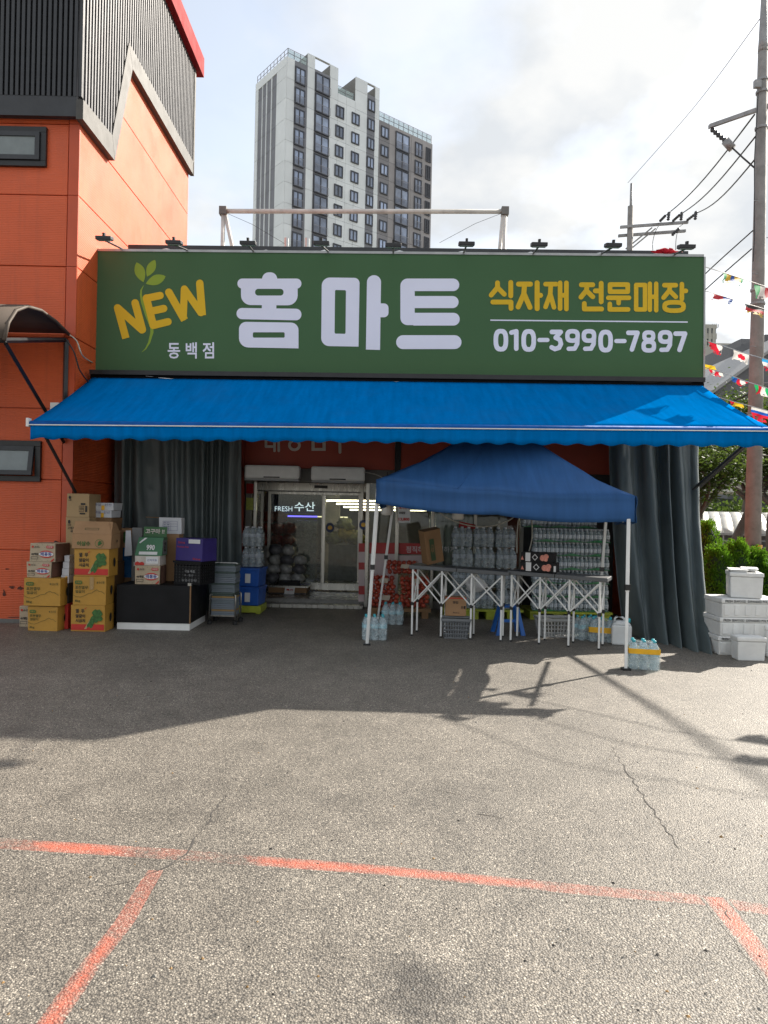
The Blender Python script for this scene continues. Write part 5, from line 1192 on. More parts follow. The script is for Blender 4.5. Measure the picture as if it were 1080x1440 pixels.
# leaning brown carton on the left table
zt = hA(600, 793, (579, 894)); q = P(610, 793, 9.35)
lb_ = carton('brown carton leaning askew on the left folding table', (q.x, 9.46, hA(600, 795, (600, 896)) + .022), (.245, .16, .45), M['brown'], R(24)); lb_.rotation_euler = (R(6), R(-12), R(24))
outline(lb_, [[rrect(.22, .1, .5, .75, .02)]], front(lb_), M['inkdark'], 'dark_label', True); text(lb_, '사과', front(lb_, .0105), .26, .46, .3, .6, M['brown'], .02)
# two flat black food cartons on the right table
d0 = G(718, 902); d1 = G(842, 914); dd = (d1 - d0); rz = math.atan2(dd.y, dd.x); zt = hA(760, 806, (718, 902))
for k, lb in enumerate(('flat black food carton with pink pictures, the lower on the table', 'flat black food carton with pink pictures, the upper on the table')):
    p = d0 + dd * .35 + Vector((.0, .12, 0))
    o = carton(lb, (p.x - .02 * k, p.y, hA(758, 804, (758, 905)) - .002 + k * .122), (.45 if k == 0 else .41, .2, .12), M['plblack'], rz, group='flat black food cartons on the right table')
    f = front(o); outline(o, [[rrect(.16, .06, .31, .96, .01)]], f, M['paper'], 'white_strip', True); outline(o, [[[(.36, .5), (.45, .85), (.54, .5), (.45, .15)], [(.385, .5), (.45, .75), (.515, .5), (.45, .25)]]], f, M['paper'], 'diamond_mark', True)
    pk = pm('pink_food_print', (.62, .23, .17), .5, .3, 40) if k == 0 else pk
    outline(o, [[[(.68 + .08 * math.cos(j * .4), .45 + .32 * math.sin(j * .4)) for j in range(16)]], [[(.79 + .075 * math.cos(j * .4), .62 + .26 * math.sin(j * .4)) for j in range(16)]], [[(.78 + .06 * math.cos(j * .4), .3 + .2 * math.sin(j * .4)) for j in range(16)]]], f, pk, 'food_picture', True)
    outline(o, [[[(.02, .2), (.06, .6), (.11, .2)]]], f, pk, 'triangle_mark', True)
    if k == 0: outline(o, [[rrect(.93, .1, .99, .7, .01)]], f, M['paper'], 'white_label', True)
# red onion net bags in front of the poster
M['onion'] = pm('onion_skin', (.36, .055, .022), .35, .45, 9, .05, spec=.6); M['net'] = pm('red_net', (.35, .03, .03), .6); M['offwhite'] = pm('bag_tag_card', (.42, .36, .28), .7)
def ico(r, c, mb, sub=1):
    bm = bmesh.new(); bmesh.ops.create_icosphere(bm, subdivisions=sub, radius=r); sx = 1 + rng.uniform(-.1, .12)
    mb.add([(v.co.x * sx + c[0], v.co.y + c[1], v.co.z * (1 - (sx - 1)) + c[2]) for v in bm.verts], [tuple(v.index for v in f.verts) for f in bm.faces]); bm.free()
def onionbag(label, px, py, Y, w, h, d=.3, n=70, rz=0):
    p = P(px, py, Y); t = thing('onion_bag', label, 'onion bag', (p.x, Y + d / 2, p.z), rz, 'red onion net bags in front of the glass'); r = .038; mb = MB(); pts = []
    zrow = r
    while zrow < h - r * .4:
        k = 1 - .3 * abs(2 * zrow / h - 1) ** 3; x = -w / 2 * k + r
        while x < w / 2 * k - r * .5:
            for yy in (-d / 2 * k + r + rng.uniform(0, .02), -d / 2 * k + 3 * r):
                ico(rng.uniform(.033, .042), (x + rng.uniform(-.008, .008), yy, zrow + rng.uniform(-.008, .008)), mb, 2)
            x += r * 1.95
        zrow += r * 1.75
    mb.build('onions', M['onion'], t, True, smooth=True)
    nt_ = MB()
    for k in range(int(w / .05) + 1):
        x = -w / 2 * .9 + k * .05 * .9
        nt_.tube([(x + .03 * math.sin(k), -d / 2 * .75, .004), (x, -d / 2 - .012, h * .25), (x + .02, -d / 2 - .012, h * .7), (x * .9, -d / 2 * .8, h)], .0022, 3)
    for k in range(5):
        zz = h * (.12 + .19 * k); nt_.tube([(-w / 2 * .9, -d / 2 * .7, zz), (-w / 4, -d / 2 - .012, zz + .01), (w / 4, -d / 2 - .012, zz - .005), (w / 2 * .9, -d / 2 * .7, zz)], .0022, 3)
    nt_.build('net', M['net'], t, True)
    MB().hexa([(-.05, -d / 2 - .02, h * .45), (.07, -d / 2 - .02, h * .42), (.09, -d / 2 - .02, h * .7), (-.03, -d / 2 - .02, h * .72)], [(-.05, -d / 2 - .016, h * .45), (.07, -d / 2 - .016, h * .42), (.09, -d / 2 - .016, h * .7), (-.03, -d / 2 - .016, h * .72)]).build('tag', M['offwhite'], t, True)
Yo = 10.75
MB0 = MB().bb(P(522, 850, Yo).x, P(606, 850, Yo).x, Yo - .02, Yo + .5, .1, .15)
for px in (526, 562, 598): MB0.bb(P(px, 850, Yo).x - .05, P(px, 850, Yo).x + .05, Yo, Yo + .48, 0, .099)
tag(MB0.build('pallet', M['brown']), 'dark wooden pallet under the red onion bags', 'pallet')
zo = .152; bx = [P(p_, 800, Yo).x for p_ in (537, 585)]
def ob_(label, x, z, w, h): 
    q = Vector((x, Yo, z)); t_ = onionbag.__wrapped__(label, q, w, h) if hasattr(onionbag, '__wrapped__') else None
def onion_at(label, x, z, w, h, rz=0):
    s_ = P(540, 720, 1); onionbag(label, 540 + (x - 0) / Yo * FPX, 720, Yo, w, h, .32, 70, rz); o = bpy.context.scene.objects[-1] if False else None
_P = P
def onions(label, x, z, w, h, rz=0):
    global P
    P = lambda *_: Vector((x, Yo, z)); onionbag(label, 0, 0, Yo, w, h, .32, 70, rz); P = _P
onions('red onion net bag at the bottom left of the onion pile', P(541, 790, Yo).x, zo, .46, .27, R(3)); onions('red onion net bag at the bottom right of the onion pile', P(584, 790, Yo).x, zo, .44, .27, R(-3))
onions('red onion net bag in the middle row of the pile, left', P(540, 790, Yo).x, zo + .27, .42, .25, R(-4)); onions('red onion net bag in the middle row of the pile, behind the table legs', P(583, 790, Yo).x, zo + .27, .46, .25, R(4))
onions('red onion net bag on top of the onion pile', P(567, 790, Yo).x, zo + .51, .52, .22, R(2))
# poster behind the onions, price tag, products seen through the glass
po = thing('poster', 'red and white poster on the shop glass behind the onion bags', 'poster', (P(556, 800, YW).x, YW - .01, .25))
pf_ = lambda x, y, h_=0: P(x, y, YW - .004 - h_)
M['pred'] = pm('poster_red', (.42, .03, .03), .5, .1, 3); M['ppink'] = pm('poster_pale', (.55, .45, .45), .5, .12, 3)
outline(po, [[[(519.5, 779), (556, 779), (556, 846), (519.5, 846)]]], pf_, M['ppink'], 'print_area')
MB().hexa([pf_(519.5, 778), pf_(607, 780), pf_(607, 764.5), pf_(519.5, 763)], [P(519.5, 778, YW + .004), P(607, 780, YW + .004), P(607, 764.5, YW + .004), P(519.5, 763, YW + .004)]).build('red_band', M['pred'], po)
outline(po, [[[(559.5, 781), (606, 781), (606, 800), (559.5, 800)]]], pf_, M['ppink'], 'print_area')
text(po, '정직하게 신선하게', lambda x, y: P(x, y, YW - .006), 571, 640, 777.5, 768, M['paper'], .01, 'lettering', False)
pj = thing('poster', 'narrow poster strip with a red letter shape beside the steel post', 'poster', (P(511, 800, YW - .1).x, YW - .1, .25))
MB().hexa([P(504, 846, YW - .06), P(513, 846, YW - .06), P(513, 764, YW - .06), P(504, 764, YW - .06)], [P(504, 846, YW - .05), P(513, 846, YW - .05), P(513, 764, YW - .05), P(504, 764, YW - .05)]).build('sheet', M['ppink'], pj)
for (y_0, y_1) in ((764, 776), (791, 801), (824, 836)): outline(pj, [[[(504.3, y_1), (512.8, y_1), (512.8, y_0), (504.3, y_0)]]], lambda x, y, h_=0: P(x, y, YW - .063), M['pred'], 'red_print')
pt = thing('price_tag', 'white price sheet reading 13,800 behind the left tent legs', 'price tag', (P(568, 722, 11.5).x, 11.5, P(568, 735, 11.5).z))
MB().hexa([P(560, 735, 11.5), P(577, 735, 11.5), P(577, 711, 11.5), P(560, 711, 11.5)], [P(560, 735, 11.506), P(577, 735, 11.506), P(577, 711, 11.506), P(560, 711, 11.506)]).build('sheet', M['paper'], pt)
qm = lambda x, y: P(x, y, 11.496)
text(pt, '13,800', qm, 560.5, 576, 733, 728, M['inkred'], .04, 'lettering', False); text(pt, '양파망', qm, 561, 570, 723, 719.5, M['ink'], .03, 'lettering', False); text(pt, '특가판매', qm, 561, 576, 716, 712, M['inkred'], .03, 'lettering', False)
MB().tube([P(568, 711, 11.503), P(568, 690, 11.503)], .004, 4).build('string', M['wire'], pt)
# silvery roll of film and pale sacks lit behind the glass
M['film'] = pm('silver_film', (.62, .64, .60), .25, .25, 3, .1, stretch=(6, 1, 1)); M['filmgreen'] = pm('pale_green_film', (.50, .58, .55), .3, .2, 3)
Yg = 12.7; xs_ = [P(p_, 740, Yg).x for p_ in (604, 613, 626, 640, 654, 668)]
for i, (lb, m) in enumerate((('pale green upright roll of film behind the shop glass', 'filmgreen'), ('silver upright roll of film left of centre behind the glass', 'film'), ('silver upright roll of film in the middle behind the glass', 'film'), ('silver upright roll of film behind the glass, next to the bottles', 'film'), ('whitish upright roll of film nearest the bottle stack', 'film'))):
    r_ = (xs_[i + 1] - xs_[i]) / 2; o = MB().lathe([(r_, 0), (r_, 1.75), (r_ * .4, 1.76)], (xs_[i] + r_, Yg + r_, .125), 16).build('film_roll', M[m], smooth=True); tag(o, lb, 'film roll', 'rolls of film behind the shop glass')
rt = MB().hexa([P(645, 742, 11.8), P(668, 744, 11.8), P(669, 738, 11.8), P(646, 733, 11.8)], [P(645, 742, 11.81), P(668, 744, 11.81), P(669, 738, 11.81), P(646, 733, 11.81)]).build('sale_banner', M['pred']); tag(rt, 'small red sale banner on the glass above the bottles', 'banner')
for i, px in enumerate((693, 703, 706.5)):
    pass
wb = MB()
def lump(name, label, cat, c, r, m, group=None, sub=3, amp=.25, sq=(1, 1, 1)):
    bm = bmesh.new(); bmesh.ops.create_icosphere(bm, subdivisions=sub, radius=1); mb = MB(); s_ = rng.uniform(0, 50)
    mb.add([(v.co.x * r * sq[0] * (1 + amp * noise.noise(v.co * 1.7 + Vector((s_, 0, 0)))) + c[0], v.co.y * r * sq[1] + c[1], v.co.z * r * sq[2] * (1 + amp * noise.noise(v.co * 2 + Vector((0, s_, 0)))) + c[2]) for v in bm.verts], [tuple(v.index for v in f.verts) for f in bm.faces]); bm.free()
    o = mb.build(name, m, smooth=True); return tag(o, label, cat, group)
lump('plastic_bag', 'white plastic bag hanging under the left table in front of the bottles', 'bag', P(668, 822, 10.6), .14, M['paper'], amp=.6, sq=(1, .4, .8))
# ================================================================ inside the entrance
Yi = 12.55; xa, xb = P(378, 800, Yi).x, P(432, 800, Yi).x
dt = thing('display_table', 'low dark display table with a white price sheet inside the entrance', 'table', ((xa + xb) / 2, Yi + .25, .12))
zt_ = P(400, 826, Yi).z
MB().bb(xa, xb, Yi, Yi + .55, .14, zt_).build('body', M['brown'], dt); MB().bb(xa - .02, xb + .02, Yi - .02, Yi + .57, zt_, zt_ + .03).build('top_frame', M['steel'], dt)
MB().bb(xa + .02, xb - .02, Yi + .02, Yi + .5, .121, .14).build('plinth', M['black'], dt)
MB().hexa([P(399, 839, Yi - .01), P(413, 838, Yi - .01), P(415, 826, Yi - .03), P(401, 826, Yi - .03)], [P(399, 839, Yi - .005), P(413, 838, Yi - .005), P(415, 826, Yi - .025), P(401, 826, Yi - .025)]).build('price_sheet', M['paper'], dt)
text(dt, '특가', lambda x, y: P(x, y, Yi - .045), 402.5, 412, 831, 828, M['inkred'], .03, 'lettering', False)
M['bagwhite'] = pm('white_food_bag', (.34, .34, .33), .4, .5, 14, .2); M['bagdark'] = pm('dark_food_bag', (.10, .10, .11), .4, .5, 14, .2); M['bagred'] = pm('red_net_bag', (.26, .04, .02), .5, .5, 20, .3)
ck = MB().bb(P(393, 790, Yi).x, P(421, 790, Yi).x, Yi + .02, Yi + .2, zt_ + .032, zt_ + .11).build('flat_carton', M['plblack']); tag(ck, 'small black food carton on the low display table inside the entrance', 'carton')
k = 0; words_row = ['lowest', 'second', 'third', 'upper']
for r_ in range(4):
    for c in range(3 - (r_ > 2)):
        px = 383 + c * 18 + r_ * 1.5; p = P(px, 820 - r_ * 14, Yi + .33)
        lump('food_bag', 'grey-white food bag in the heap inside the entrance, %s layer, %s' % (words_row[r_], ('left', 'middle', 'right')[c]), 'food bag', (p.x, p.y, zt_ + .13 + r_ * .17), .145, M['bagdark'] if (c + r_) % 3 == 0 else M['bagwhite'], 'food bags heaped inside the entrance', 2, .5, (.9, .9, .68))
for r_ in range(3):
    for c in range(3 - r_ // 2):
        p = P(372 + c * 15 + r_ * 2, 790, Yi + .7)
        lump('onion_bag', 'dark red net bag on the tall pile inside the entrance, %s row, %s' % (words_row[r_], ('left', 'middle', 'right')[c]), 'onion bag', (p.x, p.y + .1, 1.03 + r_ * .22), .15, M['bagred'], 'red net bags piled inside the entrance', 2, .4, (1, .9, .78))
rk = MB().bb(P(364, 790, Yi + .6).x, P(412, 790, Yi + .6).x, Yi + .58, Yi + 1.1, .125, .9).build('stock_shelf', M['inwall']); tag(rk, 'plain stock shelf carrying the red net bags inside the entrance', 'shelf')
# things deeper inside: lit fish-counter sign, LED tubes, produce heaps, pillar
fs = thing('counter_sign', 'dark blue lit counter sign reading FRESH in white, deep inside the shop', 'sign', (P(416, 705, 19).x, 19, P(416, 720, 19).z))
MB().hexa([P(376, 722, 19), P(457, 722, 19), P(457, 688, 19), P(376, 688, 19)], [P(376, 722, 19.15), P(457, 722, 19.15), P(457, 688, 19.15), P(376, 688, 19.15)]).build('panel', pm('navy_panel', (.012, .016, .045), .5), fs)
M['litwhite'] = emis('lit_lettering', (.75, .85, .9), .55)
text(fs, 'FRESH', lambda x, y: P(x, y, 18.98), 386.5, 411, 719, 712, M['litwhite'], -.004, 'lettering', False); text(fs, '수산', lambda x, y: P(x, y, 18.98), 414, 443, 719, 706, M['litwhite'], .006, 'lettering', False)
MB().tube([P(384, 725.5, 18.9), P(446, 726.5, 18.9)], .022, 6).build('led_strip', emis('blue_led', (.16, .12, .9), 1.3), fs); MB().tube([P(446.5, 726.5, 18.9), P(489, 727.5, 18.9)], .018, 6).build('led_strip', emis('warm_led', (.8, .68, .4), .9), fs)
M['tube'] = emis('warm_light_tube', (1, .86, .58), 5.0)
for i, (x_0, x_1, y_, D__) in enumerate(((459, 690, 704, 14.5), (473, 690, 708.5, 15.5), (483, 690, 713, 16.5), (492, 690, 717, 17.5))):
    a, b = P(x_0, y_, D__), P(x_1, y_ + 1.5, D__); t = thing('light_tube', 'warm lit shelf tube inside the shop, %s of four' % ('topmost', 'second', 'third', 'lowest')[i], 'lamp', (a + b) / 2, 0, 'lit tubes inside the shop')
    MB().tube([a, b], .017, 6).build('tube', M['tube'], t, smooth=True); MB().bb(a.x, b.x, D__ - .03, D__ + .03, a.z + .025, a.z + .05).build('batten', M['white'], t)
    MB().tube([((a.x + b.x) / 2, D__, a.z + .05), ((a.x + b.x) / 2, D__, 2.95)], .008, 4).build('hanger', M['white'], t)
pil = MB().bb(P(454, 790, 17).x, P(476, 790, 17).x, 17, 17.3, .12, 2.95).build('interior_pillar', M['cream'], mart)
M['veg'] = pm('mixed_vegetables', (.16, .17, .05), .5, .7, 9, .3); M['vegy'] = pm('yellow_vegetables', (.38, .30, .06), .5, .6, 12, .3)
for i, (px, py, m, lb) in enumerate(((470, 757, 'veg', 'heap of green vegetables on the left of the indoor stand'), (486, 752, 'vegy', 'heap of yellow vegetables on the indoor stand'), (498, 756, 'veg', 'heap of green vegetables on the right of the indoor stand'), (484, 738, 'veg', 'green plants on the upper tier of the indoor stand'))):
    p = P(px, py, 15.4); lump('vegetable_heap', lb, 'vegetables', p, .2, M[m], 'vegetable heaps on the indoor stand', 3, .9, (1, .7, .7))
vs_ = MB().bb(P(462, 790, 15.2).x, P(508, 790, 15.2).x, 15.15, 15.8, .125, P(480, 766, 15.2).z).build('produce_stand', M['bagdark']); tag(vs_, 'dark produce stand with vegetables seen through the glass door', 'stand')
gw = MB().bb(P(416, 790, 15).x, P(445, 790, 15).x, 14.8, 15.2, .125, P(430, 732, 15).z).build('bottle_shelf', M['petdark']); tag(gw, 'grey shelf of bottles seen through the left door leaf', 'shelf')
M['seal'] = pm('blue_yellow_seal', (.03, .05, .14), .5); 
for i, (px, py, Y, lb) in enumerate(((511, 738, YW - .02, 'round navy sticker on the glass right of the door'), (464, 742, YD - .03, 'round navy sticker on the right door leaf'))):
    t = thing('round_sticker', lb, 'sticker', P(px, py, Y), 0, 'round stickers on the glass')
    ds = lambda x, y, h_=0, Y=Y: P(x, y, Y - .004 - h_)
    outline(t, [[[(px + 6 * math.cos(k * .2618), py + 7 * math.sin(k * .2618)) for k in range(24)]], [[(px + 3.6 * math.cos(k * .2618), py + 4 * math.sin(k * .2618)) for k in range(24)]]], ds, M['seal'], 'disc')
    outline(t, [[[(px + 3.2 * math.cos(k * .2618), py + 3 * math.sin(k * .2618)) for k in range(24)]]], lambda x, y, h_=0, Y=Y: P(x, y, Y - .008), M['lab_yel'], 'emblem')
# ================================================================ foam boxes at the right
M['foam'] = pm('white_foam', (.72, .72, .70), .75, .07, 7, .25, 160, dirt=.12)
def foambox(label, loc, size, rz=0, lid=.05, rx=0, band=True):
    w, d, h = size; t = thing('foam_box', label, 'foam box', loc, rz, 'white foam boxes beside the curtain'); t.rotation_euler = (rx, 0, rz)
    MB().hexa([(-w / 2 + .012, -d / 2 + .012, 0), (w / 2 - .012, -d / 2 + .012, 0), (w / 2 - .012, d / 2 - .012, 0), (-w / 2 + .012, d / 2 - .012, 0)], [(-w / 2 + .004, -d / 2 + .004, h - lid - .002), (w / 2 - .004, -d / 2 + .004, h - lid - .002), (w / 2 - .004, d / 2 - .004, h - lid - .002), (-w / 2 + .004, d / 2 - .004, h - lid - .002)]).build('tub', M['foam'], t, True, bevel=.012)
    MB().bb(-w / 2 - .004, w / 2 + .004, -d / 2 - .004, d / 2 + .004, h - lid, h).build('lid', M['foam'], t, True, bevel=.012)
    if band:
        n = 6
        for i in range(n):
            x = -w / 2 + .06 + (w - .12) * i / (n - 1); MB().bb(x - .03, x + .03, -d / 2 - .002, -d / 2 + .011, .03, h - lid - .02).build('rib', M['foam'], t, True, bevel=.004)
        text(t, 'FRESH SEAFOOD  EXPANDED POLYSTYRENE', lambda x, y: (-w / 2 + w * x, -d / 2 - .0065, h - lid + lid * y), .05, .93, .2, .74, M['ink'], .03)
    return t
YS = 8.3; q = G(1012, 922); fw = .74; hF = .222
xs0 = q.x
for k, lb in enumerate(('wide white foam box on the ground, bottom of the foam stack', 'wide white foam box in the middle of the foam stack', 'wide white foam box third from the ground in the foam stack')):
    foambox(lb, (xs0 + fw / 2 + .008 * k, q.y + .24, k * (hF + .001)), (fw, .46, hF), R(-2 + k * 1.2), .055)
a = P(1052, 848, 8.2)
foambox('white foam box set askew on top of the foam stack', (a.x + .14, q.y + .25, 3 * (hF + .001) + .004), (.36, .42, .3), R(-19), .05, band=False)
for k in range(2): 
    o = foambox('thin white foam lid lying %s of the top foam box' % ('on the left' if k == 0 else 'on the right'), (a.x + .07 + .15 * k, q.y + .27 + .02 * k, 3 * (hF + .001) + .306 + .012 * k), (.2 - .02 * k, .36, .03), R(-21 - 4 * k), .012, R(0), False)
q2 = G(1058, 930)
foambox('small dirty white foam box in front of the foam stack', (q2.x, q2.y + .1, 0), (.32, .2, .27), R(-3), .05, band=False)
q3 = G(1090, 926)
foambox('white foam box at the right edge of the photo', (q3.x + .13, q3.y + .25, 0), (.36, .4, .36), R(-6), .05, band=False)
# ================================================================ shrubs
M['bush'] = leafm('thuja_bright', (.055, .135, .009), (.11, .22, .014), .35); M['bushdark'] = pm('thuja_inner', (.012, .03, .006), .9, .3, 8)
def shrub(label, px, ytop, D, r, seed):
    rr = random.Random(seed); c = P(px, ytop, D); H = c.z; t = thing('thuja_shrub', label, 'shrub', (c.x, D, 0), 0, 'thuja shrubs behind the foam boxes')
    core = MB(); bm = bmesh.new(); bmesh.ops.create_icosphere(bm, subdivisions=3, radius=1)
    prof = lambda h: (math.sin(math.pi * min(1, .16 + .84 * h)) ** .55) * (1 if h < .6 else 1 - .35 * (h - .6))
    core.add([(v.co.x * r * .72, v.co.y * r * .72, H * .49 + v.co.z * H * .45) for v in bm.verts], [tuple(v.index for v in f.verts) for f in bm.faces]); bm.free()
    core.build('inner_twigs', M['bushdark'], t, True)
    lv = MB()
    for k in range(230):                                      # upright fans of scale leaves
        h = rr.random() ** .8; an = rr.uniform(0, 6.283); bump = .88 + .22 * noise.noise(Vector((math.cos(an) * 2, math.sin(an) * 2 + seed, h * 4)))
        R_ = r * prof(h) * bump; base_ = Vector((R_ * math.cos(an), R_ * math.sin(an), .04 + h * H * .94))
        d = Vector((math.cos(an) * .55, math.sin(an) * .55, 1)).normalized(); L_ = rr.uniform(.10, .19)
        for j in range(26):
            s = rr.random(); w = .05 * (1 - s * .7); o_ = Vector((rr.gauss(0, w), rr.gauss(0, w), 0)); p = base_ + d * (s - .35) * L_ + o_
            a = Vector((rr.gauss(0, 1), rr.gauss(0, 1), rr.gauss(0, .4))).normalized() * rr.uniform(.008, .015); b = (d + Vector((rr.gauss(0, .35), rr.gauss(0, .35), 0))).normalized() * rr.uniform(.022, .042)
            lv.add([p - a, p + a, p + a * .5 + b, p - a * .5 + b], [(0, 1, 2, 3)])
    lv.build('foliage', M['bush'], t, True, norm=False)
shrub('taller dark thuja shrub right beside the curtain edge', 995, 733, 11.9, .27, 1)
shrub('bright thuja shrub behind the left end of the foam boxes', 1008, 768, 11.0, .25, 2)
shrub('bright thuja shrub behind the top foam box', 1036, 762, 11.2, .27, 3)
shrub('lower thuja shrub under the hazard sign', 1062, 772, 11.3, .25, 4)
shrub('lowest thuja shrub at the right edge behind the foam boxes', 1082, 792, 11.1, .2, 5)
# ================================================================ trees
M['bark'] = pm('bark', (.085, .07, .055), .9, .3, 12, .4, 30, stretch=(1, 1, .3)); M['leaf'] = leafm('leaf_green', (.03, .055, .010), (.07, .105, .018), .4)
def tree(label, px, D, H, cr_, seed, nl=46, group='trees beyond the car park', base=.35):
    rr = random.Random(seed); b = P(px, 720, D); t = thing('broadleaf_tree', label, 'tree', (b.x, D, 0), 0, group)
    tr = MB(); tips = []
    def grow(p, d, L, r, lev):
        pts = [p]; q = p.copy(); dd = d.copy(); n = 5
        for i in range(n):
            dd = (dd + Vector((rr.gauss(0, .12), rr.gauss(0, .12), .05 if lev else .0))).normalized(); q = q + dd * L / n; pts.append(q.copy())
        tr.tube(pts, [r * (1 - .55 * i / n) for i in range(n + 1)], 6 if lev < 2 else 4)
        if lev >= 3: tips.append(q); return
        if lev >= 2: tips.append(pts[3])
        for k in range(rr.randint(3, 4) if lev else rr.randint(5, 6)):
            an = rr.uniform(0, 6.283); up = rr.uniform(.25, .95); nd = Vector((math.cos(an), math.sin(an), up)).normalized()
            st_ = pts[rr.randint(2, n)] if lev else pts[rr.randint(3, n)]
            grow(st_, (nd + dd * .35).normalized(), L * rr.uniform(.5, .72) if lev else cr_ * rr.uniform(.5, .75), r * .45, lev + 1)
    grow(Vector((0, 0, -.05)), Vector((rr.gauss(0, .05), rr.gauss(0, .05), 1)), H * .55, .028 * H, 0)
    tr.build('trunk', M['bark'], t, True, smooth=True)
    lv = MB()
    for p in tips:
        sz = rr.uniform(.28, .5) * cr_ / 2
        for k in range(nl):
            o_ = Vector((rr.gauss(0, sz), rr.gauss(0, sz), rr.gauss(0, sz * .45))); q = p + o_
            a = Vector((rr.gauss(0, 1), rr.gauss(0, 1), rr.gauss(0, .5))).normalized() * rr.uniform(.045, .095); c = a.cross(Vector((rr.gauss(0, .5), rr.gauss(0, .5), 1))).normalized() * a.length * .8
            lv.add([q - a, q + c * .7, q + a, q - c * .7], [(0, 1, 2, 3)])
    lv.build('crown', M['leaf'], t, True, norm=False)
tree('slim tree right beside the awning end, trunk behind the curtain edge', 986, 21, 5.3, 1.9, 21, 60)
tree('tree with spreading branches left of the big utility pole', 1022, 27, 7.4, 3.1, 22, 85)
tree('dark tree behind the big utility pole at the right edge', 1086, 25, 7.4, 3.2, 24, 85)
tree('broad tree further back between the awning and the pole', 1040, 40, 9.4, 3.8, 27, 75)
# ================================================================ poles and wires
def upole(label, px, D, H, r0, r1, group='concrete utility poles'):
    b = P(px, 760, D); t = thing('utility_pole', label, 'utility pole', (b.x, D, 0), 0, group)
    MB().tube([(0, 0, -.1), (0, 0, H * .5), (0, 0, H)], [r0, (r0 + r1) / 2, r1], 20).build('shaft', M['concrete'], t, True, smooth=True); return t
D1 = 17.8; p1 = upole('thick concrete utility pole at the right edge with a hazard sign', 1058.5, D1, 13.4, .20, .115); o1 = org(p1)
MB().tube([(0, 0, 13.3), (0, 0, 13.6), (.01, 0, 15.6), (.02, 0, 18)], [.12, .105, .05, .045], 12).build('top_tube', M['galv'], p1, True, smooth=True)
ca = P(997, 178, 18.7) - o1; zc_ = ca.z
MB().hexa([(.75, -.75, zc_ - .05), (.75, -.65, zc_ - .05), (.75, -.65, zc_ + .05), (.75, -.75, zc_ + .05)], [ca + Vector((0, -.05, -.05)), ca + Vector((0, .05, -.05)), ca + Vector((0, .05, .05)), ca + Vector((0, -.05, .05))]).build('crossarm', M['galv'], p1, True)
for z in (7.0, 7.35, 11.4, 12.3, 12.6, 4.2): MB().lathe([(.19 - .006 * z + .03, z - .03), (.19 - .006 * z + .034, z), (.19 - .006 * z + .03, z + .03)], n=18).build('band_clamp', M['galv'], p1, True)
for k in range(9): MB().tube([(-.1 - .0, -.16, 3.2 + k * .9), (-.25, -.2, 3.2 + k * .9)] if k % 2 else [(.1, -.16, 3.2 + k * .9), (.25, -.2, 3.2 + k * .9)], .01, 5).build('step_bolt', M['galv'], p1, True)
MB().bb(-.28, -.12, -.2, -.1, 12.32, 12.5).build('bracket', M['galv'], p1, True)
MB().tube([(-.17, -.14, 12.2), (-.24, -.16, 10.5), (-.2, -.17, 8.6), (-.23, -.18, 8.0)], .012, 5).build('riser_cable', M['wire'], p1, True)
# yellow/black hazard plate with diagonal bands
hz_ = MB(); w_, zz0, zz1 = .15, P(1062, 791, D1).z, P(1062, 766, D1).z
hs = thing('hazard_sign', 'yellow and black striped hazard plate wrapped on the big utility pole', 'sign', (o1.x + .07, D1 - .2, zz0))
def hp(u, v): an = R(-58 + 116 * u + 20); return Vector((o1.x + .215 * math.sin(an), D1 - .215 * math.cos(an), zz0 + (zz1 - zz0) * v))
g = MB(); nU, nV = 24, 20
for i in range(nU):
    for j in range(nV):
        u0, u1, v0, v1 = i / nU, (i + 1) / nU, j / nV, (j + 1) / nV; b = len(g.v)
        g.add([hp(u0, v0), hp(u1, v0), hp(u1, v1), hp(u0, v1)], [(0, 1, 2, 3)], 1 if ((u0 * .9 - v0 * .9 + .05) % 1.0) < .42 else 0)
g.build('plate', [pm('hazard_yellow', (.62, .33, .02), .5, .1, 8), M['ink']], hs, solid=.003)
D2 = 33.0; p2 = upole('thin utility pole far behind the right end of the green sign', 877, D2, P(880, 290, D2).z, .17, .13); o2 = org(p2)
MB().tube([(0, 0, P(880, 300, D2).z - .2), (.02, 0, P(880, 258, D2).z)], .06, 8).build('top_tube', M['galv'], p2, True, smooth=True)
for dz, dy in ((0, -.12), (-.3, .14)):
    a = P(871, 321, D2) - o2 + Vector((0, dy, dz)); b = P(966, 314, D2) - o2 + Vector((0, dy, dz)); MB().hexa([a + Vector((0, -.05, -.06)), a + Vector((0, .05, -.06)), a + Vector((0, .05, .06)), a + Vector((0, -.05, .06))], [b + Vector((0, -.05, -.06)), b + Vector((0, .05, -.06)), b + Vector((0, .05, .06)), b + Vector((0, -.05, .06))]).build('crossarm', M['galv'], p2, True)
a = P(917, 320, D2) - o2; b = P(880, 350, D2) - o2; MB().tube([a, b], .035, 5).build('brace', M['galv'], p2, True); MB().tube([a + Vector((.2, .1, 0)), b + Vector((.1, .1, -.1))], .035, 5).build('brace', M['galv'], p2, True)
M['insul'] = pm('insulator_dark', (.04, .04, .045), .35)
def insulator(parent, a, b, n=6, r=.07):
    a, b = Vector(a), Vector(b); m = MB(); k = n * 2; m.tube([a.lerp(b, i / k) for i in range(k + 1)], [r if i % 2 else r * .5 for i in range(k + 1)], 8); m.build('insulator', M['insul'], parent, True, smooth=True)
W1 = []
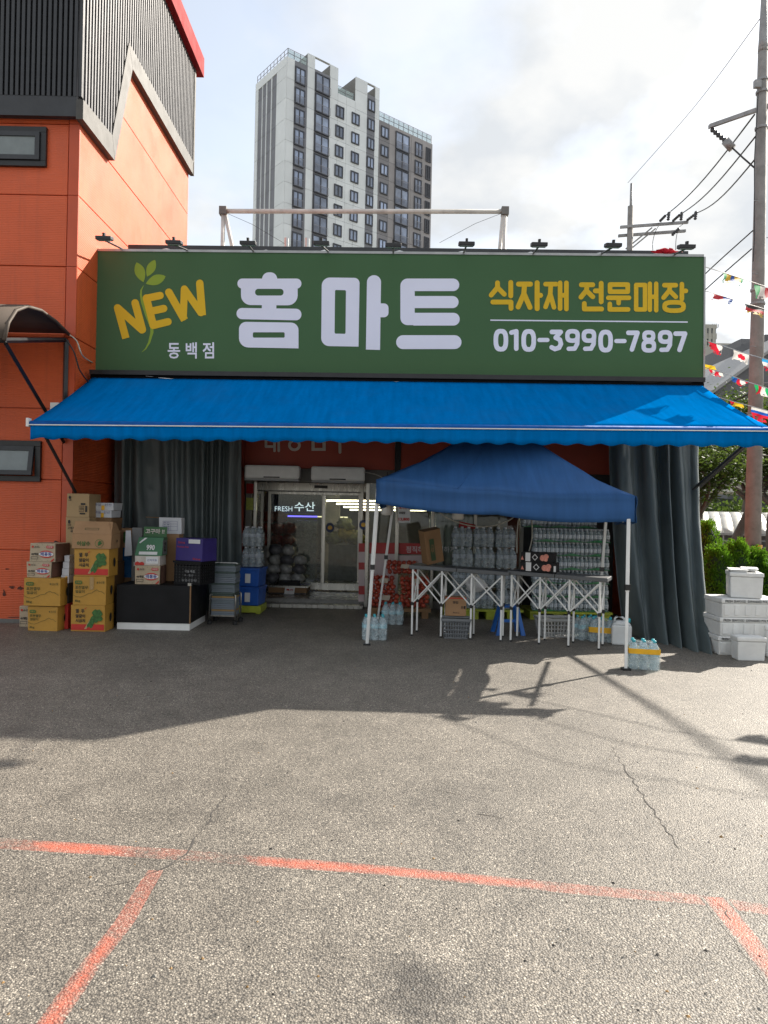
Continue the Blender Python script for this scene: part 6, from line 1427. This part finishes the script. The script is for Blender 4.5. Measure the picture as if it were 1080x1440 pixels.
for i, (a, b, e) in enumerate((((928, 311), (936, 303), (1061, 161)), ((946, 311), (956, 302), (1063, 191)), ((966, 310), (979, 300), (1064, 221)))):
    pa, pb, pe = P(*a, D2 - .2), P(*b, D2 - 1.2), P(*e, D1 + .3)
    insulator(p2, pa - o2, pb - o2, 5); insulator(p2, P(a[0] + 13, a[1] - 13, D2 - 1.3) - o2, P(a[0] + 11.5, a[1] - 1, D2 - 1.3) - o2, 4, .08)
    t = MB().tube([pb.lerp(pe, k / 10) + Vector((0, 0, -.25 * math.sin(math.pi * k / 10))) for k in range(11)], .022, 5).build('power_line', M['wire'], smooth=True)
    tag(t, 'black power line between the two utility poles, %s of three' % ('topmost', 'middle', 'lowest')[i], 'power line', 'power lines between the poles')
insulator(p1, ca + Vector((.06, 0, -.06)), P(1021, 199, 18.5) - o1, 5, .07); MB().tube([P(1020, 198, 18.5) - o1, P(1030, 209, 18.45) - o1], .11, 8).build('cable_clamp', M['galv'], p1, True, smooth=True)
MB().tube([P(1030, 208, 18.4) - o1, P(1045, 222, 18.1) - o1, P(1061, 236, 17.9) - o1], .022, 5).build('jumper_wire', M['wire'], p1, True)
insulator(p2, P(945, 331, D2) - o2, P(955, 321, D2) - o2, 5, .08)
cable('thin overhead wire from the top of the far pole to the big pole', [P(883, 257, D2), P(975, 152, 26), P(1069, 26, D1)], .012, 'galv')
for i, (a, b, c_) in enumerate((((960, 420), (994, 383), (1059, 324)), ((962, 436), (1000, 400), (1057, 350)))):
    cable('black drop wire right of the green sign, %s' % ('upper one ending at the pole band', 'lower one ending below the pole band')[i], [P(*a, 21), P(*b, 20), P(*c_, D1)], .016, 'wire')
cable('jumper wire hanging from the far pole crossarm behind the sign lamps', [P(966, 312, D2), P(955, 320, D2), P(951, 335, D2), P(950, 352, D2)], .014, 'wire'); cable('second jumper wire hanging left on the far pole crossarm', [P(930, 312, D2), P(922, 325, D2), P(918, 340, D2), P(918, 352, D2)], .014, 'wire')
for i, (a, b, c_) in enumerate((((985, 588), (1040, 560), (1090, 541)), ((985, 610), (1040, 594), (1090, 583)), ((985, 560), (1035, 585), (1062, 640)))):
    cable('dark cable crossing the trees behind the flags, %s' % ('upper', 'lower', 'steep one')[i], [P(*a, 19), P(*b, 18.5), P(*c_, 18)], .02, 'wire')
# guy cable from the shop's side wall up to a pole outside the frame (its soft shadow crosses the asphalt)
gp = thing('utility_pole', 'concrete utility pole outside the right edge holding the guy cable', 'utility pole', (17.6, 14.9, 0))
MB().tube([(0, 0, -.1), (0, 0, 14)], [.19, .12], 16).build('shaft', M['concrete'], gp, True, smooth=True)
t = MB().tube([(4.05, 10.26, 1.6), (10.6, 12.5, 6.9), (17.5, 14.85, 12.55)], .032, 6).build('guy_cable', M['wire'], smooth=True); tag(t, 'thick guy cable rising from the right side of the shop to an outside pole', 'cable')
# ================================================================ bunting
M['string'] = pm('white_string', (.62, .62, .6), .7)
FC = {n: fabric('flag_' + n, c, .7, 500, .35, .1) for n, c in dict(red=(.55, .02, .04), white=(.68, .66, .62), blue=(.02, .10, .42), green=(.02, .38, .12), yellow=(.66, .45, .03), black=(.02, .02, .02), sky=(.05, .33, .6)).items()}
def flag(label, a, b, drop, cols, vertical=True, ragged=0, seed=0, pattern=None, skew=.0, tri=False):
    """flag hung from its string between points a and b; cols run across (vertical) or downwards"""
    rr = random.Random(seed); a, b = Vector(a), Vector(b); nU, nV = 12, 9; mats = [FC[c] for c in cols]; extra = None
    if pattern: mats.append(FC[pattern[0]])
    m = MB(); out = Vector(((b - a).y, -(b - a).x, 0)).normalized(); L_ = (b - a).length; ph = rr.uniform(0, 6)
    def pt(u, v):
        dd = drop * (1 - .75 * abs(2 * u - 1) if tri else 1); p = a.lerp(b, u) + Vector((0, 0, -dd * v)) + (b - a).normalized() * skew * v
        return p + out * (.04 * math.sin(u * 7 + ph + v * 3) * v)
    for i in range(nU):
        for j in range(nV):
            u, v = (i + .5) / nU, (j + .5) / nV
            if ragged and v > 1 - ragged and rr.random() < .5: continue
            k = min(len(cols) - 1, int((u if vertical else v) * len(cols)))
            if pattern and (((u - .5) * L_ / pattern[1]) ** 2 + ((v - .5) * drop / pattern[1]) ** 2 < 1): k = len(cols)
            m.add([pt(i / nU, j / nV), pt((i + 1) / nU, j / nV), pt((i + 1) / nU, (j + 1) / nV), pt(i / nU, (j + 1) / nV)], [(0, 1, 2, 3)], k)
    o = m.build('bunting_flag', mats, norm=False, smooth=True); return tag(o, label, 'flag', 'bunting flags right of the sign')
def bunting(label, pts):
    t = MB().tube(pts, .006, 5).build('bunting_string', M['string'], smooth=True); tag(t, label, 'string', 'bunting strings'); return pts
dq = lambda px: 10.15 - (px - 990) / 90 * 1.0
Q = lambda px, py: P(px, py, dq(px))
Qh = lambda px, py: P(px, py, 10.3 + (px - 990) / 90 * 2.6)
bunting('bunting string carrying the green flags, the highest one', [Qh(990, 375), Qh(1017, 383), Qh(1050, 394), Qh(1080, 404), Qh(1180, 440)])
bunting('bunting string second from the top, with the black red yellow flag', [Qh(990, 409), Qh(1000, 411), Qh(1040, 424), Qh(1080, 436), Qh(1180, 466)])
bunting('bunting string third from the top, with the red dot flag', [Q(989, 478), Q(1010, 484), Q(1045, 496), Q(1080, 506), (5.8, 8.4, 3.85), (7.6, 7.3, 3.7)])
bunting('bunting string second from the bottom, just above the awning', [Q(989, 516), Q(1015, 523), Q(1045, 535), Q(1080, 546), (5.9, 8.4, 3.45), (7.6, 7.3, 3.3)])
bunting('lowest bunting string, crossing the awning edge', [Q(1000, 556), Q(1025, 563), Q(1055, 571), Q(1085, 579), (5.9, 8.4, 3.1), (7.6, 7.3, 2.95)])
flag('green yellow and blue ragged flag on the highest string', Qh(1017, 384), Qh(1044, 391), .13, ['green', 'yellow', 'blue', 'yellow', 'green'], True, .35, 1)
flag('green white and red upright-striped flag before the pole', Qh(1061, 400), Qh(1084, 406), .22, ['green', 'white', 'red'], True, .25, 2, skew=-.02)
flag('narrow red and blue twisted flag left of the pole', Qh(1003, 413), Qh(1030, 421), .075, ['red', 'red', 'blue', 'blue'], True, .3, 3, skew=.03)
flag('black red and yellow flag in front of the pole', Qh(1047, 427), Qh(1074, 435), .14, ['black', 'red', 'yellow'], False, .3, 4, skew=.08)
flag('red triangular flag with white marks beside the sign edge', Q(995, 480), Q(1014, 486), .17, ['red', 'red', 'white'], True, .3, 5, skew=.05, tri=True)
flag('white flag with a red dot beside the pole', Q(1031, 491), Q(1053, 498), .14, ['white'], True, .1, 6, pattern=('red', .045), skew=.02)
flag('pale blue and pink flag at the right edge', Q(1072, 503), Q(1092, 509), .15, ['sky', 'white', 'red'], False, .3, 7)
flag('yellow flag bunched at the sign corner', Q(990, 512), Q(1006, 515), .07, ['yellow', 'yellow'], True, .2, 8)
flag('red and white crossed flag near the sign corner', Q(997, 519), Q(1016, 525), .07, ['red', 'white', 'red', 'white'], True, .3, 9)
flag('blue and red flag left of the pole on the fourth string', Q(1028, 528), Q(1051, 537), .10, ['sky', 'blue', 'red', 'white', 'red'], True, .25, 10, tri=True)
flag('green and white flag in front of the pole, lower part', Q(1061, 540), Q(1082, 547), .12, ['green', 'red', 'white', 'green'], True, .25, 11)
flag('yellow and red torn flag over the awning edge', Q(1026, 563), Q(1045, 569), .06, ['red', 'yellow', 'yellow'], True, .3, 12)
flag('white blue and red flag with ragged hem on the lowest string', Q(1057, 572), Q(1080, 578), .16, ['white', 'blue', 'red', 'red'], False, .35, 13)
def lerp3(a, b, t): return Vector(a).lerp(Vector(b), t)
k = 0
for (a, b), ts in ((((5.9, 8.4, 3.45), (7.6, 7.3, 3.3)), (.3,)), (((5.9, 8.4, 3.1), (7.6, 7.3, 2.95)), (.2,)), (((5.8, 8.4, 3.85), (7.6, 7.3, 3.7)), (.55,))):
    for t in ts:
        nm = ('red', 'green', 'white', 'sky', 'yellow', 'blue', 'red', 'white', 'green')[k]
        flag('%s bunting flag outside the right edge of the photo, seen by shadow only, %s' % (nm, 'abcdefghi'[k]), lerp3(a, b, t), lerp3(a, b, t + .13), .17, [nm, 'white', nm], True, .2, 30 + k); k += 1
rc = MB(); pr = F(937, 352, -.3); 
lump('plastic_scrap', 'crumpled red and white plastic scrap on top of the sign near its right end', 'scrap', F(937, 353, -.25), .075, FC['red'], amp=1.6, sq=(1.7, .5, .45))
# ================================================================ canopy roof, fence, bridge, hill
M['roofpanel'] = pm('pale_roof_panel', (.52, .51, .47), .4, .08, 2, .04); M['rib'] = pm('roof_rib_grey', (.16, .16, .15), .5)
cv = thing('canopy_roof', 'long low whitish curved roof beyond the shrubs at the right', 'canopy roof', (P(1040, 740, 30).x, 30, 0))
xa, xb = P(962, 740, 30).x, P(1190, 740, 30).x; n = 14
arc = [(28.6 + 2.9 * math.sin(a_) ** 1.0 * .0 + 4.5 * (i_ / 7), 1.02 + .92 * (1 - (1 - i_ / 7) ** 1.9)) for i_, a_ in [(i, 0) for i in range(8)]]
arc = arc + [(2 * 33.1 - y, z) for y, z in arc[::-1][1:]]
for i in range(n):
    x_0, x_1 = xa + (xb - xa) * i / n + .02, xa + (xb - xa) * (i + 1) / n - .02; sk = .42
    m = MB(); k = len(arc); m.add([(x_0 + sk * (y - 28.6), y, z) for y, z in arc] + [(x_1 + sk * (y - 28.6), y, z) for y, z in arc], [(j, j + 1, k + j + 1, k + j) for j in range(k - 1)]); m.build('roof_panel', M['roofpanel'], cv, solid=.03, smooth=True)
    MB().tube([(x_1 + .02 + sk * (y - 28.6), y, z + .005) for y, z in arc], .016, 5).build('rib', M['rib'], cv)
MB().bb(xa, xb, 28.5, 28.6, .96, 1.05).build('gutter', M['galv'], cv); MB().bb(xa, xb, 28.75, 28.85, 0, .95).build('side_wall', pm('dark_side_wall', (.10, .095, .09), .7), cv)
i = 0; x = xa
while x < xb: MB().bb(x - .03, x + .03, 28.6, 28.74, 0, .955).build('post', M['galv'], cv); x += 1.0
for z in (.25, .5, .75): MB().bb(xa, xb, 28.55, 28.6, z - .02, z + .02).build('rail', M['galv'], cv)
br = thing('road_bridge', 'pale elevated road with a parapet behind the trees at the right', 'bridge', (40, 60, 0))
for z0, z1, m in ((P(1020, 676, 60).z, P(1020, 669, 60).z, 'roofpanel'), (P(1020, 692, 60).z, P(1020, 687, 60).z, 'roofpanel'), (P(1020, 687, 60).z, P(1020, 676, 60).z, 'concrete')): MB().bb(20, 75, 60 - (.3 if m == 'roofpanel' else 0), 66, z0 + .01, z1 - .01).build('parapet' if m == 'roofpanel' else 'deck', M[m], br)
for x in (24, 36, 48, 60): MB().bb(x - .6, x + .6, 61, 65, 0, P(1020, 692, 60).z).build('pier', M['concrete'], br)
sg = thing('road_sign', 'small red and blue road sign on the elevated road', 'sign', (P(1031, 664, 59).x, 59, P(1031, 670, 59).z))
a, b = P(1024, 666, 59), P(1037, 662.5, 59); MB().bb(a.x, (a.x + b.x) / 2, 59, 59.1, a.z, b.z).build('blue_panel', FC['blue'], sg); MB().bb((a.x + b.x) / 2 + .01, b.x, 59, 59.1, a.z, b.z).build('red_panel', FC['red'], sg); MB().tube([P(1031, 680, 59.2), P(1031, 655, 59.2)], .06, 5).build('mast', M['galv'], sg)
M['hill'] = pm('hill_green', (.035, .05, .018), .95, .4, .12)
h = MB(); h.grid(lambda u, v: (-60 + 260 * u, 75 + 90 * v, max(-.2, (4.6 + 2.2 * noise.noise(Vector((u * 9, v * 3, 1)))) * math.sin(min(1, v * 2.4) * math.pi / 2) - .2)), 90, 20); kind(h.build('hillside', M['hill'], smooth=True, at=(0, 0, 0)), 'structure')
fw_ = MB(); rr = random.Random(5)
for k in range(9000):
    x = rr.uniform(22, 75); y = rr.uniform(70, 84); cl = noise.noise(Vector((x * .35, y * .3, 3))); H_ = 3.0 + 2.6 * cl; z = rr.random() ** .6 * H_ + .2
    a = Vector((rr.gauss(0, 1), rr.gauss(0, 1), rr.gauss(0, 1))).normalized() * rr.uniform(.15, .3); c = a.cross(Vector((rr.gauss(0, 1), rr.gauss(0, 1), 1))).normalized() * a.length * .7
    q = Vector((x, y, z)); fw_.add([q - a, q + c, q + a, q - c], [(0, 1, 2, 3)])
kind(fw_.build('far_woods', M['leaf'], norm=False, at=(0, 0, 0)), 'stuff')
# ================================================================ far buildings at the right
def bldg(label, name, loc): return thing(name, label, 'building', loc)
Dt = 190; a, b = P(978, 560, Dt), P(1007, 462, Dt)
t = bldg('pale far tower with a grid facade right of the green sign', 'office_tower', ((a.x + b.x) / 2, Dt, 0)); M['ftower'] = pm('far_tower_cladding', (.42, .40, .35), .7, .06, .2); M['fglass'] = pm('far_window_glass', (.17, .19, .21), .3, .2, .5, spec=.8)
MB().bb(a.x, b.x, Dt, Dt + 18, 0, b.z).build('core', M['fglass'], t)
z = 8.0
while z < b.z - 1: MB().bb(a.x - .1, b.x + .1, Dt - .3, Dt, z, z + 1.5).build('floor_band', M['ftower'], t); z += 3.2
x = a.x
while x <= b.x + .1: MB().bb(x - .35, x + .35, Dt - .45, Dt - .301, 4, b.z).build('pier', M['ftower'], t); x += 1.1
MB().bb(a.x - .1, b.x + .1, Dt - .3, Dt + 18, b.z - .01, b.z + 1).build('parapet', M['ftower'], t)
text(t, '씨J', lambda x, y: P(x, y, Dt - .2), 1000, 1010.5, 461, 455, M['galv'], .01, 'rooftop_letters', False)
Db = 150; a, b = P(1004, 560, Db), P(1033.5, 483, Db); t = bldg('beige and blue-glass block beside the pale far tower', 'office_block', ((a.x + b.x) / 2, Db, 0))
zg = P(1015, 500, Db).z; MB().bb(a.x, b.x, Db, Db + 20, zg, b.z).build('upper_wall', M['ftower'], t); M['bglass'] = pm('blue_glass', (.08, .22, .34), .2, .15, .3, spec=.9)
MB().bb(a.x, b.x, Db + .3, Db + 20, 0, zg - .01).build('glass_front', M['bglass'], t)
for k in range(6): x = a.x + (b.x - a.x) * k / 5; MB().bb(x - .12, x + .12, Db + .1, Db + .29, 0, zg - .01).build('mullion', M['ftower'], t)
for k in range(9): MB().bb(a.x, b.x, Db + .15, Db + .28, zg - 1.9 - k * 3.2, zg - 1.7 - k * 3.2).build('transom', M['ftower'], t)
q = P(1018, 492, Db); MB().bb(q.x - .9, q.x + .9, Db - .1, Db, q.z - 1, q.z + 1).build('window', M['fglass'], t)
Dr = 90; t = bldg('large grey hall with a sloping roof edge behind the utility pole', 'sports_hall', (P(1045, 530, Dr).x, Dr, 0)); M['hall'] = pm('hall_cladding', (.115, .115, .125), .6, .15, .4); M['halledge'] = pm('hall_roof_edge', (.28, .28, .28), .5)
f4 = [P(1004, 575, Dr), P(1110, 575, Dr), P(1110, 470, Dr), P(1078, 485, Dr)]
f4 = [P(1000, 620, Dr), P(1130, 620, Dr), P(1130, 458, Dr), P(1006, 549, Dr)]
MB().hexa(f4, [p + Vector((0, 30, 0)) for p in f4]).build('wall', M['hall'], t)
e4 = [P(1003, 553, Dr - .5), P(1131, 460, Dr - .5), P(1131, 456, Dr - .5), P(1003, 548, Dr - .5)]
MB().hexa(e4, [p + Vector((0, 31, 0)) for p in e4]).build('roof_edge', M['halledge'], t)
Du = 130; a, b = P(1041, 540, Du), P(1130, 478, Du); t = bldg('grey block with a flat roof behind the sloping hall roof', 'office_block', ((a.x + b.x) / 2, Du, 0)); MB().bb(a.x, b.x, Du, Du + 20, 0, b.z).build('wall', pm('grey_block', (.17, .17, .18), .7), t)
for k in range(4): MB().bb(a.x - .05, b.x, Du - .1, Du, b.z - 1.2 - k * 3.2, b.z - 1.0 - k * 3.2).build('floor_line', M['hall'], t)
a2 = P(1076, 485, 100); MB().bb(a2.x, a2.x + 12, 100, 110, 0, P(1076, 470, 100).z).build('stair_tower', M['hall'], t)
# ================================================================ apartment tower
To = P(404, 79, 100); To = Vector((To.x, To.y, 0)); tu = Vector((math.cos(R(39)), math.sin(R(39)), 0)).normalized(); tn = Vector((tu.y, -tu.x, 0)); tw = Vector((-tu.y, tu.x, 0))
tow = thing('apartment_tower', 'tall grey and white apartment tower rising behind the shop roof', 'apartment tower', To)
def FT(px, py):
    d = ray(px, py); k = (To - EYE).dot(tn) / d.dot(tn); p = EYE + d * k; return (p - To).dot(tu), p.z
TM = Matrix(((tu.x, -tn.x, 0, To.x), (tu.y, -tn.y, 0, To.y), (0, 0, 1, 0), (0, 0, 0, 1)))     # local x along the front, y inwards
def tbox(name, s0, s1, y0, y1, z0, z1, m, parent=None):
    b = MB().bb(s0, s1, y0, y1, z0, z1); c = MB().add(b.v, b.f, 0, TM); return c.build(name, M[m], parent or tow)
M['tw'] = pm('tower_white_panel', (.74, .77, .77), .7, .05, .4, .03, rnd=.05); M['tg'] = pm('tower_grey_panel', (.2, .205, .225), .7, .08, .4, .03, rnd=.06); M['tb'] = pm('tower_brown_panel', (.33, .31, .305), .7, .08, .4, .03, rnd=.06); M['td'] = pm('tower_dark_strip', (.23, .222, .228), .7, .08, .4, .03, rnd=.06)
M['tf'] = pm('tower_window_frame', (.055, .058, .068), .5); M['tgl'] = pm('tower_window_glass', (.27, .33, .46), .12, .45, .35, 0, spec=1, rnd=.35); M['trail'] = pm('railing_metal', (.22, .22, .24), .5); M['tglass'] = plasticclear('rail_glass', (.62, .74, .72), .35, .2); M['joint'] = pm('tower_joint', (.20, .20, .19), .8)  # pale blue of the window glass stands in for reflected sky
sx = lambda px: FT(px, 150)[0]
zA = FT(404, 79)[1]; zB = FT(435, 75)[1]; zC = FT(487, 136)[1]; zE = FT(500, 107)[1]; zF = FT(533.5, 168)[1]; FL = 2.93; DEP = 8.9; ZLO = 24.0
S = dict(a=0, b=sx(413.5), c=sx(431.5), d=sx(442), e=sx(463.5), c2=sx(475), d2=sx(499.5), f=sx(516.5), g=sx(527.5), h=sx(533.7), i=sx(548.5), j=sx(609.4))
def zone(s0, s1, ztop, m, step=None):
    tbox('core', s0, s1, .12, DEP, 0, ztop - .1, 'joint'); k = 0; z = zA - FL * round((zA - ztop) / FL) if abs(ztop - zA) > 1e-6 else zA
    edges = [ztop] + [q for q in [zA + FL * 2 - FL * k for k in range(20)] if ZLO < q < ztop - .4]
    n = max(1, round((s1 - s0) / step)) if step else 1
    for z1, z0 in zip(edges[:-1], edges[1:]):
        for k in range(n): tbox('panel', s0 + (s1 - s0) * k / n + .02, s0 + (s1 - s0) * (k + 1) / n - .02, -.0, .119, z0 + .02, z1 - .02, m)
zone(S['a'], S['b'], zA, 'tw'); zone(S['b'], S['c'], zA - .02, 'tg'); zone(S['c'], S['d'], zB, 'tw'); zB2 = FT(452, 101)[1]; zone(S['d'], S['e'], zB2, 'tg'); zone(S['e'], S['c2'], zB - .03, 'tw')
zone(S['c2'], S['d2'], zC, 'tw', 1.75); zone(S['d2'], S['f'], zE, 'tw', 2.0); zE2 = FT(522, 134)[1]; zone(S['f'], S['g'], zE2, 'tg'); zone(S['g'], S['h'], zE - .03, 'tw'); zone(S['h'], S['i'], zF, 'td'); zone(S['i'], S['j'], zF - .02, 'tb', 2.6)
tbox('parapet_beam', S['d'] + .001, S['e'] - .001, 0, .4, FT(452, 84)[1], zB - .01, 'tw'); tbox('parapet_beam', S['f'] + .001, S['g'] - .001, 0, .4, FT(522, 119)[1], zE - .01, 'tw')
tbox('plant_room', S['e'] + .6, S['f'] - .5, 4.5, DEP - .1, zC - .05, FT(480, 102)[1], 'tg')
tbox('plant_room', S['h'] + .01, S['h'] + 1.5, 3, DEP - .1, zF - .05, zF + 3.1, 'tg')
def fin(px, y, z): pass
cols = [('A', 413.9, 428.3, 95.5, 119, 1, 11), ('B', 442.7, 463, 105.8, 132.5, 1, 11), ('C', 472, 483.6, 149.7, 166.4, 0, 9), ('D', 494.7, 505.6, 160, 176, 0, 9), ('E', 517.2, 527, 140.8, 156.7, 0, 10), ('F', 536.4, 547, 179, 194.7, 0, 9), ('G', 557, 576.4, 188.6, 214, 1, 9), ('H', 584.7, 594.7, 202, 222, 1, 8), ('I', 600, 606.7, 209, 229, 2, 8)]
for nm, x0_, x1_, y0_, y1_, kd, nr in cols:
    s0, z1 = FT(x0_, y0_); s1, z0 = FT(x1_, y1_); s0, s1 = sx(x0_), sx(x1_); ms = None
    z1 = FT((x0_ + x1_) / 2, (y0_ + y1_) / 2)[1] + (y1_ - y0_) / 2 * (FT(x0_, y0_)[1] - FT(x0_, y1_)[1]) / (y1_ - y0_); z0 = 2 * FT((x0_ + x1_) / 2, (y0_ + y1_) / 2)[1] - z1
    for r_ in range(nr + 1):
        dz = -FL * r_
        if z0 + dz < ZLO: break
        if ms is None:
            T_ = .16; f = MB()
            for q in ((s0, s1, z0, z0 + T_), (s0, s1, z1 - T_, z1), (s0, s0 + T_, z0 + T_, z1 - T_), (s1 - T_, s1, z0 + T_, z1 - T_), ((s0 + s1) / 2 - .07, (s0 + s1) / 2 + .07, z0 + T_, z1 - T_)): f.bb(q[0], q[1], -.16, -.001, q[2], q[3])
            if kd == 2:
                k = z0 + .3
                while k < z1 - .2: f.bb(s0 + T_, s1 - T_, -.12, -.02, k, k + .1); k += .24
            w = MB().add(f.v, f.f, 0, TM).build('window', M['tf'], tow)
            p = tbox('pane', s0 + T_ - .01, s1 - T_ + .01, -.06, -.002, z0 + T_ - .01, z1 - T_ + .01, 'tgl' if kd != 2 else 'tf', w); rl = None
            if kd == 1:
                f = MB(); f.bb(s0 + .05, s1 - .05, -.42, -.38, z0 + 1.05, z0 + 1.12).bb(s0 + .05, s1 - .05, -.42, -.38, z0 + .05, z0 + .1); k = s0 + .06
                while k < s1: f.bb(k, k + .03, -.415, -.385, z0 + .1, z0 + 1.05); k += .16
                rl = MB().add(f.v, f.f, 0, TM).build('railing', M['trail'], w)
            ms = w
        else:
            c = copy_tree(ms, tow); c.location = (0, 0, dz)
# louvre-striped side face
ls = 8.02; TS = Matrix(((-tw.x, tu.x, 0, To.x), (-tw.y, tu.y, 0, To.y), (0, 0, 1, 0), (0, 0, 0, 1)))
def sbox(name, s0, s1, y0, y1, z0, z1, m):
    b = MB().bb(-s1, -s0, y0, y1, z0, z1); return MB().add(b.v, b.f, 0, TS).build(name, M[m], tow)
edges_ = [q * 8.9 / 8.02 for q in (0, 2.1, 2.35, 3.55, 3.75, 4.85, 5.05, 6.0, 6.15, 7.2, 8.02)]; ms_ = ['tw', 'tw', 'tg', 'tw', 'tg', 'tw', 'tg', 'tw', 'tg', 'tw']
fz = [zA - 1.2] + [q for q in [zA - FL * k for k in range(1, 16)] if q > ZLO]
sbox('panel', .02, 8.88, -.12, -.001, zA - 1.18, zA, 'tw')
for i, m in enumerate(ms_):
    for z1, z0 in zip(fz[:-1], fz[1:]): sbox('panel', edges_[i] + .01, edges_[i + 1] - .01, -.12 if m == 'tw' else -.03, -.001, z0 + .02, z1 - .02, m)
# roof railings
def rail(p, q, zb, h, step, glass=True):
    L_ = (q - p).length; m = MB(); n = max(2, int(L_ / step))
    for k in range(n + 1): r_ = p.lerp(q, k / n); m.tube([(r_.x, r_.y, zb), (r_.x, r_.y, zb + h)], .05, 4)
    for z in (zb + h, zb + h * .5): m.tube([(p.x, p.y, z), (q.x, q.y, z)], .045, 4)
    o = m.build('roof_railing', M['trail'], tow)
    if glass: MB().hexa([(p.x, p.y, zb + .1), (q.x, q.y, zb + .1), (q.x, q.y, zb + h - .1), (p.x, p.y, zb + h - .1)], [(p.x + tw.x * .04, p.y + tw.y * .04, zb + .1), (q.x + tw.x * .04, q.y + tw.y * .04, zb + .1), (q.x + tw.x * .04, q.y + tw.y * .04, zb + h - .1), (p.x + tw.x * .04, p.y + tw.y * .04, zb + h - .1)]).build('rail_glass', M['tglass'], o)
A0 = To + tu * .15 + tw * .1; rail(A0, To + tu * (S['c'] - .1) + tw * .1, zA, 1.25, .9); rail(A0, To + tu * .15 + tw * 8.8, zA, 1.25, .9, False)
rail(To + tu * (S['c2'] + .1) + tw * .3, To + tu * (S['d2'] - .1) + tw * .3, zC, 1.3, 1.1); rail(To + tu * (S['h'] + .1) + tw * .2, To + tu * (S['j'] - .1) + tw * .2, zF, 1.4, 1.0)
rail(To + tu * (S['c2'] + 1.2) + tw * 3, To + tu * (S['d2'] - .1) + tw * 3, zC + 1.5, 1.3, .9, False)

# ================================================================ grit on the asphalt
gt = MB(); rr = random.Random(9)
for k in range(420):
    q = G(rr.uniform(-40, 1120), 884 + 560 * rr.random() ** 1.6); r_ = rr.uniform(.003, .009) * (1.6 if rr.random() < .12 else 1); a_ = rr.uniform(0, 6)
    c_, s_ = math.cos(a_) * r_, math.sin(a_) * r_ * .8; h_ = r_ * rr.uniform(.4, .9); b_ = [(q.x + c_, q.y + s_, 0), (q.x - s_, q.y + c_, 0), (q.x - c_, q.y - s_, 0), (q.x + s_, q.y - c_, 0), (q.x + s_ * .2, q.y, h_)]
    gt.add(b_, [(0, 1, 4), (1, 2, 4), (2, 3, 4), (3, 0, 4)], rr.choice((0, 0, 1, 2)))
kind(gt.build('grit', [pm('grit_grey', (.2, .19, .17), .9), pm('grit_dark', (.05, .045, .04), .9), pm('dry_leaf_bits', (.26, .15, .05), .8)], at=(0, 0, 0)), 'stuff')
